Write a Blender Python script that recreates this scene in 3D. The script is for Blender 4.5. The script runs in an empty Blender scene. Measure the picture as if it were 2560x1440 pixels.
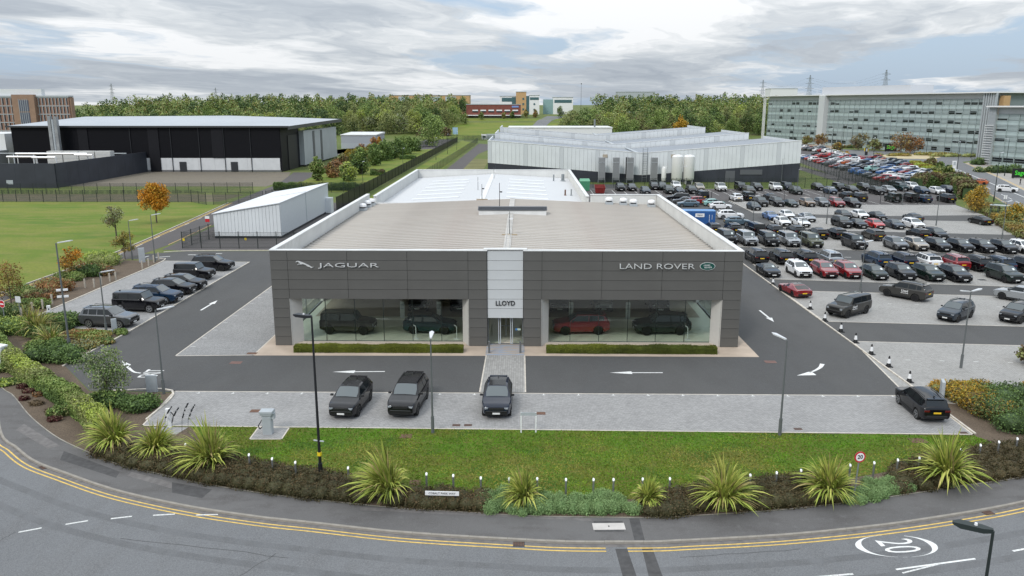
import bpy, bmesh, math, random
import numpy as np
from mathutils import Vector, Matrix
R = math.radians
random.seed(7)
rng = np.random.default_rng(7)
S = bpy.context.scene
C = S.collection

# ---------------------------------------------------------------- camera
cam_d = bpy.data.cameras.new('camera'); cam = bpy.data.objects.new('camera', cam_d); C.objects.link(cam)
cam_d.lens = 28.0; cam_d.sensor_width = 36.0; cam_d.clip_start = 0.5; cam_d.clip_end = 12000
cam.location = (0, 0, 20); cam.rotation_euler = (R(90 - 13.0), 0, R(0.8))
S.camera = cam

# ---------------------------------------------------------------- world: pale sky behind broken stratocumulus
SUN_EL, SUN_AZ = 42.0, -150.0          # veiled sun behind the camera on the left, azimuth from +Y towards +X
W = bpy.data.worlds.new('World'); S.world = W; W.use_nodes = True
nt = W.node_tree; nt.nodes.clear()
def wn(t, **k):
    n = nt.nodes.new(t)
    for a, b in k.items(): setattr(n, a, b)
    return n
def wl(a, b): nt.links.new(a, b)
def wmath(op, a, b=None, c=None):
    n = wn('ShaderNodeMath', operation=op)
    for i, v in enumerate((a, b, c)):
        if v is None: continue
        if isinstance(v, (int, float)): n.inputs[i].default_value = v
        else: wl(v, n.inputs[i])
    return n.outputs[0]
sky = wn('ShaderNodeTexSky', sky_type='NISHITA', sun_disc=False, sun_elevation=R(SUN_EL), sun_rotation=R(SUN_AZ), air_density=1.0, dust_density=1.5, ozone_density=1.0)
tc = wn('ShaderNodeTexCoord'); sx = wn('ShaderNodeSeparateXYZ'); wl(tc.outputs['Generated'], sx.inputs[0])
zc = wmath('ADD', wmath('MAXIMUM', sx.outputs['Z'], 0.0), 0.075)
u = wmath('DIVIDE', sx.outputs['X'], zc); v = wmath('DIVIDE', sx.outputs['Y'], zc)
uv0 = wn('ShaderNodeCombineXYZ'); wl(wmath('MULTIPLY', u, 0.95), uv0.inputs[0]); wl(wmath('ADD', wmath('MULTIPLY', v, 0.72), wmath('MULTIPLY', u, -0.30)), uv0.inputs[1])
# puffy edges: warp the cloud plane with a finer noise
wz = wn('ShaderNodeTexNoise'); wz.inputs['Scale'].default_value = 1.1; wz.inputs['Detail'].default_value = 4; wl(uv0.outputs[0], wz.inputs['Vector'])
wv = wn('ShaderNodeVectorMath', operation='MULTIPLY_ADD'); wl(wz.outputs['Color'], wv.inputs[0]); wv.inputs[1].default_value = (2.2, 2.2, 0); wl(uv0.outputs[0], wv.inputs[2])
uv = wv
def wnoise(scale, detail, rough, off):
    m = wn('ShaderNodeMapping'); m.inputs['Location'].default_value = off; wl(uv.outputs[0], m.inputs[0])
    n = wn('ShaderNodeTexNoise'); n.inputs['Scale'].default_value = scale; n.inputs['Detail'].default_value = detail
    n.inputs['Roughness'].default_value = rough; wl(m.outputs[0], n.inputs['Vector']); return n.outputs['Fac']
def wramp(fac, stops):
    r = wn('ShaderNodeValToRGB'); e = r.color_ramp.elements
    while len(e) < len(stops): e.new(0.5)
    for q, (p, c) in zip(e, stops): q.position = p; q.color = (*c, 1) if len(c) == 3 else c
    wl(fac, r.inputs[0]); return r.outputs[0]
cover = wramp(wnoise(0.34, 10, 0.57, (11.4, 3.9, 0)), [(0.41, (0, 0, 0)), (0.485, (1, 1, 1))])
shade = wramp(wnoise(0.34, 10, 0.60, (2.3, 7.2, 3)), [(0.36, (4.1, 4.6, 5.25)), (0.45, (5.3, 5.8, 6.35)), (0.51, (7.0, 7.4, 7.75)), (0.57, (9.2, 9.4, 9.6))])
skyl = wn('ShaderNodeMix', data_type='RGBA', blend_type='MIX'); skyl.inputs[0].default_value = 0.8
wl(sky.outputs[0], skyl.inputs['A']); skyl.inputs['B'].default_value = (4.9, 6.2, 7.9, 1)
mixc = wn('ShaderNodeMix', data_type='RGBA'); wl(cover, mixc.inputs[0]); wl(skyl.outputs['Result'], mixc.inputs['A']); wl(shade, mixc.inputs['B'])
# overcast sky: the zenith is brighter than the horizon
grad = wmath('ADD', wmath('MULTIPLY', wmath('MAXIMUM', sx.outputs['Z'], 0.0), 1.4), 0.95)
gm = wn('ShaderNodeVectorMath', operation='SCALE'); wl(mixc.outputs['Result'], gm.inputs[0]); wl(grad, gm.inputs['Scale'])
bg = wn('ShaderNodeBackground'); bg.inputs['Strength'].default_value = 0.10; wl(gm.outputs[0], bg.inputs['Color'])
wo = wn('ShaderNodeOutputWorld'); wl(bg.outputs[0], wo.inputs['Surface'])

sd = bpy.data.lights.new('sun', 'SUN'); so = bpy.data.objects.new('sun', sd); C.objects.link(so)
sd.energy = 1.5; sd.angle = R(12); sd.color = (1.0, 0.965, 0.91)
az = R(SUN_AZ); el = R(SUN_EL)
so.rotation_euler = (-Vector((math.sin(az)*math.cos(el), math.cos(az)*math.cos(el), math.sin(el)))).to_track_quat('-Z', 'Y').to_euler()
so.location = (-40, -60, 90)
S.view_settings.view_transform = 'Standard'; S.view_settings.look = 'None'; S.view_settings.gamma = 1.0
S.view_settings.use_curve_mapping = False; S.view_settings.exposure = -0.04
S.render.engine = 'CYCLES'
S.cycles.max_bounces = 8; S.cycles.diffuse_bounces = 6; S.cycles.transparent_max_bounces = 12; S.cycles.caustics_reflective = False; S.cycles.caustics_refractive = False

# ---------------------------------------------------------------- survey: photograph (2560 x 1440) to places on the ground
_F = 1991.1; _T = R(13.0); _Y = R(0.8)
_fw = Vector((-math.sin(_Y)*math.cos(_T), math.cos(_Y)*math.cos(_T), -math.sin(_T)))
_rt = Vector((math.cos(_Y), math.sin(_Y), 0)); _up = _rt.cross(_fw)
def P(px, py, z=0.0):
    d = _fw + _rt*((px-1280)/_F) - _up*((py-720)/_F); t = (z-20.0)/d.z
    return (d.x*t, d.y*t)
def ZZ(px, py, x, y):
    d = _fw + _rt*((px-1280)/_F) - _up*((py-720)/_F); t = math.hypot(x, y)/math.hypot(d.x, d.y); return 20.0+d.z*t

# ---------------------------------------------------------------- materials
MATS = {}
def mat(name, col, rough=0.7, metal=0.0, vary=0.0, vscale=3.0, bump=0.0, bscale=40.0, spec=0.5, coat=0.0, col2=None, detail=4.0, trans=0.0):
    if name in MATS: return MATS[name]
    m = bpy.data.materials.new(name); m.use_nodes = True; n = m.node_tree.nodes; L = m.node_tree.links
    b = n['Principled BSDF']
    b.inputs['Base Color'].default_value = (*col, 1); b.inputs['Roughness'].default_value = rough; b.inputs['Metallic'].default_value = metal
    b.inputs['Specular IOR Level'].default_value = spec
    if coat: b.inputs['Coat Weight'].default_value = coat; b.inputs['Coat Roughness'].default_value = 0.04
    t = None
    if vary or col2 or bump: t = n.new('ShaderNodeTexCoord')
    if vary or col2:
        z = n.new('ShaderNodeTexNoise'); z.inputs['Scale'].default_value = vscale; z.inputs['Detail'].default_value = detail; L.new(t.outputs['Object'], z.inputs['Vector'])
        r = n.new('ShaderNodeValToRGB'); r.color_ramp.elements[0].position = 0.32; r.color_ramp.elements[1].position = 0.68
        c2 = col2 or tuple(min(1, c*(1+vary)) for c in col); c1 = col if col2 else tuple(c*(1-vary) for c in col)
        r.color_ramp.elements[0].color = (*c1, 1); r.color_ramp.elements[1].color = (*c2, 1)
        L.new(z.outputs['Fac'], r.inputs[0]); L.new(r.outputs[0], b.inputs['Base Color'])
    if bump:
        z = n.new('ShaderNodeTexNoise'); z.inputs['Scale'].default_value = bscale; z.inputs['Detail'].default_value = 3; L.new(t.outputs['Object'], z.inputs['Vector'])
        bp = n.new('ShaderNodeBump'); bp.inputs['Strength'].default_value = bump; bp.inputs['Distance'].default_value = 0.02
        L.new(z.outputs['Fac'], bp.inputs['Height']); L.new(bp.outputs[0], b.inputs['Normal'])
    MATS[name] = m; return m
def layered(name, layers, rough=0.9, bump=0.0, bscale=60.0, base=(0.1, 0.1, 0.1), spec=0.3):
    """several noise octaves mixed: layers = [(scale, lo, hi, colour, factor, stretch)]"""
    if name in MATS: return MATS[name]
    m = bpy.data.materials.new(name); m.use_nodes = True; n = m.node_tree.nodes; L = m.node_tree.links; b = n['Principled BSDF']
    t = n.new('ShaderNodeTexCoord'); cur = None
    for sc, lo, hi, c, f, st in layers:
        mp = n.new('ShaderNodeMapping'); mp.inputs['Scale'].default_value = st; L.new(t.outputs['Object'], mp.inputs[0])
        z = n.new('ShaderNodeTexNoise'); z.inputs['Scale'].default_value = sc; z.inputs['Detail'].default_value = 5; L.new(mp.outputs[0], z.inputs['Vector'])
        r = n.new('ShaderNodeMapRange'); r.inputs['From Min'].default_value = lo; r.inputs['From Max'].default_value = hi; r.inputs['To Max'].default_value = f
        L.new(z.outputs['Fac'], r.inputs['Value'])
        mx = n.new('ShaderNodeMix'); mx.data_type = 'RGBA'; L.new(r.outputs[0], mx.inputs[0])
        if cur is None: mx.inputs['A'].default_value = (*base, 1)
        else: L.new(cur, mx.inputs['A'])
        mx.inputs['B'].default_value = (*c, 1); cur = mx.outputs['Result']
    L.new(cur, b.inputs['Base Color']); b.inputs['Roughness'].default_value = rough; b.inputs['Specular IOR Level'].default_value = spec
    if bump:
        z = n.new('ShaderNodeTexNoise'); z.inputs['Scale'].default_value = bscale; z.inputs['Detail'].default_value = 3; L.new(t.outputs['Object'], z.inputs['Vector'])
        bp = n.new('ShaderNodeBump'); bp.inputs['Strength'].default_value = bump; bp.inputs['Distance'].default_value = 0.03
        L.new(z.outputs['Fac'], bp.inputs['Height']); L.new(bp.outputs[0], b.inputs['Normal'])
    MATS[name] = m; return m
def paving(name, c1, c2, mortar, bw=0.2, bh=0.1, rot=0.0, ms=0.008):
    if name in MATS: return MATS[name]
    m = bpy.data.materials.new(name); m.use_nodes = True; n = m.node_tree.nodes; L = m.node_tree.links; b = n['Principled BSDF']
    t = n.new('ShaderNodeTexCoord'); mp = n.new('ShaderNodeMapping'); mp.inputs['Rotation'].default_value = (0, 0, rot); L.new(t.outputs['Object'], mp.inputs[0])
    k = n.new('ShaderNodeTexBrick'); k.inputs['Scale'].default_value = 1.0; k.inputs['Brick Width'].default_value = bw; k.inputs['Row Height'].default_value = bh
    k.inputs['Mortar Size'].default_value = ms; k.inputs['Mortar Smooth'].default_value = 0.3; k.inputs['Color1'].default_value = (*c1, 1); k.inputs['Color2'].default_value = (*c2, 1); k.inputs['Mortar'].default_value = (*mortar, 1)
    L.new(mp.outputs[0], k.inputs['Vector'])
    z = n.new('ShaderNodeTexNoise'); z.inputs['Scale'].default_value = 0.35; z.inputs['Detail'].default_value = 6; L.new(t.outputs['Object'], z.inputs['Vector'])
    r = n.new('ShaderNodeMapRange'); r.inputs['From Min'].default_value = 0.3; r.inputs['From Max'].default_value = 0.7; r.inputs['To Min'].default_value = 0.92; r.inputs['To Max'].default_value = 1.06; L.new(z.outputs['Fac'], r.inputs['Value'])
    mx = n.new('ShaderNodeMix'); mx.data_type = 'RGBA'; mx.blend_type = 'MULTIPLY'; mx.inputs[0].default_value = 1.0
    z2 = n.new('ShaderNodeTexNoise'); z2.inputs['Scale'].default_value = 0.9; z2.inputs['Detail'].default_value = 4; L.new(t.outputs['Object'], z2.inputs['Vector'])
    r2 = n.new('ShaderNodeMapRange'); r2.inputs['From Min'].default_value = 0.60; r2.inputs['From Max'].default_value = 0.74; r2.inputs['To Min'].default_value = 1.0; r2.inputs['To Max'].default_value = 0.86; L.new(z2.outputs['Fac'], r2.inputs['Value'])
    mu = n.new('ShaderNodeMath'); mu.operation = 'MULTIPLY'; L.new(r.outputs[0], mu.inputs[0]); L.new(r2.outputs[0], mu.inputs[1])
    L.new(k.outputs['Color'], mx.inputs['A']); L.new(mu.outputs[0], mx.inputs['B']); L.new(mx.outputs['Result'], b.inputs['Base Color'])
    b.inputs['Roughness'].default_value = 0.85; b.inputs['Specular IOR Level'].default_value = 0.3
    bp = n.new('ShaderNodeBump'); bp.inputs['Strength'].default_value = 0.25; bp.inputs['Distance'].default_value = 0.006; bp.invert = True
    L.new(k.outputs['Fac'], bp.inputs['Height']); L.new(bp.outputs[0], b.inputs['Normal'])
    MATS[name] = m; return m
def glass(name, tint=(0.8, 0.9, 0.86), refl=1.0, rough=0.02, base=0.06):
    if name in MATS: return MATS[name]
    m = bpy.data.materials.new(name); m.use_nodes = True; n = m.node_tree.nodes; L = m.node_tree.links; n.clear()
    o = n.new('ShaderNodeOutputMaterial'); t = n.new('ShaderNodeBsdfTransparent'); t.inputs[0].default_value = (*tint, 1)
    g = n.new('ShaderNodeBsdfGlossy'); g.inputs['Roughness'].default_value = rough; g.inputs[0].default_value = (refl, refl, refl, 1)
    lw = n.new('ShaderNodeLayerWeight'); lw.inputs[0].default_value = 0.5; pw = n.new('ShaderNodeMath'); pw.operation = 'POWER'; pw.inputs[1].default_value = 5.0; L.new(lw.outputs['Facing'], pw.inputs[0])
    f = n.new('ShaderNodeMath'); f.operation = 'MULTIPLY_ADD'; f.inputs[1].default_value = 0.9; f.inputs[2].default_value = 0.05; L.new(pw.outputs[0], f.inputs[0])
    x = n.new('ShaderNodeMixShader'); L.new(f.outputs[0], x.inputs[0]); L.new(t.outputs[0], x.inputs[1]); L.new(g.outputs[0], x.inputs[2]); L.new(x.outputs[0], o.inputs[0])
    MATS[name] = m; return m

tarmac = layered('tarmac', [(0.12, .35, .65, (0.090, 0.088, 0.085), 0.9, (1, .5, 1)), (0.5, .45, .7, (0.064, 0.062, 0.060), 0.6, (1, .4, 1)), (2.2, .56, .72, (0.098, 0.096, 0.094), 0.5, (1, 1, 1)), (28, .42, .62, (0.13, 0.13, 0.13), 0.55, (1, 1, 1))], base=(0.071, 0.071, 0.071), bump=0.3, bscale=70)
tarmac_old = layered('tarmac_old', [(0.15, .35, .65, (0.098, 0.09, 0.088), 0.8, (1, 1, 1)), (0.9, .5, .75, (0.075, 0.068, 0.066), 0.6, (1, 1, 1)), (25, .42, .62, (0.14, 0.13, 0.128), 0.5, (1, 1, 1))], base=(0.085, 0.078, 0.077), bump=0.3)
road_m = layered('road_tarmac', [(0.10, .35, .65, (0.170, 0.174, 0.180), 0.8, (1, .35, 1)), (0.7, .48, .72, (0.125, 0.124, 0.125), 0.7, (1, .3, 1)), (22, .40, .62, (0.235, 0.24, 0.245), 0.6, (1, 1, 1)), (34, .55, .7, (0.07, 0.07, 0.07), 0.6, (1, 1, 1))], base=(0.140, 0.143, 0.148), bump=0.45, bscale=55)
path_m = layered('footway_tarmac', [(0.22, .35, .65, (0.135, 0.130, 0.128), 0.9, (.4, 1, 1)), (1.1, .5, .7, (0.085, 0.078, 0.076), 0.8, (.5, 1, 1)), (2.6, .58, .75, (0.16, 0.158, 0.155), 0.6, (1, 1, 1)), (26, .42, .62, (0.17, 0.167, 0.163), 0.45, (1, 1, 1))], base=(0.108, 0.103, 0.101), bump=0.35)
lawn_m = layered('lawn_grass', [(0.22, .42, .60, (0.120, 0.125, 0.016), 1.0, (1, 1.3, 1)), (0.8, .50, .66, (0.165, 0.140, 0.034), 0.85, (1, 1.6, 1)), (0.33, .54, .64, (0.030, 0.100, 0.004), 0.9, (1, 1.2, 1)), (5, .42, .62, (0.040, 0.085, 0.006), 0.55, (1, .8, 1)), (16, .46, .62, (0.115, 0.130, 0.020), 0.5, (1, .7, 1)), (40, .45, .65, (0.035, 0.070, 0.005), 0.5, (1, 1, 1))], base=(0.090, 0.175, 0.009), bump=1.0, bscale=14)
field_m = layered('field_grass', [(0.045, .38, .62, (0.185, 0.205, 0.030), 1.0, (1, 2.6, 1)), (0.2, .46, .7, (0.235, 0.21, 0.055), 0.8, (1, 2, 1)), (0.11, .55, .7, (0.075, 0.150, 0.014), 0.7, (1, 2, 1)), (2.5, .35, .65, (0.085, 0.125, 0.022), 0.45, (1, 1, 1))], base=(0.105, 0.172, 0.010), bump=0.5, bscale=4)
rough_m = layered('rough_grass', [(0.012, .38, .62, (0.13, 0.16, 0.04), 0.9, (1, 1, 1)), (0.08, .46, .7, (0.20, 0.18, 0.08), 0.6, (1, 1, 1)), (1.2, .35, .65, (0.07, 0.10, 0.02), 0.5, (1, 1, 1))], base=(0.095, 0.135, 0.025))
soil_m = layered('bark_soil', [(0.8, .4, .65, (0.155, 0.115, 0.08), 0.8, (1, 1, 1)), (9, .45, .62, (0.06, 0.045, 0.033), 0.7, (1, 1, 1)), (30, .5, .64, (0.24, 0.19, 0.14), 0.5, (1, 1, 1))], base=(0.115, 0.085, 0.06), bump=0.8, bscale=25)
gravel_m = layered('gravel', [(0.05, .38, .62, (0.165, 0.142, 0.105), 0.9, (1, 3, 1)), (0.3, .5, .7, (0.12, 0.105, 0.085), 0.7, (1, 2, 1)), (3, .45, .62, (0.23, 0.20, 0.16), 0.6, (1, 1, 1))], base=(0.155, 0.135, 0.105))
pave_m = paving('block_paving', (0.285, 0.28, 0.275), (0.38, 0.373, 0.365), (0.15, 0.145, 0.14), ms=.010)
pave_r = paving('block_paving_east', (0.315, 0.305, 0.288), (0.405, 0.393, 0.372), (0.17, 0.165, 0.158), ms=.010)
pave_p = paving('path_paving', (0.29, 0.28, 0.265), (0.36, 0.35, 0.33), (0.14, 0.135, 0.13), bw=0.36, bh=0.17, rot=R(90))
apron_m = mat('resin_apron', (0.46, 0.37, 0.29), 0.8, vary=0.12, vscale=0.6)
edge_m = mat('pale_edging', (0.56, 0.51, 0.44), 0.8, vary=0.15, vscale=2.0)
kerb_m = mat('concrete_kerb', (0.30, 0.275, 0.24), 0.85, vary=0.25, vscale=1.3, bump=0.2)
white_p = mat('white_road_paint', (0.72, 0.72, 0.70), 0.7, vary=0.1, vscale=6)
worn_p = mat('worn_white_paint', (0.62, 0.62, 0.60), 0.7, vary=0.3, vscale=9)
yellow_p = mat('yellow_road_paint', (0.66, 0.44, 0.11), 0.7, vary=0.2, vscale=5)
patch_m = mat('tarmac_patch', (0.070, 0.068, 0.068), 0.9, vary=0.2, vscale=3, bump=0.2)
patch_l = mat('pale_patch', (0.155, 0.145, 0.14), 0.9, vary=0.2, vscale=3, bump=0.2)
rust_m = mat('rusty_iron', (0.14, 0.075, 0.05), 0.85, vary=0.3, vscale=8)
panel_m = mat('charcoal_panel', (0.106, 0.103, 0.096), 0.42, vary=0.09, vscale=0.35)
lpanel_m = mat('silver_panel', (0.54, 0.555, 0.56), 0.4, vary=0.04, vscale=0.5)
clad_w = mat('white_cladding', (0.66, 0.66, 0.64), 0.5, vary=0.06, vscale=0.4)
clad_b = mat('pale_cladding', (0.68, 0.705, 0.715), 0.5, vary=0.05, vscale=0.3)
coping_m = mat('coping', (0.70, 0.70, 0.69), 0.5, vary=0.08, vscale=0.8)
black_m = mat('black_cladding', (0.007, 0.007, 0.010), 0.5, vary=0.2, vscale=0.2, spec=0.2)
slate_m = mat('slate_cladding', (0.030, 0.034, 0.045), 0.6, vary=0.15, vscale=0.3)
dark_m = mat('dark_metal', (0.018, 0.020, 0.024), 0.5)
green_pole = mat('dark_green_steel', (0.014, 0.022, 0.020), 0.5)
steel_m = mat('galvanised_steel', (0.26, 0.28, 0.29), 0.45, metal=0.5, vary=0.1)
grey_pole = mat('grey_paint_pole', (0.115, 0.125, 0.125), 0.5)
lgrey = mat('light_grey_paint', (0.40, 0.43, 0.45), 0.5, vary=0.06)
white_m = mat('white_paint', (0.78, 0.78, 0.78), 0.5)
chrome = mat('polished_steel', (0.86, 0.86, 0.86), 0.3, metal=0.55)
black_p = mat('black_plastic', (0.010, 0.010, 0.011), 0.55)
rubber = mat('tyre_rubber', (0.012, 0.012, 0.012), 0.85)
alloy = mat('alloy_rim', (0.42, 0.43, 0.44), 0.35, metal=0.8)
darkrim = mat('dark_rim', (0.022, 0.022, 0.024), 0.35, metal=0.3)
carglass = mat('car_glass', (0.010, 0.013, 0.015), 0.05, spec=0.5)
screenglass = mat('windscreen_glass', (0.075, 0.092, 0.098), 0.05, spec=0.9)  # paler than the side glass: sky reflection and cabin painted into the base colour
lampglass = mat('lamp_glass', (0.27, 0.29, 0.31), 0.1, spec=0.8)
redlamp = mat('red_lamp', (0.10, 0.006, 0.006), 0.12)
plate_w = mat('white_plate', (0.72, 0.72, 0.70), 0.5)
plate_y = mat('yellow_plate', (0.75, 0.48, 0.02), 0.5)
red_p = mat('red_paint', (0.50, 0.012, 0.02), 0.45)
green_badge = mat('green_badge', (0.006, 0.07, 0.055), 0.35)
blue_box = mat('blue_container', (0.022, 0.10, 0.30), 0.5, vary=0.12)
green_box = mat('green_container', (0.055, 0.24, 0.13), 0.55, vary=0.12)
brick_red = mat('red_brick', (0.20, 0.065, 0.05), 0.85, vary=0.12, vscale=0.4)
brick_tan = mat('tan_brick', (0.29, 0.185, 0.13), 0.85, vary=0.1, vscale=0.4)
tan_stone = mat('tan_stone', (0.52, 0.33, 0.16), 0.8, vary=0.05)
sand_m = mat('sandy_planting', (0.50, 0.42, 0.26), 0.95, vary=0.2, vscale=0.5)
win_dark = mat('dark_window', (0.016, 0.020, 0.024), 0.08, spec=0.8)
aqua = mat('frosted_aqua_glass', (0.47, 0.56, 0.56), 0.22, vary=0.08, vscale=0.25, spec=0.6)
aqua2 = mat('aqua_blind_glass', (0.36, 0.425, 0.43), 0.16, vary=0.10, vscale=0.25, spec=0.6)
lime = mat('lime_letter', (0.08, 0.75, 0.05), 0.5)
yel_bin = mat('yellow_bin', (0.75, 0.55, 0.02), 0.5)
bark = mat('bark', (0.10, 0.080, 0.062), 0.9, vary=0.25, vscale=3)
show_glass = glass('showroom_glass', (0.87, 0.915, 0.885))
inner_floor = mat('showroom_floor', (0.80, 0.77, 0.66), 0.3, vary=0.03)
inner_wall = mat('showroom_wall', (0.66, 0.60, 0.53), 0.7)
def leaf(name, col):
    m = mat(name, tuple(c*0.75 for c in col), 0.6, vary=0.0, col2=tuple(c*1.25 for c in col), vscale=0.8, spec=0.25)
    return m

# ---------------------------------------------------------------- mesh builder
class MB:
    def __init__(s): s.v = []; s.f = []; s.m = []
    def add(s, vs, fs, mi=0):
        o = len(s.v); s.v += [tuple(p) for p in vs]
        for f in fs: s.f.append(tuple(i+o for i in f)); s.m.append(mi)
        return s
    def box(s, x0, x1, y0, y1, z0, z1, mi=0, M=None):
        vs = [(x0,y0,z0),(x1,y0,z0),(x1,y1,z0),(x0,y1,z0),(x0,y0,z1),(x1,y0,z1),(x1,y1,z1),(x0,y1,z1)]
        if M is not None: vs = [tuple(M @ Vector(p)) for p in vs]
        return s.add(vs, [(0,3,2,1),(4,5,6,7),(0,1,5,4),(1,2,6,5),(2,3,7,6),(3,0,4,7)], mi)
    def bbox(s, x0, x1, y0, y1, z0, z1, b=0.02, mi=0):
        """box with chamfered vertical edges and top"""
        vs = []
        for z, i in ((z0, 0), (z1-b, 0), (z1, b)):
            for (x, y, sx_, sy_) in ((x0,y0,1,1),(x1,y0,-1,1),(x1,y1,-1,-1),(x0,y1,1,-1)):
                vs += [(x+sx_*(b+i), y+sy_*i, z), (x+sx_*i, y+sy_*(b+i), z)]
        o = []
        for k in range(4): o.append((vs[2*k+1], vs[2*k]))
        fs = []; ring = [1,0,2,3,5,4,6,7] if False else [0,2,3,5,4,6,7,1]
        ring = [0, 2, 3, 5, 4, 6, 7, 1]
        # order the eight corner points around the outline
        ring = [1, 0, 2, 3, 5, 4, 6, 7]
        pts = []
        for lv in range(3):
            P8 = vs[lv*8:lv*8+8]; pts += [P8[1], P8[0], P8[2], P8[3], P8[5], P8[4], P8[6], P8[7]]
        for lv in range(2):
            for k in range(8):
                a = lv*8+k; b_ = lv*8+(k+1) % 8; fs.append((a, b_, b_+8, a+8))
        fs.append(tuple(range(16, 24))); fs.append(tuple(range(7, -1, -1)))
        return s.add(pts, fs, mi)
    def tube(s, p0, p1, r0, r1=None, n=8, mi=0, caps=True):
        r1 = r0 if r1 is None else r1
        p0 = Vector(p0); p1 = Vector(p1); d = (p1-p0).normalized()
        a = d.orthogonal().normalized(); b = d.cross(a)
        vs = []
        for p, r in ((p0, r0), (p1, r1)):
            for k in range(n):
                t = 2*math.pi*k/n; vs.append(p + a*(r*math.cos(t)) + b*(r*math.sin(t)))
        fs = [(k, (k+1) % n, n+(k+1) % n, n+k) for k in range(n)]
        if caps: fs += [tuple(range(n-1, -1, -1)), tuple(range(n, 2*n))]
        return s.add(vs, fs, mi)
    def path(s, pts, r, n=6, mi=0):
        for a, b in zip(pts[:-1], pts[1:]): s.tube(a, b, r, r, n, mi)
        return s
    def lathe(s, prof, n=16, mi=0, c=(0, 0)):
        vs = []
        for r, z in prof:
            for k in range(n): t = 2*math.pi*k/n; vs.append((c[0]+r*math.cos(t), c[1]+r*math.sin(t), z))
        fs = []
        for i in range(len(prof)-1):
            for k in range(n): fs.append((i*n+k, i*n+(k+1) % n, (i+1)*n+(k+1) % n, (i+1)*n+k))
        fs.append(tuple(range(n-1, -1, -1))); fs.append(tuple(range((len(prof)-1)*n, len(prof)*n)))
        return s.add(vs, fs, mi)
    def prism(s, pts, z0, z1, mi=0):
        """outline in x,y (counter-clockwise), z0 and z1 may be lists"""
        n = len(pts); a = [(p[0], p[1], z0) for p in pts]; b = [(p[0], p[1], z1) for p in pts]
        return s.add(a+b, [tuple(range(n-1, -1, -1)), tuple(range(n, 2*n))]+[(k, (k+1) % n, n+(k+1) % n, n+k) for k in range(n)], mi)
    def sheet(s, pts, z=0.0, mi=0):
        return s.add([(p[0], p[1], z) for p in pts], [tuple(range(len(pts)))], mi)
    def mesh(s, name, mats, smooth=None):
        me = bpy.data.meshes.new(name); me.from_pydata(s.v, [], s.f)
        for m in (mats if isinstance(mats, (list, tuple)) else [mats]): me.materials.append(m)
        if len(me.materials) > 1: me.polygons.foreach_set('material_index', s.m)
        if smooth is not None:
            me.polygons.foreach_set('use_smooth', [True]*len(me.polygons)); me.set_sharp_from_angle(angle=R(smooth))
        me.update(); return me
    def build(s, name, mats, parent=None, smooth=None, loc=(0, 0, 0), **k):
        return obj(name, s.mesh(name, mats, smooth), parent, loc, **k)
def tag(o, label=None, cat=None, group=None, kind=None):
    if label: o['label'] = label
    if cat: o['category'] = cat
    if group: o['group'] = group
    if kind: o['kind'] = kind
    return o
def obj(name, me, parent=None, loc=(0, 0, 0), rz=0.0, **k):
    o = bpy.data.objects.new(name, me); C.objects.link(o); o.location = loc
    if rz: o.rotation_euler = (0, 0, rz)
    if parent is not None: o.parent = parent
    return tag(o, **k)
def thing(name, label, cat, loc=(0, 0, 0), rz=0.0, group=None):
    o = bpy.data.objects.new(name, None); C.objects.link(o); o.location = loc; o.rotation_euler = (0, 0, rz)
    o.empty_display_size = 0.3
    return tag(o, label, cat, group)
def ccw(pts):
    a = sum(p[0]*q[1]-q[0]*p[1] for p, q in zip(pts, pts[1:]+pts[:1])); return pts if a > 0 else pts[::-1]
def flat(name, pts, z, m, kind='structure', parent=None, **k):
    """a ground sheet from an outline; concave outlines are triangulated"""
    pts = ccw([tuple(p[:2]) for p in pts]); bm = bmesh.new()
    f = bm.faces.new([bm.verts.new((p[0], p[1], z)) for p in pts]); f.normal_update(); bmesh.ops.triangulate(bm, faces=[f])
    me = bpy.data.meshes.new(name); bm.to_mesh(me); bm.free(); me.materials.append(m)
    return obj(name, me, parent, kind=kind if parent is None else None, **k)
def PP(*a): return [P(*p) for p in a]
def smooth_line(pts, step=1.0):
    """Catmull-Rom through points, resampled"""
    pts = [Vector((p[0], p[1], 0)) for p in pts]; q = [pts[0]*2-pts[1]]+pts+[pts[-1]*2-pts[-2]]; out = []
    for i in range(1, len(q)-2):
        n = max(2, int((q[i+1]-q[i]).length/step*2))
        for k in range(n):
            t = k/n; a, b, c, d = q[i-1], q[i], q[i+1], q[i+2]
            out.append(0.5*((2*b)+(c-a)*t+(2*a-5*b+4*c-d)*t*t+(3*b-a-3*c+d)*t**3))
    out.append(pts[-1])
    res = [out[0]]; acc = 0
    for a, b in zip(out[:-1], out[1:]):
        L = (b-a).length; s0 = 0
        while acc+L-s0 >= step:
            s0 += step-acc; acc = 0; res.append(a.lerp(b, s0/L))
        acc += L-s0
    return res
def offset(line, d):
    out = []
    for i, p in enumerate(line):
        t = (line[min(i+1, len(line)-1)]-line[max(i-1, 0)]).normalized(); out.append(p+Vector((-t.y, t.x, 0))*d)
    return out
def ribbon(mb, line, d0, d1, z, mi=0):
    a = offset(line, d0); b = offset(line, d1)
    for i in range(len(line)-1): mb.add([(a[i].x,a[i].y,z),(a[i+1].x,a[i+1].y,z),(b[i+1].x,b[i+1].y,z),(b[i].x,b[i].y,z)], [(0,1,2,3) if d1 > d0 else (3,2,1,0)], mi)
    return mb
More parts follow.
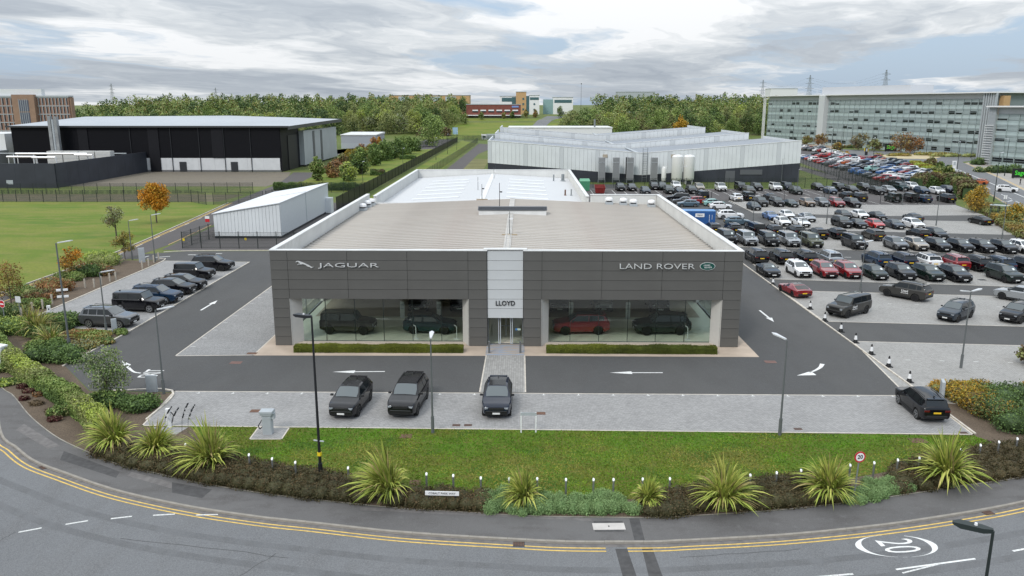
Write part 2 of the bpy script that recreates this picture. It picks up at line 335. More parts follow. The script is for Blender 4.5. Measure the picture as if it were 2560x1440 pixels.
def text_mesh(s, size, ext=0.01, m=None, sx=1.0, bold=0.0, name='lettering'):
    cu = bpy.data.curves.new('t', 'FONT'); cu.body = s; cu.size = size; cu.extrude = ext; cu.offset = bold; cu.align_x = 'CENTER'; cu.align_y = 'CENTER'; cu.resolution_u = 3
    o = bpy.data.objects.new('t', cu); C.objects.link(o); dg = bpy.context.evaluated_depsgraph_get(); dg.update()
    me = bpy.data.meshes.new_from_object(o.evaluated_get(dg)); me.name = name
    bpy.data.objects.remove(o); bpy.data.curves.remove(cu)
    if sx != 1.0: me.transform(Matrix.Scale(sx, 4, (1, 0, 0)))
    me.materials.clear(); me.materials.append(m); return me
ORD = ['first','second','third','fourth','fifth','sixth','seventh','eighth','ninth','tenth','eleventh','twelfth','thirteenth','fourteenth','fifteenth','sixteenth','seventeenth','eighteenth','nineteenth','twentieth']
def ordn(i):
    if i < 20: return ORD[i]
    t = (i+1)//10*10; base = {20: 'twenty', 30: 'thirty', 40: 'forty'}[t]
    return base+'-'+ORD[(i+1) % 10-1] if (i+1) % 10 else {20: 'twentieth', 30: 'thirtieth', 40: 'fortieth'}[t]
# ================================================================ GROUND, ROADS, PAVING
def hz(y): 
    t = min(1, max(0, (y-470)/170)); return 12*t*t*(3-2*t)
KERB_PX = [(0,1082.6),(33.6,1114.5),(84,1153),(168,1185),(268.7,1220),(369.5,1245.5),(504,1272),(672,1296),(780,1307),(1008,1331.6),(1284,1348.5),(1428,1355),(1640,1355),(1700,1352),(1944,1339),(2195,1314.5),(2412.6,1282.6),(2560,1254.5)]
BACK_PX = [(0,966),(27,985),(43.7,1003.7),(77,1044),(141,1094),(218,1131),(302,1165),(369.5,1180),(504,1210),(672,1237),(780,1250),(1008,1273),(1196.5,1284),(1331,1292),(1640,1296),(1700,1293),(1944,1277),(2120,1258),(2281,1235.6),(2412,1215),(2560,1192.5)]
kp = PP(*KERB_PX); bk = PP(*BACK_PX)
kp = [(-120,92),(-72,74),(-56,66.5),(-46,60.3),(-39,54.6)]+kp[0:]+[(33.5,40.8),(42,44.2),(56,49)]
bk = [(-120,97),(-74,79),(-59,71.5),(-49,65),(-42.5,60)]+bk+[(32.5,43.6),(41.5,47),(55.5,52)]
KERB = smooth_line(kp, 0.915); BACK = smooth_line(bk, 1.0)
# the land: cut along the kerb, rising behind the estate
bm = bmesh.new()
front = [(-3000, 150)]+[(p.x, p.y) for p in KERB]+[(3000, 230), (3000, 240), (-3000, 240)]
f = bm.faces.new([bm.verts.new((x, y, 0)) for x, y in front]); f.normal_update(); bmesh.ops.triangulate(bm, faces=[f])
xs = [-3000, -1200, -600, -300, -150, 0, 150, 300, 600, 1200, 3000]; ys = [240, 470]+[470+17*k for k in range(1, 11)]+[900, 1500, 3000, 7000]
g = [[bm.verts.new((x, y, hz(y))) for x in xs] for y in ys]
for j in range(len(ys)-1):
    for i in range(len(xs)-1): bm.faces.new((g[j][i], g[j][i+1], g[j+1][i+1], g[j+1][i]))
me = bpy.data.meshes.new('ground'); bm.to_mesh(me); bm.free(); me.materials.append(rough_m)
obj('ground', me, kind='structure')
# carriageway, 11 cm below the footway
flat('road', [(-3000, 150)]+[(p.x, p.y+0.06) for p in KERB]+[(3000, 230), (3000, -300), (-3000, -300)], -0.11, road_m)
foot = flat('pavement', [(p.x, p.y) for p in offset(KERB, 0.12)]+[(p.x, p.y) for p in BACK][::-1], 0.010, path_m)
kerb = bpy.data.objects.new('kerb', None); C.objects.link(kerb); tag(kerb, kind='structure')
for i in range(len(KERB)-1):
    a, b = KERB[i], KERB[i+1]; d = b-a; L = d.length
    if a.x < -38 or a.x > 32: pass
    mb = MB(); j = random.uniform(-.006, .006)
    mb.add([(0.006,0,-.115),(L-.006,0,-.115),(L-.006,.125,-.115),(0.006,.125,-.115),(0.006,0.0,.0),(L-.006,0.0,.0),(L-.006,.125,.018+j),(0.006,.125,.018+j),(0.006,.018,.018+j),(L-.006,.018,.018+j)],
           [(0,3,2,1),(0,1,5,4),(4,5,9,8),(8,9,6,7),(2,3,7,6),(1,2,6,9,5),(3,0,4,8,7)])
    mb.build('kerb_stone', kerb_m, kerb, loc=(a.x, a.y, 0)).rotation_euler = (0, 0, math.atan2(d.y, d.x))
mb = MB(); bl = smooth_line([(p.x, p.y) for p in BACK], 1.0); ribbon(mb, bl, 0.0, 0.07, 0.03); ribbon(mb, bl, -0.004, 0.0, 0.012)
mb.build('pavement_edging', kerb_m, kind='structure')
# channel and double yellow lines
ch = MB(); ribbon(ch, KERB, -0.24, -0.0, -0.104); ch.build('gutter', patch_l, kind='structure')
def cut(line, x0, x1): return [p for p in line if x0 <= p.x <= x1]
for nm, d0 in (('yellow_line', -0.30), ('yellow_line', -0.56)):
    mb = MB(); gx = P(1540, 1376)[0], P(1570, 1376)[0]
    fine = smooth_line([(p.x, p.y) for p in KERB], 0.5)
    for seg in (cut(fine, -60, gx[0]), cut(fine, gx[1]+(0.0 if d0 > -.4 else -.25), 60)): ribbon(mb, seg, d0-0.085, d0, -0.1015)
    mb.build(nm, yellow_p, kind='structure')
def stroke(name, a, b, w, z, m, parent=None, kind='structure'):
    a = Vector((*a, 0)); b = Vector((*b, 0)); n = Vector((-(b-a).y, (b-a).x, 0)).normalized()*w/2
    return MB().add([(*(a-n).xy, z), (*(b-n).xy, z), (*(b+n).xy, z), (*(a+n).xy, z)], [(0,1,2,3)]).build(name, m, parent, kind=kind)
for a, b in (((46,1331),(104,1320)),((164,1311),(220,1302)),((277,1297),(330,1291)),((383,1288.5),(437,1285.5)),((2040,1443),(2133,1435)),((2532,1378),(2575,1370)),((1800,1475),(1900,1462))):
    stroke('lane_dash', P(*a, -.11), P(*b, -.11), 0.12, -0.102, worn_p)
stroke('lane_line', P(2240,1424,-.11), P(2438,1397,-.11), 0.11, -0.102, white_p); stroke('lane_line', P(2256,1433,-.11), P(2352,1409,-.11), 0.09, -0.1015, worn_p)
stroke('lane_dash', P(490,1288,-.11), P(545,1286.5,-.11), 0.10, -0.1005, worn_p)
for pts, m, z in (([(1538,1372),(1568,1372),(1592,1442),(1557,1442)], patch_m, -.1060), ([(1604,1368),(1630,1368),(1657,1442),(1622,1442)], patch_m, -.1062)):
    flat('tarmac_patch', [P(*p, -.11) for p in pts], z, m)
for pts, m, z in (([(1573,1297),(1598,1297),(1612,1351),(1586,1351)], patch_m, .0136), ([(1484,1303),(1556,1303),(1560,1330),(1488,1330)], patch_m, .0130), ([(430,1206),(530,1224),(505,1246),(430,1232)], patch_m, .0131),
                  ([(330,1180),(430,1206),(430,1222),(318,1190)], patch_l, .0133), ([(60,1060),(150,1115),(120,1122),(40,1075)], patch_l, .0132), ([(900,1268),(1480,1296),(1480,1303),(900,1276)], patch_l, .0129), ([(160,1128),(300,1180),(290,1195),(150,1150)], patch_m, .0134)):
    flat('footway_patch', PP(*pts), z, m)
for k in range(5):      # fine cracks and joints in the carriageway
    a = [(600,1440),(300,1345),(1500,1362),(40,1330),(2000,1372)][k]; b = [(690,1385),(720,1395),(1320,1345),(0,1350),(1700,1395)][k]
    pts = [Vector((*P(a[0]+(b[0]-a[0])*t/8, a[1]+(b[1]-a[1])*t/8+random.uniform(-2, 2), -.11), 0)) for t in range(9)]
    mb = MB(); ribbon(mb, pts, 0, 0.035, -0.1055); mb.build('tarmac_crack', patch_m, kind='structure')
# 20 roundel painted on the road, read by traffic heading right
rc = P(2241, 1365, -.11); ra = math.atan2(*(Vector(P(2342,1362,-.11))-Vector(P(2140,1368,-.11))).yx)
mb = MB(); n = 56; ring = []
for k in range(n):
    t = 2*math.pi*k/n; w = 0.035+0.20*abs(math.cos(t))**2.5
    if -0.75 < math.sin(t)*1 and False: pass
    ring.append(((1.92-w*1.4)*math.cos(t), (0.95-w*0.3)*math.sin(t), 1.92*math.cos(t), 0.95*math.sin(t)))
for k in range(n):
    a, b = ring[k], ring[(k+1) % n]
    if k in (10, 11, 12, 13, 14, 40, 42): continue        # worn away
    mb.add([(a[0],a[1],0),(a[2],a[3],0),(b[2],b[3],0),(b[0],b[1],0)], [(0,1,2,3)])
mb.build('speed_roundel', white_p, loc=(*rc, -0.1015), kind='structure').rotation_euler = (0, 0, ra)
tm = text_mesh('20', 1.75, 0.0, white_p, 0.70, -0.005); o = obj('speed_numerals', tm, loc=(rc[0]+.02, rc[1], -0.1015), kind='structure')
tm.transform(Matrix.Rotation(R(-90), 4, 'Z')); tm.transform(Matrix.Scale(1.45, 4, (1, 0, 0))); o.rotation_euler = (0, 0, ra+.06)
# tyre-polished tracks following the bend
trk = layered('polished_tarmac', [(.25, .4, .62, (.150, .153, .158), .9, (1, .3, 1)), (1.2, .45, .65, (.105, .105, .106), .8, (1, .4, 1)), (24, .42, .62, (.19, .193, .197), .5, (1, 1, 1))], base=(.118, .120, .124), bump=.35, bscale=55, rough=.75)
for d_ in (-1.9, -3.5):
    mb = MB(); ribbon(mb, smooth_line([(p.x, p.y) for p in KERB[40:-14]], 1.0), d_-.45, d_, -0.1075); mb.build('tyre_track', trk, kind='structure')
# planting beds, lawns
flat('planting_bed', [(p.x, p.y) for p in offset(BACK, .05)]+[(75, 60), (60, 56.5), (28.6, 54.6), (28.1, 46.5), (-24.3, 47.1), (-24.85, 53.2), (-31, 53.4), (-36.1, 59.2), (-35.8, 68.6), (-47.2, 69), (-47.2, 102), (-52.2, 102), (-53.0, 82)], 0.004, soil_m)
LAWN = [(475,1066),(2435,1089),(2492,1112),(2400,1146),(2250,1174),(2100,1200),(1900,1216),(1750,1232),(1600,1248),(1400,1250),(1200,1242),(1060,1240),(900,1215),(800,1198),(700,1183),(600,1163),(540,1135)]
flat('lawn', PP(*LAWN), 0.010, lawn_m)
flat('field', [(-56.7, 78), (-56.5, 109.5), (-58.8, 136), (-61.5, 161.5), (-65, 161.5), (-69.4, 165.6), (-300, 166), (-300, 78)], 0.010, field_m)
flat('tree_lawn', [(-36, 186), (-36.2, 440), (-64, 440), (-64, 330), (-52, 300), (-58, 240), (-60, 205), (-62, 186)], 0.010, field_m)
flat('verge', [(-34, 150), (-26, 150), (-24.5, 420), (-34.5, 455)], 0.010, field_m)
flat('lawn_corner', [(-12.5, 178), (-12.5, 300), (-19, 300), (-21.5, 178)], 0.012, mat('dry_grass', (0.16, 0.155, 0.055), 0.95, vary=0.2, vscale=0.2))
flat('track', [(-24.8, 170), (-19.5, 170), (-18.5, 330), (-12, 405), (-23, 420)], 0.014, tarmac_old)
flat('entrance_road', PP((640,395),(1090,372),(1170,335),(1095,338),(1060,352),(760,402)), 0.012, tarmac_old)
flat('gate_apron', PP((1045,373),(1130,355),(1150,347),(1060,350)), 0.013, tarmac_old)
flat('gravel_yard', [(-160, 198), (-64, 198), (-64, 215), (-70, 241), (-160, 243)], 0.011, gravel_m)
flat('verge_strip', [(-160, 166.5), (-64, 166.5), (-63, 180), (-160, 180)], 0.009, mat('weedy_verge', (0.075, 0.072, 0.035), 0.95, col2=(0.13, 0.105, 0.06), vscale=0.35))
flat('estate_road', [(-56.6, 79), (-53.6, 79), (-53.6, 92), (-52.2, 104), (-51.4, 118), (-52.6, 134), (-54, 165), (-58, 205), (-61, 240), (-69, 240), (-63, 205), (-61.0, 165), (-58.5, 136), (-56.3, 109)], 0.012, tarmac_old)
mb = MB(); L1 = smooth_line([(-56.6,79),(-56.4,96),(-56.3,109),(-58.5,136),(-61.2,165)], 1.5); ribbon(mb, L1, 0, 0.14, 0.11); ribbon(mb, L1, -0.004, 0, 0.1)
for i in range(len(L1)-1): mb.add([(L1[i].x,L1[i].y,.01),(L1[i+1].x,L1[i+1].y,.01),(L1[i+1].x,L1[i+1].y,.11),(L1[i].x,L1[i].y,.11)], [(0,3,2,1)])
mb.build('estate_kerb', edge_m, kind='structure')
mb = MB(); ribbon(mb, L1, -0.45, -0.32, 0.017); ribbon(mb, L1, -0.8, -0.67, 0.017)
L2 = smooth_line([(-53.6,79),(-53.6,92),(-52.2,104)], 1.5); ribbon(mb, L2, 0.3, 0.42, 0.017)
L3 = smooth_line([(-51.4,114),(-51.6,118),(-52.6,134)], 1.5); ribbon(mb, L3, 0.3, 0.42, 0.017); mb.build('estate_yellow_line', yellow_p, kind='structure')
for k in range(9):
    y = 84+k*7; stroke('centre_dash', (-54.9-max(0, (y-104)/12), y), (-54.9-max(0, (y+2.5-104)/12), y+2.5), 0.1, 0.0165, worn_p)
# yard round the showroom
flat('yard', [(-36.05, 59.15), (-31, 53.5), (-24.9, 53.3), (28.25, 53.2), (28.25, 205), (9, 205), (9, 120), (-22, 120), (-22, 109.6), (-47, 108.8), (-51.8, 106.5), (-52.3, 103.2), (-47.2, 101.9), (-35.5, 101.3), (-35.5, 68.6)], 0.008, tarmac)
flat('compound', [(-51, 110), (-47, 109.2), (-22, 110), (-22, 180), (-34, 180), (-35, 165), (-53, 165), (-52, 134)], 0.007, tarmac_old)
flat('east_yard', [(28.3, 54.5), (60, 56), (100, 85), (95, 118), (78, 124)]+PP((2462,539),(2390,512),(2385,478))+[(93, 194), (9, 194.5), (9.05, 150), (28.3, 150)], 0.006, tarmac)
flat('far_bays', PP((1440,500),(1822,501),(2100,511),(2388,512),(2386,490))+[(93, 193), (9.2, 193)], 0.010, tarmac_old)
STRIPS = dict(a=[(2130,853),(2720,868),(2720,1040),(2300,1003),(2243,966)], b=[(1952,726),(2187,732),(2472,740),(2720,748),(2720,821),(2059,804)],
  c=[(1862,644),(2135,651),(2560,663),(2720,668),(2720,724),(2472,715),(1927,698)], e=[(1790,577),(2175,590),(2560,603),(2640,606),(2640,641),(2560,638),(1850,617.5)],
  g=[(1906,544),(2060,545),(2226,549),(2441,554),(2478,556),(2560,582),(2600,592),(2560,588),(2100,577),(1960,569.5)], h=[(1822,501),(2145,512),(2388,512.6),(2460,538),(2226,540),(1885,533)])
for k, pts in STRIPS.items():
    q = PP(*pts); flat('east_paving', q, 0.0135, pave_r)
    mb = MB(); q = ccw(q)
    for a, b in zip(q, q[1:]+q[:1]):
        if max(a[0], b[0]) > 73: continue
        ribbon(mb, [Vector((*a, 0)), Vector((*b, 0))], 0.0, 0.12, 0.0175)
    mb.build('paving_edging', edge_m, kind='structure')
def edged(name, pts, m, z=0.0125, w=0.11):
    pts = ccw(pts); flat(name, pts, z, m); mb = MB()
    for a, b in zip(pts, pts[1:]+pts[:1]): ribbon(mb, [Vector((*a, 0)), Vector((*b, 0))], 0.0, w, z+.004)
    mb.build(name+'_edging', edge_m, kind='structure')
edged('front_bays', [(-24.93, 53.5), (28.2, 53.35), (28.05, 46.5), (-24.3, 47.2)], pave_m)
edged('west_bays', [(-35.5, 68.8), (-35.48, 101.2), (-47.0, 101.8), (-47.1, 70.5)], pave_m)
edged('side_bays', [(-28.35, 61.55), (-28.36, 100), (-21.9, 100), (-21.95, 61.85)], paving('block_paving_side', (0.28, 0.278, 0.275), (0.37, 0.365, 0.36), (0.13, 0.126, 0.12), bw=0.2, bh=0.1, rot=R(90), ms=.014))
flat('entrance_path', [(-3.0, 53.55), (0.16, 53.55), (0.12, 62.1), (-2.92, 62.1)], 0.0122, pave_p)
mb = MB(); ribbon(mb, [Vector((-3.0, 53.6, 0)), Vector((-2.92, 62.1, 0))], 0, .1, .0162); ribbon(mb, [Vector((0.16, 53.6, 0)), Vector((0.12, 62.1, 0))], -.1, 0, .0162); mb.build('path_edging', edge_m, kind='structure')
flat('apron', [(-22.0, 61.8), (-2.93, 61.95), (-2.93, 62.1), (0.12, 62.1), (0.12, 62.0), (19.2, 61.95), (19.1, 70), (18.3, 70), (18.3, 66), (-21.2, 66), (-21.2, 70), (-21.95, 70)], 0.0150, apron_m)
flat('charger_pad', PP((470,1069),(440,1087),(400,1083),(380,1068)), 0.0145, pave_m)
edged('cabinet_pad', PP((645,1068),(725,1069),(705,1099),(622,1099)), pave_m, 0.0155, .08)
# raised east and west kerbs of the drives
def kerbline(name, pts, m=edge_m, w=0.13, h=0.085, step=0.915):
    e = bpy.data.objects.new(name, None); C.objects.link(e); tag(e, kind='structure'); L = smooth_line(pts, step)
    me = MB().box(0.006, step-.006, -w/2, w/2, 0.0, h).mesh('kerb_stone', m)
    for a, b in zip(L[:-1], L[1:]):
        d = b-a; o = obj('kerb_stone', me, e, (a.x, a.y, 0)); o.rotation_euler = (0, 0, math.atan2(d.y, d.x))
kerbline('east_kerb', [(28.28, 54.5), (28.26, 75), (28.25, 100), (28.27, 112)])
kerbline('west_kerb', [(-35.45, 100.9), (-35.47, 85), (-35.47, 69), (-35.7, 64), (-36.0, 58.4)])
kerbline('bay_kerb', [(-47.05, 72), (-47.05, 85), (-47.0, 101.5), (-48.5, 103.2)])
kerbline('bed_kerb', [(-29.5, 53.42), (-24.95, 53.42), (-24.4, 47.4)])
kerbline('north_kerb', [(-49.8, 108.0), (-47, 108.9), (-40, 109.4), (-22.5, 109.7)])
kerbline('bay_end_kerb', [(28.15, 46.6), (28.2, 53.9)])
# painted arrows
def arrow(tip, tail, hl=1.3, hw=0.65, sw=0.13, z=0.0125):
    a = Vector(tip); b = Vector(tail); d = (a-b).normalized(); n = Vector((-d.y, d.x)); h = a-d*hl
    pts = [a, h+n*hw/2, h+n*sw/2, b+n*sw/2, b-n*sw/2, h-n*sw/2, h-n*hw/2]
    flat('arrow_marking', [tuple(p) for p in pts], z, white_p)
arrow(P(831,930), P(962,929), 1.7, .62, .15); arrow(P(1524,932), P(1657,932), 1.7, .62, .15); arrow(P(544,751), P(502,776), 1.5, .62, .2); arrow(P(1935,805), P(1899,776), 1.5, .62, .2)
def curved(pts, w0, w1, tip, ha, hb):
    L = [Vector((*P(*p), 0)) for p in pts]; mb = MB(); L = smooth_line([(p.x, p.y) for p in L], .15); n = len(L)
    for i in range(n-1):
        t = (L[i+1]-L[i]).normalized(); q = Vector((-t.y, t.x, 0)); wa = w0+(w1-w0)*i/n; wb = w0+(w1-w0)*(i+1)/n
        mb.add([L[i]-q*wa/2, L[i]+q*wa/2, L[i+1]+q*wb/2, L[i+1]-q*wb/2], [(0,3,2,1)])
    mb.add([(*P(*tip), 0), (*P(*ha), 0), (*P(*hb), 0)], [(0,1,2)])
    mb.build('turn_arrow_marking', white_p, loc=(0, 0, .0125), kind='structure')
curved([(2056,910),(2050,919),(2034,928),(2020,931)], .35, .12, (1992,939), (2041,938), (2027,928)); curved([(352,933),(335,930),(322,920),(314,912)], .15, .25, (305,902), (328,912), (311,919))
tm = text_mesh('EXIT', 1.5, 0.0, white_p, 0.62, 0.012); tm.transform(Matrix.Scale(1.0, 4)); tm.transform(Matrix.Scale(1.3, 4, (0, 1, 0))); tm.transform(Matrix.Rotation(R(90), 4, 'Z'))
obj('exit_marking', tm, loc=(*P(381, 934), .0125), kind='structure')
for a, b in (((352,646),(372,640)),((386,644),(425,641)),((470,637),(490,637)),((540,634),(555,634))): stroke('entry_marking', P(*a), P(*b), .28, .0128, worn_p)
# bay ticks, bay lines
mb = MB()
for k in range(21): x = -23+2.45*k; mb.box(x-.12, x+.12, 53.02, 53.08, .0166, .0172); mb.box(x-.03, x+.03, 53.0, 53.3, .0173, .0176)
for k in range(10): y = 64.2+2.5*k; mb.box(-28.1, -27.7, y-.03, y+.03, .0166, .0172)
for k in range(12): mb.box(-35.95, -35.6, 71+2.5*k, 71.06+2.5*k, .0166, .0172)
for k in range(14): x = 30+2.6*k; y = 85.4-(x-28.4)*.11-4.5; mb.box(x-.3, x+.1, y, y+.07, .0178, .0184)
for k in range(12): x = 31+2.6*k; y = 61.5-(x-28.4)*.07; mb.box(x-.3, x+.1, y, y+.07, .0178, .0184)
mb.build('bay_ticks', white_p, kind='structure')
for k in range(30):
    x = 13.5+2.55*k
    if x < 90: stroke('bay_line', (x, 180), (x, 191), .11, .0145, worn_p)
for k in range(18): x = 38+2.7*k; stroke('bay_line', (x, 163.5), (x, 169.5), .11, .0145, worn_p)
stroke('aisle_line', P(2110,643), P(2128,643.5), .15, .0125, worn_p); stroke('bay_end_line', (13, 192), (92, 192), .12, .0148, edge_m)
# east road and roundabout
ER_L = PP((2300,405),(2315,414.7),(2383.7,445),(2474.7,488),(2560,538)); ER_R = PP((2411,408),(2500,446.6),(2560,477))
flat('east_road', [ER_L[0], ER_L[1], ER_L[2], ER_L[3], ER_L[4], (62, 100), (74, 92)]+[(105, 150)]+ER_R[::-1]+[P(2395,398), P(2330,398)], 0.011, road_m)
flat('roundabout', PP((2075,372),(2200,377),(2420,384),(2442,392),(2440,402),(2300,412),(2225,398),(2085,382)), 0.0105, road_m)
flat('east_pavement', ER_R+[(105, 150), (112, 150)]+PP((2620,470),(2520,432),(2440,402)), 0.0125, mat('paved_footway', (0.33, 0.31, 0.285), .9, vary=.1, vscale=.5))
flat('plaza', PP((2003,368),(2085,372),(2130,364),(2030,352),(2003,356)), 0.010, mat('sandy_paving', (0.40, 0.31, 0.23), .9, vary=.15, vscale=.2))
flat('east_plaza', PP((2435,412),(2478,414),(2500,405),(2490,398),(2470,398)), 0.0135, mat('sandy_paving2', (0.42, 0.31, 0.22), .9, vary=.15, vscale=.2))
flat('roundabout_island', PP((2190,389),(2260,384),(2340,385),(2355,392),(2330,398),(2230,396)), 0.02, sand_m)
mbw = MB(); ribbon(mbw, [Vector((*p, 0)) for p in PP((2385,420),(2470,455),(2570,497))], -.12, .12, .0155); mbw.build('east_lane_line', white_p, kind='structure')
for k in range(12):
    a = Vector(P(2395+k*18, 434+k*8.6)); b = Vector(P(2404+k*18, 438.3+k*8.6)); stroke('east_lane_dash', a, b, .16, .0155, white_p)
mb = MB(); L = [Vector((*p, 0)) for p in ER_R+[(105, 150)]]; ribbon(mb, L, .35, .5, .0155); ribbon(mb, L, .75, .9, .0155)
L = [Vector((*p, 0)) for p in ER_L]; ribbon(mb, L, .35, .5, .0155); mb.build('east_yellow_line', yellow_p, kind='structure')
flat('staff_car_park', PP((1995,372),(2080,380),(2225,398),(2300,412),(2383,446),(2420,466),(2300,480),(2200,474),(2100,445),(1995,405)), 0.0115, tarmac_old)
flat('service_path', PP((1998,415),(2150,455),(2120,463),(1996,424)), 0.013, tarmac_old)
# hill road and far bank
def hill(name, pts, m, dz): 
    mb = MB(); v = [(x, y, hz(y)+dz) for x, y in pts]
    n = len(v)//2
    for i in range(n-1): mb.add([v[i], v[i+1], v[2*n-2-i], v[2*n-1-i]], [(0,3,2,1)])
    mb.build(name, m, kind='structure')
lft = [(-8, 455), (-1, 490), (3, 520), (6, 550), (10, 580), (18, 612)]; rgt = [(3, 452), (9, 488), (12, 518), (15, 548), (20, 578), (31, 608)]
hill('hill_road', lft+rgt[::-1], road_m, .12)
hill('hill_bank', [(-60, 470), (-60, 500), (-60, 530), (-60, 560), (-60, 590), (-60, 640)]+[(60, 470), (60, 500), (60, 530), (60, 560), (60, 590), (60, 640)][::-1], field_m, .04)
# covers and grates
def cover(name, label, px, py, w, d, m, z=.014, bars=0, cat='drain'):
    x, y = P(px, py); mb = MB(); mb.box(-w/2, w/2, -d/2, d/2, 0, .012)
    for k in range(bars): xx = -w/2+w*(k+.5)/bars; mb.box(xx-w/bars*.22, xx+w/bars*.22, -d/2+.03, d/2-.03, .012, .018, 1)
    mb.build(name, [m, dark_m], loc=(x, y, z), label=label, cat=cat)
cover('drain_grate', 'left of two rusty drain grates between parked cars at lawn edge', 1141, 1063.5, .5, .32, rust_m, .0165, 7)
cover('drain_grate', 'right of two rusty drain grates between parked cars at lawn edge', 1170, 1063.5, .5, .32, rust_m, .0165, 7)
cover('drain_grate', 'rusty drain grate in paving below the tall grey lamp', 1995, 1073, .5, .3, rust_m, .0165, 5)
cover('drain_grate', 'rusty drain grate at right corner of front parking bays', 2408, 1082.5, .5, .3, rust_m, .0165, 5)
cover('manhole_cover', 'brown manhole cover in paving behind the white sign frame', 1352, 1034, .62, .45, rust_m, .0165, cat='manhole cover')
cover('manhole_cover', 'brown manhole cover in paving near the charging cabinet', 641, 1028, .8, .5, rust_m, .0165, cat='manhole cover')
cover('manhole_cover', 'brown square cover in lawn below the parked SUV', 1015, 1091, .7, .6, rust_m, .012, cat='manhole cover')
cover('manhole_cover', 'brown square cover in lawn near the right parking corner', 2295, 1102, .95, .7, rust_m, .012, cat='manhole cover')
cover('manhole_cover', 'brown cover in lawn beside the big striped flax plant', 1038, 1206, .6, .5, rust_m, .012, cat='manhole cover')
cover('manhole_cover', 'dark cover at the corner of the side paving by the apron', 630, 884, .8, .5, rust_m, .0165, cat='manhole cover')
cover('manhole_cover', 'faded red cover in the drive left of the hedge', 590, 907, .9, .6, mat('red_patch', (.17, .10, .085), .9, vary=.2, vscale=3), .009, cat='manhole cover')
cover('manhole_cover', 'faded red cover in the drive beside the right lamp', 1926, 905, .9, .6, MATS['red_patch'], .009, cat='manhole cover')
cover('manhole_cover', 'dark manhole cover in the paving beside the parked row', 2455, 700, .8, .6, dark_m, .0185, cat='manhole cover')
x, y = P(1522, 1317); MB().box(-.78, .78, -.31, .31, 0, .012).box(-.03, .03, -.06, .06, .012, .02, 1).build('inspection_cover', [mat('pale_concrete', (.52, .49, .46), .8, vary=.08, vscale=2), dark_m], loc=(x, y, .016), label='pale rectangular inspection cover in the dark footway patch', cat='manhole cover').rotation_euler = (0, 0, R(2))
for px, py, a, lab in ((1297, 1360.5, 0, 'iron gully grate on the yellow lines in road centre'), (110, 1168, -38, 'iron gully grate in the road bend at left'), (2470, 1282, 12, 'iron gully grate by the kerb near the dark lamp head')):
    x, y = P(px, py, -.1); mb = MB().box(-.27, .27, -.2, .2, 0, .01)
    for k in range(7): mb.box(-.25+k*.074, -.21+k*.074, -.17, .17, .01, .016, 1)
    mb.build('gully_grate', [dark_m, rust_m], loc=(x, y, -.1005), label=lab, cat='drain').rotation_euler = (0, 0, R(a))
# ================================================================ THE SHOWROOM
T0 = Vector((-1.42, 64.6, 0))
SH = thing('car_showroom', 'low charcoal car showroom with two wide glazed bays and grey ribbed roof', 'showroom', T0)
def sp(name, mb, m, smooth=None, label=None, parent=None, loc=None):
    """showroom part, given in world coordinates"""
    o = mb.build(name, m, parent or SH, smooth, loc=-T0 if loc is None else loc, label=label); return o
X0, X1, Y0, YB, HT = -21.0, 18.15, 64.6, 106.8, 8.2
RW = 0.82
colL = [-21.0, -19.55, -14.58, -9.6, -4.55, -2.98]; colR = [0.05, 1.58, 6.55, 11.52, 16.6, 18.15]
_pm = {}
def panel(x0, x1, z0, z1, y, m, name='facade_panel', t=0.05, g=0.014):
    k = (round(x1-x0, 3), round(z1-z0, 3), m.name)
    if k not in _pm:
        w, h = x1-x0-2*g, z1-z0-2*g
        _pm[k] = MB().add([(-w/2,0,-h/2),(w/2,0,-h/2),(w/2,0,h/2),(-w/2,0,h/2),(-w/2,t,-h/2),(w/2,t,-h/2),(w/2,t,h/2),(-w/2,t,h/2)], [(0,1,2,3),(5,4,7,6),(1,5,6,2),(4,0,3,7),(3,2,6,7),(4,5,1,0)]).mesh(name, m)
    obj(name, _pm[k], SH, Vector(((x0+x1)/2, y, (z0+z1)/2))-T0)
for cols in (colL, colR):
    for c in range(5):
        for r in range(10):
            if 1 <= c <= 3 and r >= 5: continue
            panel(cols[c], cols[c+1], HT-RW*(r+1)+(0.0 if r < 9 else .03), HT-RW*r, Y0, panel_m)
for r in range(7): panel(-2.96, 0.03, HT-RW*(r+1), HT-RW*r, Y0+.12, lpanel_m, 'entrance_panel')
core = MB(); b = .06
core.box(X0+.02, -19.5, Y0+b, 65.6, 0.02, HT-.03).box(-4.6, -3.0, Y0+b, 65.6, .02, HT-.03).box(.07, 1.63, Y0+b, 65.6, .02, HT-.03).box(16.55, X1-.02, Y0+b, 65.6, .02, HT-.03)
core.box(-19.5, -4.6, Y0+b, 65.1, 4.13, HT-.03).box(1.63, 16.55, Y0+b, 65.1, 4.13, HT-.03).box(-3.0, .07, Y0+.2, 65.6, 2.47, HT-.03)
sp('front_wall', core, mat('joint_black', (.02, .02, .02), .7))
cop = MB().box(X0-.03, -2.95, Y0-.03, Y0+.42, HT, HT+.07).box(.02, X1+.03, Y0-.03, Y0+.42, HT, HT+.07).box(-3.25, .32, Y0+.05, Y0+.6, HT+.072, HT+.17); sp('front_coping', cop, coping_m)
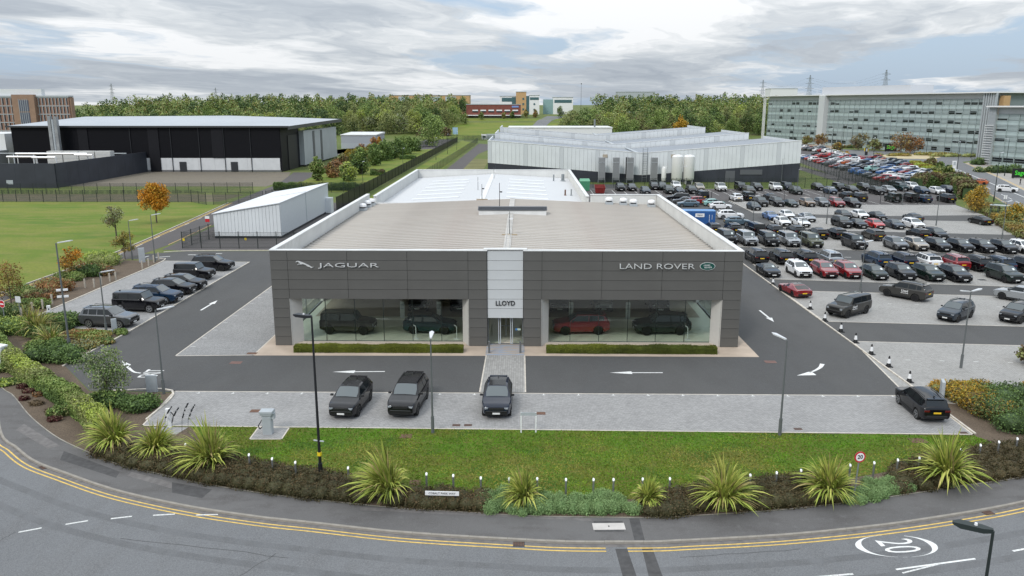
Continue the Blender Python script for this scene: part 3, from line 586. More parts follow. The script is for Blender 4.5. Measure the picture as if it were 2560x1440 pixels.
# splayed window surrounds, soffits, sills, glazing
def bay(x0, x1, g0, g1, fins):
    yg = 65.55; zt = 4.1
    for a, bb, q in ((x0, g0, 1), (x1, g1, -1)):
        mb = MB()
        v = [(a, Y0+.004, .03), (bb, yg, .03), (bb, yg, zt-.1), (a, Y0+.004, zt)]; w = [(p[0]-q*.05, p[1]+.02, p[2]) for p in v]
        mb.add(v+w, [(0,1,2,3) if q > 0 else (3,2,1,0), (7,6,5,4) if q > 0 else (4,5,6,7), (3,2,6,7), (0,3,7,4), (1,0,4,5), (2,1,5,6)])
        sp('window_reveal', mb, mat('reveal_cream', (.56, .545, .51), .6, vary=.03))
    sp('window_soffit', MB().add([(x0, Y0+.01, zt), (x1, Y0+.01, zt), (g1, yg+.1, zt-.1), (g0, yg+.1, zt-.1), (x0, Y0+.01, zt+.03), (x1, Y0+.01, zt+.03), (g1, yg+.1, zt+.03), (g0, yg+.1, zt+.03)], [(0,3,2,1),(4,5,6,7),(0,1,5,4),(2,3,7,6),(1,2,6,5),(3,0,4,7)]), mat('soffit_dark', (.14, .135, .125), .6))
    sp('window_sill', MB().box(g0-.4, g1+.4, yg-.5, yg+.12, .016, .13), mat('sill_stone', (.52, .45, .37), .8, vary=.05))
    xs = [g0]+fins+[g1]
    for a, bb in zip(xs[:-1], xs[1:]):
        sp('window_pane', MB().box(a+.012, bb-.012, yg, yg+.02, .135, zt-.1), show_glass)
    for f_ in fins: sp('glazing_fin', MB().box(f_-.02, f_+.02, yg+.03, yg+.2, .135, zt-.1), mat('fin_dark', (.02, .03, .028), .3))
    sp('window_frame', MB().box(g0, g1, yg+.03, yg+.1, .131, .19).box(g0, g1, yg+.03, yg+.1, zt-.16, zt-.1), steel_m)
bay(-19.55, -4.55, -18.8, -5.12, [-16.85, -14.35, -11.9, -9.42, -6.95]); bay(1.58, 16.6, 2.2, 15.95, [4.05, 6.5, 8.95, 11.35, 13.8])
# entrance
ent = MB().box(-2.97, -2.9, 65.2, 65.3, .03, 2.47).box(-.03, .04, 65.2, 65.3, .03, 2.47).box(-2.9, -.03, 65.2, 65.3, 2.38, 2.46).box(-2.9, -.03, 65.2, 65.3, .03, .07); sp('door_frame', ent, steel_m)
for k, (a, bb) in enumerate(((-2.88, -2.1), (-.82, -.05))):
    sp('door_sidelight', MB().box(a, bb, 65.24, 65.26, .08, 2.37), show_glass)
for k, (a, bb) in enumerate(((-2.08, -1.86), (-1.06, -.84))):
    d = sp('sliding_door', MB().box(a, a+.07, 65.16, 65.2, .07, 2.37).box(bb-.07, bb, 65.16, 65.2, .07, 2.37).box(a+.07, bb-.07, 65.16, 65.2, .07, .16).box(a+.07, bb-.07, 65.16, 65.2, 2.3, 2.37), lgrey)
sp('inner_door', MB().box(-1.5, -1.42, 67.4, 67.46, .07, 2.37).box(-2.0, -.9, 67.4, 67.46, 1.0, 1.08).box(-2.85, -.1, 67.4, 67.46, 2.3, 2.4).box(-2.0,-1.94,67.4,67.46,.07,2.3).box(-.96,-.9,67.4,67.46,.07,2.3), steel_m)
sp('door_notice', MB().box(-.62, -.46, 65.225, 65.235, 1.25, 1.42, 0).box(-.455, -.18, 65.225, 65.235, 1.25, 1.42, 1), [mat('blue_notice', (.05, .2, .5), .5), mat('pale_notice', (.5, .6, .5), .5)])
sp('entrance_mat', MB().box(-3.05, .15, 62.12, 65.15, .0165, .03), layered('mottled_stone', [(1.1, .45, .58, (.25, .33, .44), .9, (.6, 3, 1)), (2.2, .5, .62, (.42, .31, .23), .8, (.5, 4, 1))], base=(.37, .34, .31)))
mb = MB()
for k in range(1, 9): mb.box(-3.05, .15, 62.12+k*.34, 62.13+k*.34, .03, .0305)
sp('stone_joints', mb, mat('joint_grey', (.2, .19, .18), .8))
# lettering and emblems on the fascia
def wall_text(s, px0, px1, py0, py1, m, y=Y0-.09, ext=.06, bold=.012, name='wall_lettering'):
    xa, za = PYx(px0, (py0+py1)/2, y); xb, _ = PYx(px1, (py0+py1)/2, y); h = (py1-py0)/_F*68
    me = text_mesh(s, 1.0, ext, m, 1.0, bold, name); vs = [v.co for v in me.vertices]
    w0 = max(v.x for v in vs)-min(v.x for v in vs); h0 = max(v.y for v in vs)-min(v.y for v in vs); cx = (max(v.x for v in vs)+min(v.x for v in vs))/2; cy = (max(v.y for v in vs)+min(v.y for v in vs))/2
    me.transform(Matrix.Translation((-cx, -cy, 0))); me.transform(Matrix.Diagonal(((xb-xa)/w0, h/h0, 1, 1))); me.transform(Matrix.Rotation(R(90), 4, 'X'))
    return obj(name, me, SH, Vector(((xa+xb)/2, y, za))-T0)
def PYx(px, py, Y):
    d = _fw + _rt*((px-1280)/_F) - _up*((py-720)/_F); t = Y/d.y; return d.x*t, 20.0+d.z*t
wall_text('JAGUAR', 795, 947, 657.5, 671, chrome, bold=-.008); wall_text('LAND ROVER', 1549.5, 1737, 659, 672, chrome, bold=-.008); wall_text('LLOYD', 1239.5, 1287.5, 752, 764, black_p, Y0+.08, .03)
cx, cz = PYx(1769, 666, Y0-.08); eb = MB(); n = 40
for (a, bq, y0_, y1_, mi) in ((.635, .33, Y0-.07, Y0-.01, 0), (.59, .295, Y0-.085, Y0-.06, 1)):
    f0 = [(cx+a*math.cos(2*math.pi*k/n), y0_, cz+bq*math.sin(2*math.pi*k/n)) for k in range(n)]; f1 = [(p[0], y1_, p[2]) for p in f0]
    eb.add(f0+f1, [tuple(range(n)), tuple(range(2*n-1, n-1, -1))]+[((k+1) % n, k, n+k, n+(k+1) % n) for k in range(n)], mi)
bd = sp('oval_emblem', eb, [chrome, green_badge], 40)
for s, dx, dz in (('LAND', -.06, .085), ('ROVER', .05, -.095)):
    me = text_mesh(s, .19, .006, white_m, 1.05, .0); me.transform(Matrix.Shear('XZ', 4, (.22, 0)) if False else Matrix(((1, .2, 0, 0), (0, 1, 0, 0), (0, 0, 1, 0), (0, 0, 0, 1)))); me.transform(Matrix.Rotation(R(90), 4, 'X'))
    obj('emblem_lettering', me, bd, (cx+dx, Y0-.092, cz+dz))
# leaping cat emblem (outline in photo pixels, 720..980 x 640..690 at 9.846)
cat = [(188,150),(200,132),(235,118),(275,120),(320,142),(380,160),(430,182),(480,205),(520,228),(560,252),(590,268),(615,268),(628,258),(630,266),(612,280),(582,284),(588,294),(572,294),(545,276),(520,262),(500,262),(475,250),(440,222),(400,205),(360,198),(330,206),(285,204),(255,206),(240,218),(236,205),(245,192),(280,190),(300,182),(285,170),(262,152),(240,142),(222,142),(205,152)]
me_p = [PYx(720+a/9.846, 640+b_/9.846, Y0-.06) for a, b_ in cat]
bm = bmesh.new(); f_ = bm.faces.new([bm.verts.new((x, Y0-.1, z)) for x, z in me_p]); f_.normal_update()
if f_.normal.y > 0: f_.normal_flip()
r_ = bmesh.ops.extrude_face_region(bm, geom=[f_]); bmesh.ops.translate(bm, verts=[q for q in r_['geom'] if isinstance(q, bmesh.types.BMVert)], vec=(0, .06, 0)); bmesh.ops.recalc_face_normals(bm, faces=bm.faces[:])
m_ = bpy.data.meshes.new('cat_emblem'); bm.to_mesh(m_); bm.free(); m_.materials.append(chrome); obj('cat_emblem', m_, SH, -T0)
# walls, parapets
wl_ = MB().box(X0, X0+.3, 80, YB, .02, HT-.02).box(X0, X0+.3, 65.62, 80, 4.05, HT-.02).box(X1-.3, X1, 80, YB, .02, HT-.02).box(X1-.3, X1, 65.62, 80, 4.05, HT-.02).box(X0+.3, 9, YB-.3, YB, 6.0, 6.3).box(9, X1-.3, YB-.3, YB, .02, HT-.02)
sp('side_wall', wl_, clad_w)
for xw in (X0+.1, X1-.12):
    for k in range(5): sp('side_window', MB().box(xw, xw+.02, 65.7+k*2.85, 68.4+k*2.85, .15, 4.0), show_glass)
    sp('side_mullion', MB().box(xw-.02, xw+.06, 65.62, 65.68, .1, 4.0).box(xw-.02, xw+.06, 68.42, 68.52, .1, 4.0).box(xw-.02, xw+.06, 71.27, 71.37, .1, 4.0).box(xw-.02, xw+.06, 74.12, 74.22, .1, 4.0).box(xw-.02, xw+.06, 65.7, 80, .03, .12), steel_m)
sp('brace', MB().tube((X0+.55, 66.2, .4), (X0+.55, 71.5, 4.2), .09), steel_m); sp('brace', MB().tube((X1-.55, 66.2, .4), (X1-.55, 71.5, 4.2), .09), steel_m)
def ribs(x0, y0, x1, y1, z0, z1, step, side):
    mb = MB(); d = Vector((x1-x0, y1-y0)); L = d.length; d /= L; n = Vector((-d.y, d.x))*side
    M = Matrix(((d.x, n.x, 0, x0), (d.y, n.y, 0, y0), (0, 0, 1, 0), (0, 0, 0, 1)))
    mb.box(0, L, -.03, 0, z0, z1, M=M)
    k = 0.1
    while k < L-.1: mb.box(k, k+.05, 0, .035, z0, z1, M=M); k += step
    return mb
sp('parapet_lining', ribs(X0+.36, Y0+.45, X0+.36, YB, 6.5, HT, .42, -1), clad_w); sp('parapet_lining', ribs(X1-.36, Y0+.45, X1-.36, YB-.4, 6.5, HT, .42, 1), clad_w); sp('parapet_lining', ribs(9.3, YB-.36, X1-.4, YB-.36, 6.5, HT-.02, .42, -1), clad_w)
for (a, b_, c, d) in ((X0-.04, X0+.42, Y0+.42, YB), (X1-.42, X1+.04, Y0+.42, YB)):
    y = c
    while y < d-.1: e = min(y+3.5, d); sp('coping', MB().box(a, b_, y+.006, e-.006, HT, HT+.08), coping_m); y = e
sp('coping', MB().box(8.95, X1-.43, YB-.45, YB+.02, HT, HT+.075), coping_m)
# ribbed front roof, one sheet per metre, sloping both ways from the central ridge
RX = -1.42; ZR, ZE = 7.62, 6.85
def weathered(nm, b, k):
    return layered(nm, [(.09, .38, .62, tuple(q*1.08 for q in b), .9, (1, 1, 1)), (.5, .44, .64, (.42*k, .385*k, .35*k), .7, (.06, 1.6, 1)), (1.6, .52, .72, (.35*k, .31*k, .28*k), .6, (.06, 1.2, 1)), (.30, .55, .72, (.43*k, .36*k, .325*k), .5, (.3, .5, 1))], base=b, rough=.65)
roof_ms = [weathered('weathered_roof', (.485, .455, .415), .92), weathered('weathered_roof_b', (.474, .445, .406), .90), weathered('weathered_roof_c', (.496, .466, .426), .94)]
def roof_sheet(xa, za, xb, zb, w, rib=.09, rh=.09):
    """sheet of width w along y with a standing rib on its near edge"""
    mb = MB(); prof = [(0, 0), (.012, rh), (rib, rh), (rib+.03, 0), (w*.5, .006), (w-.004, 0)]
    v = [(x, y, z+h) for x, z in ((xa, za), (xb, zb)) for y, h in prof]; n = len(prof)
    return mb.add(v, [(i, i+1, n+i+1, n+i) if xb < xa else (n+i, n+i+1, i+1, i) for i in range(n-1)])
ms = [(roof_sheet(RX, ZR, X0+.4, ZE, 1.0).mesh('roof_sheet', r_), roof_sheet(RX, ZR, X1-.4, ZE, 1.0).mesh('roof_sheet', r_)) for r_ in roof_ms]
for k in range(42):
    for q in (0, 1):
        o = obj('roof_sheet', ms[random.choice((0, 0, 1, 2))][q], SH, Vector((0, Y0+.3+k, 0))-T0)
sp('roof_deck', MB().add([(X0+.3, Y0+.3, ZE-.08), (RX, Y0+.3, ZR-.08), (X1-.3, Y0+.3, ZE-.08), (X0+.3, YB-.3, ZE-.08), (RX, YB-.3, ZR-.08), (X1-.3, YB-.3, ZE-.08)], [(0,1,4,3),(1,2,5,4)]), clad_w)
sp('ridge_cap', MB().box(RX-.32, RX+.32, Y0+.5, YB, ZR+.03, ZR+.07).box(RX-.2, RX-.14, Y0+.5, YB-10, ZR+.07, ZR+.13).box(RX+.14, RX+.2, Y0+.5, YB-10, ZR+.07, ZR+.13), mat('ridge_grey', (.48, .46, .43), .6, vary=.12, vscale=.6))
sp('gutter', MB().box(X0+.36, X0+.75, Y0+.4, YB-.3, ZE-.02, ZE+.012).box(X1-.75, X1-.36, Y0+.4, YB-.3, ZE-.02, ZE+.012), mat('gutter_dark', (.08, .08, .075), .7))
# rear block with its white membrane roof
RB0, RB1, YE = -20.1, 8.8, 151.0; RCX = -5.6
sp('rear_wall', MB().box(RB0, RB0+.3, YB+.02, YE, .02, 7.95).box(RB1-.3, RB1, YB+.02, YE, .02, 7.95).box(RB0+.3, RB1-.3, YE-.3, YE, .02, 7.95), clad_w)
sp('rear_parapet_lining', ribs(RB0+.34, YB, RB0+.34, YE-.3, 6.0, 7.95, .5, -1), clad_w); sp('rear_parapet_lining', ribs(RB1-.34, YB, RB1-.34, YE-.3, 6.0, 7.95, .5, 1), clad_w); sp('rear_parapet_lining', ribs(RB0+.3, YE-.34, RB1-.3, YE-.34, 6.0, 7.95, .5, -1), clad_w)
sp('rear_coping', MB().box(RB0-.04, RB0+.42, YB-.2, YE+.04, 7.952, 8.03), coping_m); sp('rear_coping', MB().box(RB1-.42, RB1+.04, YB-.2, YE+.04, 7.952, 8.03), coping_m); sp('rear_coping', MB().box(RB0+.42, RB1-.42, YE-.42, YE+.04, 7.952, 8.03), coping_m)
memb = mat('white_membrane', (.56, .565, .57), .6, vary=.03, vscale=.15)
m1 = roof_sheet(RCX, 7.25, RB0+.36, 6.45, 1.0, .03, .012).mesh('roof_sheet', memb); m2 = roof_sheet(RCX, 7.25, RB1-.36, 6.45, 1.0, .03, .012).mesh('roof_sheet', memb)
for k in range(44):
    for m_ in (m1, m2): obj('roof_sheet', m_, SH, Vector((0, YB-.2+k, 0))-T0)
sp('rear_ridge', MB().box(RCX-.35, RCX+.35, YB, YE-.4, 7.25, 7.30), coping_m)
sp('roof_upstand', MB().box(X0+.5, RB1+.5, YB-.42, YB-.25, 6.3, 7.1).add([(X0+.5, YB-.43, 7.1), (RX, YB-.43, 7.78), (RB1+.5, YB-.43, 7.2), (X0+.5, YB-.2, 7.1), (RX, YB-.2, 7.78), (RB1+.5, YB-.2, 7.2)], [(0,1,4,3),(1,2,5,4)]), coping_m)
for k in range(6):
    y = 113.2+k*5.4
    for (a, b_, q) in ((-15.9, -9.2, -1), (-2.4, 3.6, 1)):
        za = 7.25-.8*abs(a-RCX)/14.1+.02; zb = 7.25-.8*abs(b_-RCX)/14.1+.02
        sp('rooflight', MB().add([(a, y, za), (b_, y, zb), (b_, y+.75, zb), (a, y+.75, za), (a, y, za+.1), (b_, y, zb+.1), (b_, y+.75, zb+.1), (a, y+.75, za+.1)], [(4,5,6,7),(0,1,5,4),(1,2,6,5),(2,3,7,6),(3,0,4,7)]), mat('rooflight_white', (.80, .81, .82), .35))
# interior
sp('showroom_floor', MB().box(X0+.3, X1-.3, 65.6, 92, .02, .06), inner_floor); sp('inner_wall', MB().box(X0+.3, X1-.3, 90, 90.2, .06, 4.4), inner_wall); sp('ceiling', MB().box(X0+.3, X1-.3, 65.65, 90, 4.3, 4.4), mat('ceiling_white', (.7, .69, .66), .8))
sp('showroom_rug', MB().box(-20, 17, 74, 86, .061, .066), mat('brown_floor', (.42, .34, .27), .4, vary=.05))
# ---------------- rooftop things
for i, (px, py) in enumerate(((907,521),(919,513),(929,507),(937,503),(1515,501),(1553,505),(1583,512),(1628,512))):
    x, y = P(px, py+4, 6.95); z = ZR-(ZR-ZE)*min(1, abs(x-RX)/19.0)+.06
    if y > YB-1.2: y = YB-1.2-i*.1
    t = thing('roof_vent', ORD[i % 4]+' white mushroom roof vent from '+('the front, along the left parapet' if i < 4 else 'the left, by the right rear parapet'), 'vent', (x, y, z), group='mushroom vents on the showroom roof')
    MB().box(-.5, .5, -.45, .45, -.08, .28).build('vent_base', lgrey, t); MB().box(-.34, .34, -.3, .3, .28, .45).build('vent_neck', dark_m, t)
    MB().lathe([(.5, .45), (.52, .6), (.46, .76), (.3, .86), (.02, .9)], 16).build('vent_cap', white_m, t, 40)
t = thing('roof_louvre', 'long dark louvred skylight across the showroom ridge', 'skylight', (RX+.2, 92.5, ZR-.2))
MB().box(-3.9, 3.9, -.9, .9, 0, .62).build('upstand', coping_m, t); MB().add([(-4, -1, .62), (4, -1, .62), (4, 0, 1.0), (-4, 0, 1.0), (4, 1, .62), (-4, 1, .62)], [(0,1,2,3),(3,2,4,5),(1,4,2),(0,3,5)]).build('louvre_cover', mat('slate_sheet', (.10, .11, .125), .45), t)
for k in range(3): MB().box(-3.95, 3.95, -.98+k*.3, -.9+k*.3, .66+k*.11, .72+k*.11).build('louvre_blade', mat('slate_blade', (.06, .066, .075), .4), t)
for i, (px, pb, ptp, z0, lab) in enumerate(((1274,588,530,7.6,'slim white mast with dish on the front roof ridge'), (1249,529,458,7.6,'tall dark mast standing by the roof louvre'), (1205,499,461,7.5,'dark mast with camera at the roof step'), (1195,478,443,7.0,'thin grey mast on the white rear roof'), (1235,449,419,7.0,'rearmost mast on the white rear roof'))):
    x, y = P(px, pb, z0); y = min(y, YE-2); h = ZZ(px, ptp, x, y)-z0
    t = thing('roof_mast', lab, 'mast', (x, y, z0+.05)); MB().tube((0, 0, 0), (0, 0, h), .045, .03, 6).build('pole', grey_pole if i in (0, 3, 4) else dark_m, t)
    MB().box(-.75, .75, -.09, .09, -.12, .06).box(-.09, .09, -.5, .5, -.12, .05).build('foot', mat('timber_foot', (.38, .30, .2), .8), t)
    MB().box(0, .32, -.05, .05, h*.66, h*.66+.14).build('camera_head', white_m if i in (0, 3, 4) else dark_m, t)
for i, (px, pb, ptp, r) in enumerate(((1384,453,437,.12), (1407,452,436,.28), (1413,488,475,.12), (1428,488,474,.1))):
    x, y = P(px, pb, 6.6); x = min(x, 7.9); h = ZZ(px, ptp, x, y)-6.5
    MB().tube((0, 0, -.1), (0, 0, h), r, r, 10).lathe([(r*2.2, -.1), (r*1.2, .15), (r, .16)], 10).build('roof_flue', steel_m if i != 2 else rust_m, loc=(x, y, 6.55), label=['thin flue pipe left of the wide one on the rear roof', 'wide steel flue near the rear roof corner', 'flue with rusty base on the white roof right side', 'small grey flue nearest the right rear parapet'][i], cat='flue')
# ---------------- bollards at the entrance, box hedges are planted later
for i, (px, py) in enumerate(((1223,883),(1301,883))):
    x, y = P(px, py); MB().tube((0, 0, 0), (0, 0, 1.0), .085, .085, 14).lathe([(.085, 1.0), (.07, 1.02), (.01, 1.03)], 14).build('bollard', mat('brushed_bollard', (.22, .23, .235), .35, metal=.7), smooth=40, loc=(x, y, .017), label=('left' if i == 0 else 'right')+' steel bollard before the showroom entrance', cat='bollard', group='entrance bollards')
for i, (x, y) in enumerate(((-9.3, 66.6), (-5.75, 66.6), (14.3, 66.6), (10.0, 73.5), (4.6, 73.5), (-11.5, 73.5), (-8.0, 73.5))):
    t = thing('price_stand', ['white price stand ahead of the bronze off-roader', 'white price stand by the dark teal coupe SUV', 'tall white price stand by the dark green SUV', 'white column stand behind the dark green SUV', 'white column stand behind the red SUV', 'white column stand between off-roader and teal SUV', 'white column stand behind the teal SUV'][i], 'price stand', (x, y, .062 if i < 3 else .067))
    if i < 3: MB().box(-.25, .25, -.2, .2, 0, .03).build('base', white_m, t); MB().path([(0, 0, .03), (0, 0, 1.0), (-.05, 0, 1.15), (-.22, 0, 1.25)], .035).build('post', white_m, t)
    else: MB().box(-.2, .2, -.1, .1, 0, 1.6).build('column', white_m, t); MB().box(-.15, .15, -.11, -.1, .9, 1.4).build('display_panel', lgrey, t)
# ================================================================ CARS
def lerp(a, b, t): return a+(b-a)*t
class CarShape:
    """lofted body: stations run from tail (-x) to nose (+x); car faces +x, origin on the ground at the middle"""
    def __init__(s, L, W, H, wb, r, belt, hood, st, tumble=.22, zb=.26, nose_w=.86, tail_w=.9, roofw=None):
        s.L, s.W, s.H, s.wb, s.r = L, W, H, wb, r; s.belt = belt; s.zb = zb; w = W/2
        s.xw = (wb/2+.02, -wb/2+.02)
        # st: (x, z_shoulder, z_top) keyed outline; x relative
        s.key = sorted(st); s.tumble = tumble; s.nw, s.tw = nose_w, tail_w
    def prof(s, x):
        k = s.key
        if x <= k[0][0]: return k[0][1:]
        for a, b in zip(k[:-1], k[1:]):
            if x <= b[0]: t = (x-a[0])/(b[0]-a[0]); return tuple(lerp(p, q, t) for p, q in zip(a[1:], b[1:]))
        return k[-1][1:]
    def half(s, x):
        w = s.W/2; e = s.L/2; u = x/e
        if u > .55: t = (u-.55)/.45; return w*(1-(1-s.nw)*t**2.2)
        if u < -.6: t = (-u-.6)/.4; return w*(1-(1-s.tw)*t**2.4)
        return w
    def sec(s, x, arch=True):
        zs, zt = s.prof(x); w = s.half(x); e = s.L/2; zb = s.zb
        if x > e-.5: zb += .10*((x-e+.5)/.5)**2
        if x < -e+.5: zb += .14*((-e+.5-x)/.5)**2
        za = zb
        if arch:
            for xc in s.xw:
                d = abs(x-xc); q = s.r+.055
                if d < q: za = max(za, s.r+math.sqrt(max(0, q*q-d*d)))
        g = zt-zs
        if g > .06:
            f = min(1, g/(s.H-s.belt)); wr = w-.075-s.tumble*f
            top = [(wr, zt-.055*f-.008), (wr-.13, zt-.008), (0, zt+.012)]
        else: top = [(w*.80, zs+.022+g*.5), (w*.5, zs+.034+g*.8), (0, zs+.040+g)]
        mid = max(zs*.62, za+.015)
        return [(0, zb+.02), (w-.12, za), (w-.025, max(za+.008, zb+.10)), (w, min(mid, zs-.05)), (w-.012, zs-.07), (w-.075, zs)]+top
    def stations(s):
        e = s.L/2; xs = {-e, -e+.03, -e+.12, -e+.3, e-.3, e-.12, e-.03, e}
        for k in s.key: xs.add(k[0])
        for xc in s.xw:
            q = s.r+.055
            for f in (-1.001, -.94, -.75, -.4, 0, .4, .75, .94, 1.001): xs.add(xc+q*f)
        xs = sorted(xs); out = [xs[0]]
        for x in xs[1:]:
            if x-out[-1] > .012: out.append(x)
        return out
    def body(s):
        mb = MB(); xs = s.stations(); rings = []
        for x in xs:
            h = s.sec(x); sh = .985 if abs(x) > s.L/2-.015 else 1
            ring = [(x, y*sh, z) for y, z in h]+[(x, -y*sh, z) for y, z in h[-2:0:-1]]; rings.append(ring)
        n = len(rings[0]); v = [p for r_ in rings for p in r_]
        fs = [(i*n+k, (i+1)*n+k, (i+1)*n+(k+1) % n, i*n+(k+1) % n) for i in range(len(rings)-1) for k in range(n)]
        fs += [tuple(range(n)), tuple(range(len(v)-1, len(v)-n-1, -1))]
        return mb.add(v, fs)
    def side_y(s, x, z):
        h = s.sec(x, False); a, b = h[5], h[6]
        t = (z-a[1])/max(.01, b[1]-a[1]); return lerp(a[0], b[0], min(1, max(0, t)))
    def side_window(s, pts, q):
        """outline in (x,z), projected on the cabin side, slightly proud"""
        v = [(x, q*(s.side_y(x, z)+.012), z) for x, z in pts]; w = [(x, q*(abs(y)-.03), z) for x, y, z in v]; n = len(v)
        f = [tuple(range(n))] if q < 0 else [tuple(range(n-1, -1, -1))]
        return MB().add(v+w, f+[(k, n+k, n+(k+1) % n, (k+1) % n) if q < 0 else ((k+1) % n, n+(k+1) % n, n+k, k) for k in range(n)])
    def screen(s, xa, xb, fa=.08, fb=.93, out=.014, inset=.07):
        """windscreen or rear window between base xa and roof xb"""
        rows = []; d = Vector((s.prof(xb)[1]-s.prof(xa)[1], 0, xa-xb)); d = d.normalized()*(1 if xa > xb else -1)*out
        if d.z < 0: d = -d
        for f in (fa, (fa+fb)/2, fb):
            x = lerp(xa, xb, f); h = s.sec(x, False); yo = h[6][0]-inset; row = []
            for t in (-1, -.7, -.35, 0, .35, .7, 1):
                y = yo*t; ay = abs(y)
                if ay > h[7][0]: k = (ay-h[7][0])/max(.01, h[6][0]-h[7][0]); z = lerp(h[7][1], h[6][1], k)
                else: z = lerp(h[8][1], h[7][1], ay/max(.01, h[7][0]))
                row.append((x+d.x, y, z+d.z))
            rows.append(row)
        v = [p for r_ in rows for p in r_]; n = 7; fs = []
        for i in range(2):
            for k in range(6): fs.append((i*n+k, i*n+k+1, (i+1)*n+k+1, (i+1)*n+k) if xa > xb else (i*n+k+1, i*n+k, (i+1)*n+k, (i+1)*n+k+1))
        return MB().add(v, fs)
def wheel_meshes(r, w=.24, spokes=5):
    t = MB(); n = 20; prof = [(r*.70, -w/2), (r*.93, -w/2), (r, -w/2+.04), (r, w/2-.04), (r*.93, w/2), (r*.70, w/2)]
    v = [(rr*math.cos(2*math.pi*k/n), y, rr*math.sin(2*math.pi*k/n)) for rr, y in prof for k in range(n)]; m = len(prof)
    fs = [(i*n+k, i*n+(k+1) % n, (i+1)*n+(k+1) % n, (i+1)*n+k) for i in range(m-1) for k in range(n)]
    t.add(v, fs)
    rim = MB(); ro = r*.71
    for sg in (-1, 1):
        yb = sg*(w/2-.06); yf = sg*(w/2+.004)
        disc = [(ro*math.cos(2*math.pi*k/n), yb, ro*math.sin(2*math.pi*k/n)) for k in range(n)]; rim.add(disc, [tuple(range(n)) if sg < 0 else tuple(range(n-1, -1, -1))], 1)
        for (ra, rb) in ((.60, .71),):
            ring = [(q*r*math.cos(2*math.pi*k/n), yf, q*r*math.sin(2*math.pi*k/n)) for q in (ra, rb) for k in range(n)]
            rim.add(ring, [(k, (k+1) % n, n+(k+1) % n, n+k) if sg > 0 else (n+k, n+(k+1) % n, (k+1) % n, k) for k in range(n)], 0)
        for j in range(spokes):
            a = 2*math.pi*j/spokes+.3; c, s_ = math.cos(a), math.sin(a); pw = r*.09; q = []
            for (rr, ww) in ((r*.08, pw*1.1), (r*.64, pw*.75)):
                q += [(rr*c-ww*s_, yf, rr*s_+ww*c), (rr*c+ww*s_, yf, rr*s_-ww*c)]
            rim.add(q, [(0, 1, 3, 2) if sg > 0 else (2, 3, 1, 0)], 0)
    return t.mesh('tyre', rubber, 40), rim
SHAPES = {}
def defshape(k, L, W, H, wb, r, belt, hood, wsb, rf, rr, rb, tail_z, **kw):
    """wsb windscreen base x, rf roof front x, rr roof rear x, rb rear glass base x (fractions of half length)"""
    e = L/2; st = [(-e, tail_z-.12, tail_z-.12), (-e+.03, tail_z, tail_z), (e, hood-.27, hood-.27), (e-.03, hood-.17, hood-.17), (e-.14, hood-.075, hood-.075), (e-.36, hood-.02, hood-.02), (e-.62, hood, hood), (wsb*e, belt-.02, belt-.02), (rf*e, belt, H-.015), ((rf+rr)/2*e, belt+.01, H), (rr*e, belt+.02, kw.pop('rz', H-.05)), (rb*e, kw.pop('rbz', belt), kw.pop('rbz2', belt+.005))]
    s = CarShape(L, W, H, wb, r, belt, hood, st, **kw); s.wsb, s.rf, s.rr, s.rb = wsb*e, rf*e, rr*e, rb*e; s.hood = hood; s.tz = tail_z; SHAPES[k] = s
defshape('offroader', 4.75, 2.0, 1.96, 3.02, .415, 1.30, 1.20, .44, .27, -.955, -.985, 1.30, tumble=.10, nose_w=.92, tail_w=.96, zb=.34)
defshape('short_offroader', 4.32, 2.0, 1.96, 2.59, .415, 1.30, 1.20, .40, .22, -.955, -.985, 1.30, tumble=.10, nose_w=.92, tail_w=.96, zb=.34)
defshape('suv', 4.95, 2.0, 1.83, 2.95, .405, 1.22, 1.11, .48, .15, -.82, -.965, 1.16, tumble=.20, zb=.29, rz=1.73, nose_w=.83)
defshape('crossover', 4.62, 1.95, 1.67, 2.78, .39, 1.14, 1.03, .49, .10, -.80, -.955, 1.12, tumble=.22, zb=.26, rz=1.56, nose_w=.80)
defshape('hatch', 4.32, 1.80, 1.48, 2.64, .325, .99, .88, .50, .12, -.66, -.93, .98, tumble=.24, zb=.2, rz=1.36, nose_w=.80)
defshape('saloon', 4.75, 1.86, 1.43, 2.84, .335, .97, .86, .43, .08, -.46, -.78, .97, tumble=.26, zb=.19, rz=1.32, nose_w=.80)
defshape('coupe', 4.5, 1.92, 1.31, 2.62, .35, .90, .80, .30, -.06, -.42, -.90, .88, tumble=.27, zb=.17, rz=1.23, nose_w=.74)
CARM = {}
def box_mesh(name, x, y, z, m, b=.015): return MB().bbox(-x/2, x/2, -y/2, y/2, -z/2, z/2, b).mesh(name, m)
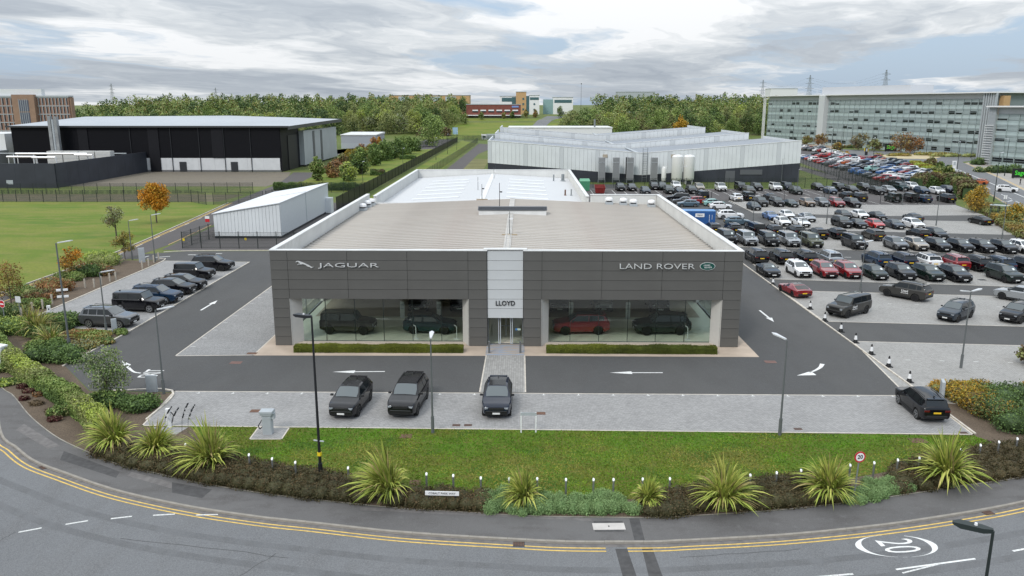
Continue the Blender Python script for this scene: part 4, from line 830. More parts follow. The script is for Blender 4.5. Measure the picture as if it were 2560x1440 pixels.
def car_parts(k):
    if k in CARM: return CARM[k]
    s = SHAPES[k]; e = s.L/2; P_ = []
    body = s.body().mesh('body', [black_p], 32)
    def add(name, me, loc=(0, 0, 0), role=None, rot=(0, 0, 0)): P_.append((name, me, loc, role, rot))
    add('body', body, role='paint')
    add('windscreen', s.screen(s.wsb, s.rf).mesh('windscreen', screenglass, 30)); add('rear_window', s.screen(s.rb, s.rr, .12, .9, inset=.1).mesh('rear_window', carglass, 30), role='rearglass')
    b0 = s.belt+.035; zt = s.H-.13; xp = lerp(s.wsb, s.rf, .5)-.55 if k == 'coupe' else (s.rf+s.rr)/2+.22
    slope = (s.wsb-s.rf)/(s.H-s.belt)
    fx0 = s.wsb-.16-slope*.04; ftop = lerp(s.wsb, s.rf, (zt-s.belt)/(s.H-s.belt))-.13
    rslope_top = lerp(s.rb, s.rr, (zt-.03-s.belt)/(s.H-s.belt-.03))+.2
    rx0 = s.rb+(.42 if k not in ('offroader', 'short_offroader') else .18)
    mid = lerp(xp, rx0, .62) if k in ('suv', 'offroader', 'crossover') else None
    for q in (-1, 1):
        add('front_side_window', s.side_window([(fx0, b0), (ftop, zt), (xp+.04, zt+.01), (xp+.04, b0)], q).mesh('front_side_window', carglass))
        zr_ = zt-.03 if k not in ('crossover', 'coupe') else zt-.09
        if k == 'coupe': pts = None
        elif mid is not None:
            add('rear_side_window', s.side_window([(xp-.04, b0), (xp-.04, zt+.01), (mid+.05, zt), (mid+.05, b0+.005)], q).mesh('rear_side_window', carglass))
            add('quarter_window', s.side_window([(mid-.05, b0+.01), (mid-.05, zt-.005), (max(rslope_top, rx0-.0) if k != 'crossover' else rslope_top+.05, zr_), (rx0, b0+.04)], q).mesh('quarter_window', carglass))
        else:
            add('rear_side_window', s.side_window([(xp-.04, b0), (xp-.04, zt+.01), (rslope_top+.08, zr_), (rx0, b0+.04)], q).mesh('rear_side_window', carglass))
    # lights, grille, trim
    hz_ = s.hood-.27; hw = s.half(e-.06)
    for q in (-1, 1):
        if 'offroader' in k: add('headlight', box_mesh('headlight', .07, .26, .17, lampglass), (e-.012, q*(hw-.22), hz_-.0))
        else: add('headlight', box_mesh('headlight', .16, .36, .10, lampglass), (e-.075, q*(hw-.215), hz_+.06), rot=(0, 0, -q*.34))
        th = .20 if 'offroader' in k else .12
        add('tail_light', box_mesh('tail_light', .08, .10 if 'offroader' in k else .38, th, redlamp), (-e+.022, q*(s.half(-e+.03)-(.1 if 'offroader' in k else .2)), s.tz-.17))
        add('wing_mirror', box_mesh('wing_mirror', .14, .2, .13, black_p, .03), (s.wsb-.34, q*(s.W/2+.07), s.belt+.07), role='mirror')
    add('grille', box_mesh('grille', .04, .98 if k != 'coupe' else .8, .17 if k not in ('saloon', 'coupe', 'hatch') else .2, mat('grille_black', (.012, .012, .013), .4)), (e+.002, 0, hz_+.02))
    add('front_bumper', box_mesh('front_bumper', .08, 1.5, .30, mat('bumper_black', (.006, .006, .007), .25), .05), (e-.012, 0, s.zb+.26)); add('rear_bumper', box_mesh('rear_bumper', .08, 1.46, .2, black_p, .03), (-e+.012, 0, s.zb+.28))
    add('number_plate', box_mesh('number_plate', .02, .48, .11, plate_w, .004), (e+.034, 0, s.zb+.22), role='fplate')
    add('number_plate', box_mesh('number_plate', .02, .52, .115, plate_y, .004), (-e-.016, 0, s.tz-.30 if k not in ('offroader', 'short_offroader') else s.zb+.42), role='rplate')
    sill = MB()
    for q in (-1, 1): sill.box(-s.wb/2+s.r+.06, s.wb/2-s.r-.02, q*(s.W/2-.03), q*(s.W/2+.008), s.zb-.02, s.zb+.15) if q > 0 else sill.box(-s.wb/2+s.r+.06, s.wb/2-s.r-.02, -(s.W/2+.008), -(s.W/2-.03), s.zb-.02, s.zb+.15)
    add('sill_trim', sill.mesh('sill_trim', black_p))
    if k in ('suv', 'offroader', 'crossover'):
        rail = MB()
        for q in (-1, 1): rail.path([(s.rf-.25, q*(s.W/2-.34), s.H+.0), (s.rf-.35, q*(s.W/2-.34), s.H+.045), (s.rr+.35, q*(s.W/2-.34), s.H+.035), (s.rr+.25, q*(s.W/2-.34), s.H-.02)], .022, 5)
        if k == 'suv': add('roof_rail', rail.mesh('roof_rail', black_p))
        add('aerial', MB().box(-.09, .06, -.03, .03, -.02, .06).mesh('aerial', black_p), (s.rr+.3, 0, s.H-.012))
    if k in ('suv', 'crossover', 'hatch'): add('spoiler', box_mesh('spoiler', .24, 1.22, .035, black_p, .01), (s.rr-.03, 0, s.prof(s.rr)[1]+.03), role='paint')
    ty, rim = wheel_meshes(s.r, spokes=5); rims = {'dark': rim.mesh('rim', [darkrim, black_p]), 'light': rim.mesh('rim', [alloy, dark_m])}
    CARM[k] = (P_, ty, rims, s); return CARM[k]
PAINT = {}
def paint(name, col, metal=.0, rough=.28):
    return mat('paint_'+name, col, 0.05 if max(col) < .1 else .22, metal, coat=.0 if max(col) < .1 else .8, spec=.5)
COL = dict(black=(.006, .006, .008), dark_grey=(.016, .017, .019), grey=(.10, .105, .112), silver=(.33, .345, .36), white=(.74, .745, .75), red=(.22, .009, .014), bright_red=(.42, .016, .018), navy=(.008, .013, .028), dark_blue=(.012, .03, .062), blue=(.028, .10, .27), teal=(.014, .045, .053), dark_green=(.009, .018, .015), olive=(.085, .092, .062), bronze=(.20, .135, .085), champagne=(.34, .30, .25), steel_blue=(.11, .17, .22), blue_grey=(.028, .038, .05), grey_brown=(.032, .030, .026), aqua=(.25, .45, .42), yellow=(.55, .42, .12), orange=(.42, .10, .03), stealth=(.038, .037, .034))
for k_, c_ in COL.items(): paint(k_, c_, .45 if k_ in ('silver', 'grey', 'dark_grey', 'champagne', 'bronze', 'steel_blue', 'teal') else 0)
LOOK = dict(offroader='boxy off-roader', short_offroader='short boxy off-roader', suv='large SUV', crossover='sloping-roof SUV', hatch='hatchback', saloon='saloon', coupe='sports coupe')
CATN = dict(offroader='off-roader', short_offroader='off-roader', suv='SUV', crossover='SUV', hatch='hatchback', saloon='saloon', coupe='coupe')
DETAIL_SKIP = {'mid': {'roof_rail', 'aerial', 'sill_trim'}, 'far': {'grille', 'front_bumper', 'rear_bumper', 'sill_trim', 'roof_rail', 'aerial', 'spoiler', 'wing_mirror', 'headlight', 'tail_light', 'number_plate', 'quarter_window'}}
def car(k, col, x, y, head, label, group, rim='dark', lod='near', card=False, roof=None, z=.0, spare=False, plate=(True, True), name='parked_car', sc=1.0):
    """head: direction the nose points, degrees from +X"""
    parts, ty, rims, s = car_parts(k)
    t = thing(name, label, CATN[k], (x, y, z), R(head), group); t.scale = (sc, sc, sc); pm = MATS['paint_'+col]; skip = DETAIL_SKIP.get(lod, ())
    for nm, me, loc, role, rot in parts:
        if nm in skip: continue
        if role == 'fplate' and not plate[0] or role == 'rplate' and not plate[1]: continue
        o = bpy.data.objects.new(nm, me); C.objects.link(o); o.parent = t; o.location = loc; o.rotation_euler = rot
        if role == 'paint': o.material_slots[0].link = 'OBJECT'; o.material_slots[0].material = pm
    for xc in s.xw:
        for q in (-1, 1):
            w = bpy.data.objects.new('wheel', ty); C.objects.link(w); w.parent = t; w.location = (xc, q*(s.W/2-.135), s.r)
            if lod != 'far': r_ = bpy.data.objects.new('rim', rims[rim]); C.objects.link(r_); r_.parent = w
    if roof:
        key = k+roof
        if key not in CARM:
            mb = MB(); rows = []
            for x_ in (s.rf-.04, (s.rf+s.rr)/2, s.rr+.06):
                h = s.sec(x_, False); rows += [(x_, q*h[7][0], h[7][1]+.012) if abs(q) == 1 else (x_, 0, h[8][1]+.012) for q in (-1, 0, 1)]
            mb.add(rows, [(0,3,4,1),(1,4,5,2),(3,6,7,4),(4,7,8,5)]); CARM[key] = mb.mesh('roof_panel', mat('roof_'+roof, (.012, .012, .014), .15, coat=.5))
        obj('roof_panel', CARM[key], t)
    if card:
        ck = k+'card'
        if ck not in CARM:
            xx = lerp(s.wsb, s.rf, .45); yy = .42; zz = s.prof(xx)[1]
            CARM[ck] = (box_mesh('price_card', .012, .24, .30, mat('card_white', (.72, .78, .76), .6), .002), (xx+.045, yy, zz+.0), math.atan2(s.rf-s.wsb, s.H-s.belt))
        me, lo, a = CARM[ck]; o = obj('price_card', me, t, lo); o.rotation_euler = (0, a, 0)
    if spare:
        w = obj('spare_wheel', ty, t, (-s.L/2-.13, .12, 1.0)); w.rotation_euler = (0, 0, R(90)); obj('rim', rims[rim], w)
    return t
def front_at(k, px, py, head, **kw):
    """place by the photographed foot of the bumper nearest the camera (nose if facing us, tail if facing away)"""
    s = SHAPES[k]; x, y = P(px, py); h = R(head); sg = 1 if math.sin(h) < 0 else -1
    return (x-sg*math.cos(h)*s.L/2, y-sg*math.sin(h)*s.L/2)
def by_wheels(k, pf, pr, right=None):
    """place by the photographed contact points of the front and rear wheel on the visible side"""
    a = Vector(P(*pf)); b = Vector(P(*pr)); s = SHAPES[k]; d = (a-b); h = math.atan2(d.y, d.x); mid = (a+b)/2; n = Vector((-math.sin(h), math.cos(h)))
    if (n.x*right < 0) if right else (n.y < 0): n = -n
    c = mid+n*(s.W/2-.1); return c.x, c.y, math.degrees(h)
C1 = 'cars on the front parking bays'
x, y = front_at('crossover', 852.7, 1052, -95); car('crossover', 'black', x, y, -95, 'black sloping SUV parked leftmost of three cars by the lawn', C1, roof='black', plate=(True, True))
x, y = front_at('suv', 1001, 1050.5, -95); car('suv', 'black', x, y, -95, 'black SUV with large grille parked middle of three by the lawn', C1, roof='black', plate=(False, True))
x, y = front_at('crossover', 1240.5, 1051, -90.5); car('crossover', 'navy', x, y, -90.5, 'navy car with pale interior parked at the end of the entrance path', C1, roof='black')
a_, b_, h_ = by_wheels('suv', (2239,1006), (2293,1052), 1); car('suv', 'black', a_, b_, h_, 'black SUV with silver wheels and yellow plate parked alone at right corner', C1, rim='light', sc=.91)
C2 = 'cars on the west bays beside the drive'
W2 = [('suv','grey',299,821.5,'silver grey SUV nearest the lamp post, first of the seven','light'),('offroader','black',374.7,782,'black off-roader with silver wheels, second of seven west cars','light'),('suv','dark_blue',415,761,'dark blue SUV, third of seven cars on the west bays','light'),('crossover','black',455,739,'black sloping SUV, fourth of seven cars on the west bays','dark'),('crossover','black',482,727,'black SUV with slim windows, fifth of seven west cars','dark'),('short_offroader','black',505,702,'short black off-roader, sixth of seven cars on west bays','dark'),('suv','black',553.5,678.5,'black SUV parked last of the seven, farthest up the drive','dark')]
for k, c, px, py, lab, rm in W2:
    s = SHAPES[k]; fx, fy = P(px, py); h = R(-6); n = Vector((math.sin(-h), math.cos(h))); x = fx-math.cos(h)*s.wb/2+n.x*(s.W/2-.12); y = fy-math.sin(h)*s.wb/2+(s.W/2-.12)
    car(k, c, x, y, -6, lab, C2, rim=rm, roof='black' if k != 'suv' else None, spare='offroader' in k)
# ---- east car park
def row(group, where, items, head, lod='near', card=False):
    for i, it in enumerate(items):
        k, c, px, py = it[:4]; o = it[4] if len(it) > 4 else {}
        hd = o.get('h', head)+random.uniform(-1.5, 1.5); x, y = front_at(k, px, py, hd)
        lab = c.replace('_', ' ')+' '+LOOK[k]+', '+ordn(i)+' from left in '+where
        car(k, c, x, y, hd, o.get('lab', lab), group, rim=o.get('rim', 'dark'), lod=lod, card=o.get('card', card), roof=o.get('roof'), spare=o.get('spare', False), z=.0)
D = dict
row('first car park row', 'the row facing the cones', [('coupe','dark_grey',1935.6,696),('crossover','white',2014,697.5),('crossover','red',2079,699),('crossover','red',2139.5,700.5),('hatch','dark_green',2205.6,703.5),('crossover','dark_grey',2274.5,705),('crossover','dark_green',2346,707.5),('crossover','black',2413.7,710),('suv','dark_green',2543,712)], -88, card=True)
row('second car park row', 'the row behind the red SUVs', [('suv','black',1904.7,663),('suv','black',1966.6,665),('suv','black',2027,666.5),('suv','silver',2090,669),('suv','dark_blue',2212.6,672),('suv','navy',2277,674.5),('suv','white',2338,677, D(roof='black')),('suv','red',2408,680),('suv','black',2467,683),('suv','dark_blue',2523,685),('suv','black',2588,687)], 92)
row('third car park row', 'the facing row with the silver off-roaders', [('offroader','dark_grey',1829,614),('offroader','silver',1879.7,617.5),('offroader','dark_grey',1933.5,619.5),('offroader','silver',1987,620.5, D(roof='black')),('offroader','olive',2043,623),('offroader','black',2154,626.5),('crossover','grey',2258,629),('crossover','champagne',2308.5,630),('crossover','black',2366,632.5),('crossover','black',2423.5,634.5),('crossover','black',2477.4,636),('crossover','black',2533,637.5),('crossover','white',2583,638.5)], -88, card=True)
row('fourth car park row', 'the row behind the silver off-roaders', [('crossover','black',1791,587),('crossover','dark_grey',1841.5,588),('offroader','black',1899,591, D(spare=True)),('crossover','black',1945.7,592),('crossover','black',2001,593.5),('crossover','black',2056.8,601),('crossover','black',2105,601),('crossover','grey_brown',2200.6,604.5),('crossover','dark_grey',2314,602.5),('crossover','dark_grey',2359,603, D(h=-88))], 92, 'mid')
row('fifth car park row', 'the facing row with the white hatchback', [('hatch','white',1966.5,568),('saloon','white',2015,570),('suv','dark_grey',2119.8,572.5),('saloon','dark_grey',2159,573.5),('hatch','bright_red',2202,574.5),('saloon','blue_grey',2252.7,575.2),('crossover','white',2301,576)], -88, 'mid')
row('sixth car park row', 'the staggered row behind the white hatchback', [('saloon','blue',1937,553),('hatch','white',1977,550),('saloon','silver',2029,557),('hatch','dark_grey',2120,549.5),('hatch','white',2163,549.5),('saloon','dark_grey',2208,553),('saloon','blue_grey',2298,557, D(h=92)),('saloon','dark_grey',2472,565, D(h=93, lab='dark grey saloon parked alone at the far end of its row', rim='light'))], -88, 'mid')
row('seventh car park row', 'the facing row with the bronze SUV', [('hatch','blue_grey',1893.6,527.5),('suv','dark_grey',1911,518.5),('suv','black',1951,518.5),('saloon','dark_green',1987,519.5),('crossover','bronze',2029,518.5),('crossover','grey',2065.5,518.5),('suv','red',2102,520),('suv','black',2143,521)], -88, 'mid')
row('eighth car park row', 'the row backing onto the bronze SUV', [('crossover','white',1846.7,505),('offroader','black',1876,504),('saloon','dark_grey',1935,502),('crossover','dark_grey',2127,500.5),('suv','dark_grey',2159,505.5),('short_offroader','dark_green',2243,507.5, D(spare=True, rim='light')),('offroader','black',2287,507.5, D(spare=True)),('crossover','dark_blue',2321,508.5),('suv','black',2380,508.5)], 92, 'mid')
row('far car park row', 'the farthest row before the mesh fence', [('suv','dark_grey',1553.7,479),('crossover','black',1582.5,479),('crossover','blue_grey',1617.5,487.5),('suv','black',1638.7,476),('suv','dark_green',1676,486),('suv','dark_green',1660,477),('suv','white',1694,474.5),('coupe','blue_grey',1704,485.5),('suv','dark_grey',1733.7,486),('suv','champagne',1753,479.5),('offroader','white',1807.5,480, D(roof='black')),('offroader','black',1858,478),('suv','grey_brown',1880,487),('suv','dark_grey',1899,478),('offroader','white',1945.7,479, D(roof='black')),('short_offroader','navy',1975,477.5),('suv','dark_green',1997.8,488),('crossover','black',2053,477.5),('crossover','dark_blue',2084.6,487),('offroader','dark_grey',2107,480),('crossover','dark_grey',2139,485),('suv','black',2170,478.5),('suv','dark_grey',2204,488.5),('crossover','silver',2233,485),('offroader','teal',2263.5,479),('suv','white',2292,477),('crossover','dark_blue',2317,487),('crossover','white',2355,488),('crossover','navy',2383,484)], -89, 'mid')
C5 = 'cars around the blue container'
for k, c, px, py, hd, lab in (('suv','black',1697,505,175,'black SUV side-on behind the right rear parapet'),('saloon','grey',1712,510,176,'grey saloon side-on left of the blue container roof'),('hatch','steel_blue',1722,518,177,'steel blue hatchback tight behind the blue container'),('crossover','red',1752,512,4,'dark red SUV side-on among cars behind the container'),('offroader','black',1757,499,92,'black off-roader behind the crowded cars near container'),('hatch','aqua',1786,516,3,'pale aqua hatchback behind the blue container'),('hatch','white',1803,524,-4,'white hatchback nose-on behind the white SUV'),('crossover','white',1828,549,-4,'white SUV side-on right of the blue container'),('hatch','steel_blue',1846,564,-4,'metallic blue hatchback side-on in front of the white SUV')):
    x, y = P(px, py); car(k, c, x, y+.9, hd, lab, C5, rim='light', lod='mid')
C6 = 'cars on the near east paving'
x, y = front_at('coupe', 2011, 747.5, 99); car('coupe', 'red', x, y, 99, 'red sports coupe seen from behind near the cones', C6, rim='dark', roof='black')
a_, b_, h_ = by_wheels('offroader', (2118,796), (2164,784.5)); lloyd1 = car('offroader', 'stealth', a_, b_, h_, 'matt dark off-roader with white dealer lettering beside the cones', C6, plate=(False, True))
a_, b_, h_ = by_wheels('suv', (2214,740.5), (2291,755)); lloyd2 = car('suv', 'stealth', a_, b_, h_, 'matt dark SUV side-on with white dealer lettering on door', C6, plate=(False, True))
a_, b_, h_ = by_wheels('suv', (2397,806.5), (2427,795), -1); car('suv', 'blue_grey', a_, b_, h_, 'dark blue-grey SUV parked beside the double lamp on east paving', C6, sc=.93)
a_, b_, h_ = by_wheels('suv', (2554,810), (2583,799), -1); car('suv', 'black', a_, b_, h_, 'black SUV cut off by the right frame edge', C6, sc=.93)
a_, b_, h_ = by_wheels('crossover', (2502,748.5), (2580,762)); car('crossover', 'silver', a_, b_, h_, 'pale silver-blue SUV side-on at the right frame edge', C6)
for o_, xx, zz in ((lloyd1, .55, .92), (lloyd2, -.35, .86)):
    for s_, sz, dz in (('Lloyd', .32, .1), ('land rover select', .11, -.13)):
        me = text_mesh(s_, sz, .004, white_m, 1.0, .006); me.transform(Matrix.Rotation(R(90), 4, 'X')); me.transform(Matrix.Rotation(R(180), 4, 'Z'))
        obj('door_lettering', me, o_, (xx, 1.008, zz+dz))
# ---- showroom cars
C7 = 'display cars inside the showroom'
for k, c, x, y, hd, lab, rf in (('offroader','grey_brown',-15.6,68.6,-3,'dark bronze-grey off-roader on show behind the left glazing','black'),('crossover','teal',-8.3,68.8,-3,'dark teal SUV on show right of the bronze off-roader','black'),('suv','red',5.2,68.8,183,'dark red SUV on show behind the right glazing','black'),('suv','dark_green',12.4,68.8,183,'dark green SUV on show right of the red one','black'),
        ('suv','black',-10.3,77.5,-90,'black SUV in the second display row behind teal SUV, left one','black'),('crossover','black',-6.2,77.5,-90,'black SUV in the second display row, right end of left bay','black'),('crossover','navy',3.6,77.5,-90,'dark SUV behind the red display SUV, left end','black'),('crossover','silver',7.9,77.5,-90,'silver SUV in the second display row behind the red SUV','black'),('suv','navy',13.4,77.5,-90,'navy SUV in the second display row behind the green SUV','black')):
    car(k, c, x, y, hd, lab, C7, roof=rf, z=.064 if y < 74 else .067, lod='mid', name='display_car')
# ---- cars on the roads
for k, c, px, py, hd, lab in (('crossover','white',2517,480,-38,'white car with roof lights driving on the east road'),('crossover','white',2374,432,-40,'white SUV waiting on the east road behind signs'),('hatch','orange',2447,461,140,'orange car half hidden behind the yellow tree')):
    x, y = P(px, py); car(k, c, x, y, hd, lab, 'traffic on the east road', lod='mid', z=.012, name='moving_car')
x, y = 9.5, 503; car('hatch', 'white', x, y, -105, 'small white car on the distant hill road', 'traffic on the hill road', lod='far', z=hz(503)+.12, name='moving_car')
# ---- staff car park beyond the fence
C8 = 'cars in the staff car park'
rnd = random.Random(11); pal = ['white']*6+['silver']*4+['grey']*3+['dark_grey']*4+['black']*3+['blue']*3+['dark_blue']*3+['red']*3+['bright_red']*3+['steel_blue']*2+['yellow', 'orange', 'aqua']
def lot_row(pa, pb, n, name, hd, skip=()):
    a = Vector(P(*pa)); b = Vector(P(*pb)); last = None
    for i in range(n):
        if i in skip: continue
        p = a.lerp(b, i/max(1, n-1)); k = rnd.choice(['hatch', 'hatch', 'saloon', 'crossover', 'suv']); c = rnd.choice(pal)
        car(k, c, p.x, p.y, hd+rnd.choice((0, 180))+rnd.uniform(-2, 2), c.replace('_', ' ')+' '+LOOK[k]+', '+ordn(i)+' from far end in '+name, C8, lod='far', z=.012)
lot_row((2008,376),(2082,383),7,'the small bay by the plaza', 8); lot_row((2006,370.5),(2060,374.5),6,'the farthest bay by the plaza', 8)
lot_row((2042,390),(2300,461),21,'the staff row farther from the fence', 5, (3,)); lot_row((2072,390),(2336,452),21,'the middle staff row', 5, (7,))
lot_row((2010,396),(2262,469),20,'the staff row nearest the fence', 5, (11,)); lot_row((2096,389),(2220,414),10,'the inner staff row beyond the aisle', 5); lot_row((2262,424),(2362,446),8,'the inner staff row nearest the hedge', 5)
lot_row((2186,398),(2268,417),7,'the staff row along the roundabout', 5)
# ================================================================ OTHER BUILDINGS
def local(T, mb): 
    mb.v = [(x-T[0], y-T[1], z-T[2]) for x, y, z in mb.v]; return mb
class Bld:
    def __init__(s, name, label, cat, T): s.T = T; s.o = thing(name, label, cat, T)
    def p(s, name, mb, m, smooth=None, parent=None): return local(s.T, mb).build(name, m, parent or s.o, smooth)
# ---- black-clad plant with white plinth
B = Bld('black_warehouse', 'long black ribbed warehouse with white base wall and shallow grey roof', 'warehouse', (-113, 242, 0))
ph = MB().box(-.5, .5, 0, .10, 0, 1)
for k in range(4): ph.box(-.46+k*.25, -.34+k*.25, -.06, 0, 0, 1)
pm_ = ph.mesh('cladding_panel', black_m)
for k in range(81):
    x = -153.6+k; o = obj('cladding_panel', pm_, B.o, (x+113, 0, 4.15)); o.scale = (1, 1, 9.45)
B.p('wall_core', MB().box(-154.2, -72.9, 242.12, 242.5, 0, 13.6).box(-154.2, -153.8, 242.5, 300, 0, 13.6).box(-73.3, -72.9, 242.5, 262, 0, 13.5), black_m)
for k in range(9):
    x = -118+k*4.95; B.p('base_panel', MB().box(x, x+4.92, 241.95, 242.1, .55, 4.12), mat('white_block', (.60, .61, .62), .7, vary=.05, vscale=.6))
B.p('plinth', MB().box(-118, -73.2, 241.9, 242.1, .02, .54), mat('grey_plinth', (.14, .14, .145), .8))
for x in (-118.2, -106, -97.5, -90, -82): B.p('downpipe', MB().tube((x, 241.75, .02), (x, 241.75, 13.5), .11, .11, 6), dark_m)
for x0, x1 in ((-112.8, -109.6), (-93.6, -90.2), (-134, -131)): B.p('dark_bay', MB().box(x0, x1, 241.7, 241.93, 4.2 if x0 > -93.7 else .02, 13.0), mat('dark_bay', (.010, .010, .013), .6, spec=.2))
for x0 in (-104.0, -88.4): B.p('door', MB().box(x0, x0+2.1, 241.8, 241.94, .02, 3.0), mat('door_grey', (.025, .027, .032), .5))
B.p('roof', MB().add([(-155, 241, 13.62), (-70, 241, 13.5), (-113, 286, 15.7), (-155, 286, 15.7), (-70, 312, 14.4), (-113, 312, 15.7), (-155, 330, 15.2)], [(0,1,2,3), (1,4,5,2), (3,2,5,6)]), mat('grey_roof', (.42, .44, .46), .45, vary=.05, vscale=.05))
B.p('roof_edge', MB().box(-155.1, -69.9, 240.9, 241.0, 13.2, 13.7).add([(-69.9, 241, 12.6), (-69.9, 312, 13.4), (-69.9, 312, 14.5), (-69.9, 241, 13.6), (-70.2, 241, 12.6), (-70.2, 312, 13.4), (-70.2, 312, 14.5), (-70.2, 241, 13.6)], [(0,1,2,3),(7,6,5,4),(3,2,6,7),(0,4,5,1),(0,3,7,4)]), mat('eaves_grey', (.045, .047, .05), .5))
B.p('side_wing', MB().box(-73, -71.3, 262, 308, .6, 11.6), mat('grey_cladding', (.40, .42, .44), .5, vary=.05, vscale=.3))
B.p('side_strip', MB().box(-71.28, -71.2, 273, 275.5, .8, 11.2).box(-71.28, -71.2, 283.5, 286, .8, 11.2), mat('strip_grey', (.10, .105, .115), .5))
B.p('side_door', MB().box(-72.9, -72.7, 249, 259, .05, 10.6), black_p)
for k in range(10): B.p('wing_post', MB().box(-71.5, -71.3, 263+k*4.8, 263.3+k*4.8, .02, .6), dark_m)
# silver-clad flue tower, chillers, pipes, screen
t = thing('flue_tower', 'tall silver flue tower rising past the black warehouse', 'flue', (-139, 238.5, 0)); MB().box(-1.35, -.45, -.6, .6, 0, 16.6).build('cladding_left', mat('ribbed_silver', (.30, .31, .315), .5, metal=.3, vary=.2, vscale=.7), t); MB().box(.45, 1.35, -.6, .6, 0, 16.4).build('cladding_right', MATS['ribbed_silver'], t); MB().tube((0, -.2, 0), (0, -.2, 15.6), .42, .42, 12).build('flue_pipe', lgrey, t, 40); MB().tube((-.1, 0, 15.5), (-.2, 0, 17.2), .08, .08, 6).build('tip', dark_m, t)
SC = Bld('screen_wall', 'dark slate screen wall around the plant yard at left', 'wall', (-114, 218, 0))
for k in range(10): SC.p('screen_panel', MB().box(-114.2, -113.9, 194+k*4.9, 194+k*4.9+4.88, .02, 5.95), slate_m)
for k in range(12): SC.p('screen_panel', MB().box(-114.0-(k+1)*4.9, -114.02-k*4.9, 193.7, 194.0, .02, 5.95), slate_m)
SC.p('back_frame', MB().box(-172, -118, 238, 238.2, 5.6, 5.9), lgrey)
for k in range(9): SC.p('frame_post', MB().box(-170+k*6, -169.7+k*6, 238, 238.2, 0.02, 5.6), lgrey)
SC.p('sign', MB().box(-126.2, -124.6, 193.6, 193.7, .9, 1.9), lgrey)
for k in range(4):
    x = -133.0+k*4.6; t = thing('chiller_unit', ORD[k]+' white chiller unit from left behind the screen wall', 'chiller', (x, 228, 0), group='chillers in the plant yard'); MB().box(-2.15, 2.15, -1.2, 1.2, 1.2, 7.0).build('casing', mat('chiller_white', (.52, .52, .50), .6, vary=.05), t); MB().box(-2.1, 2.1, -1.2, 1.2, .0, 1.2).build('stand', dark_m, t)
    for j in range(5): MB().box(-2.05, 2.05, -1.23, -1.2, 2+j*1.0, 2.06+j*1.0).build('louvre', lgrey, t)
for k, (x0, x1, y, z) in enumerate(((-141, -121, 222, 6.6), (-141, -133, 218, 6.0), (-133.5, -127, 217, 5.9), (-124, -119, 221, 6.3))):
    MB().tube((x0, y, z), (x1, y, z), .28, .28, 10).tube((x1, y, z), (x1+.3, y, .2), .25, .25, 10).tube((x0+.4, y, z), (x0+.4, y, .0), .12, .12, 6).build('silver_pipe', chrome, smooth=40, label=['longest silver pipe above the plant yard screen', 'short silver pipe left below the long one', 'short bent silver pipe in the plant yard centre', 'right end silver pipe beside the chillers'][k], cat='pipe')
t = thing('low_plant_building', 'white flat-roofed plant building cut by the left frame edge', 'building', (-178, 250, 0)); MB().box(-20, 16.5, 0, 20, 0, 11).build('wall', clad_w, t); MB().box(-20.2, 17, -8, 0, 0, 5.4).build('annexe', mat('annexe_grey', (.30, .31, .33), .6), t); MB().box(-20.4, 17.2, -8.4, .1, 5.4, 6.1).build('annexe_roof', lgrey, t); MB().box(-5, 12, -8.1, -8.0, .5, 3.6).build('shutter', lgrey, t)
for k, (px, py) in enumerate(((613,429),(627,429))):
    x, y = P(px, py); MB().path([(-.6, 0, 0), (-.6, 0, 1.1), (.6, 0, 1.1), (.6, 0, 0)], .08).build('guard_rail', yel_bin, loc=(x, y, .011), label=('left' if k == 0 else 'right')+' yellow hoop guard by the black warehouse', cat='barrier', group='yellow hoop guards')
# ---- white monopitch shed
SHD = Bld('white_shed', 'white ribbed monopitch shed behind the mesh fence', 'shed', (-42, 135, 0))
xa, xb, ya, yb = -47.1, -36.9, 119.8, 150.4; zl, zr = 3.72, 5.40
n = 19
for k in range(n):
    x0 = xa+(xb-xa)*k/n; x1 = xa+(xb-xa)*(k+1)/n; z0 = zl+(zr-zl)*k/n; z1 = zl+(zr-zl)*(k+1)/n
    SHD.p('cladding_panel', MB().add([(x0+.01, ya, .36), (x1-.03, ya, .36), (x1-.03, ya, z1-.04), (x0+.01, ya, z0-.04), (x0+.01, ya+.08, .36), (x1-.03, ya+.08, .36), (x1-.03, ya+.08, z1-.04), (x0+.01, ya+.08, z0-.04)], [(0,1,2,3),(1,5,6,2),(4,0,3,7),(3,2,6,7)]), clad_b)
SHD.p('plinth', MB().box(xa, xb, ya-.02, yb, .008, .35), dark_m)
SHD.p('wall_core', MB().box(xa+.05, xb-.06, ya+.09, yb, .35, 3.6), clad_b)
for k in range(28):
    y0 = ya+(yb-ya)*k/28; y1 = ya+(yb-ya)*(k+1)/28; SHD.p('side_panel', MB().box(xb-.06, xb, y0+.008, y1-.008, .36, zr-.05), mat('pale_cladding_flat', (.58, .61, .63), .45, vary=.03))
SHD.p('roof', MB().add([(xa-.15, ya-.2, zl), (xb+.15, ya-.2, zr), (xb+.15, yb+.1, zr+.05), (xa-.15, yb+.1, zl), (xa-.15, ya-.2, zl+.1), (xb+.15, ya-.2, zr+.1), (xb+.15, yb+.1, zr+.15), (xa-.15, yb+.1, zl+.1)], [(4,5,6,7),(0,1,5,4),(1,2,6,5),(3,0,4,7),(2,3,7,6)]), mat('white_roof', (.72, .735, .75), .5))
SHD.p('roof_seam', MB().add([(xa, 134.5, zl+.11), (xb, 134.5, zr+.15), (xb, 134.8, zr+.15), (xa, 134.8, zl+.11), (xa, 134.5, zl+.18), (xb, 134.5, zr+.22), (xb, 134.8, zr+.22), (xa, 134.8, zl+.18)], [(4,5,6,7),(0,1,5,4),(2,3,7,6)]), coping_m)
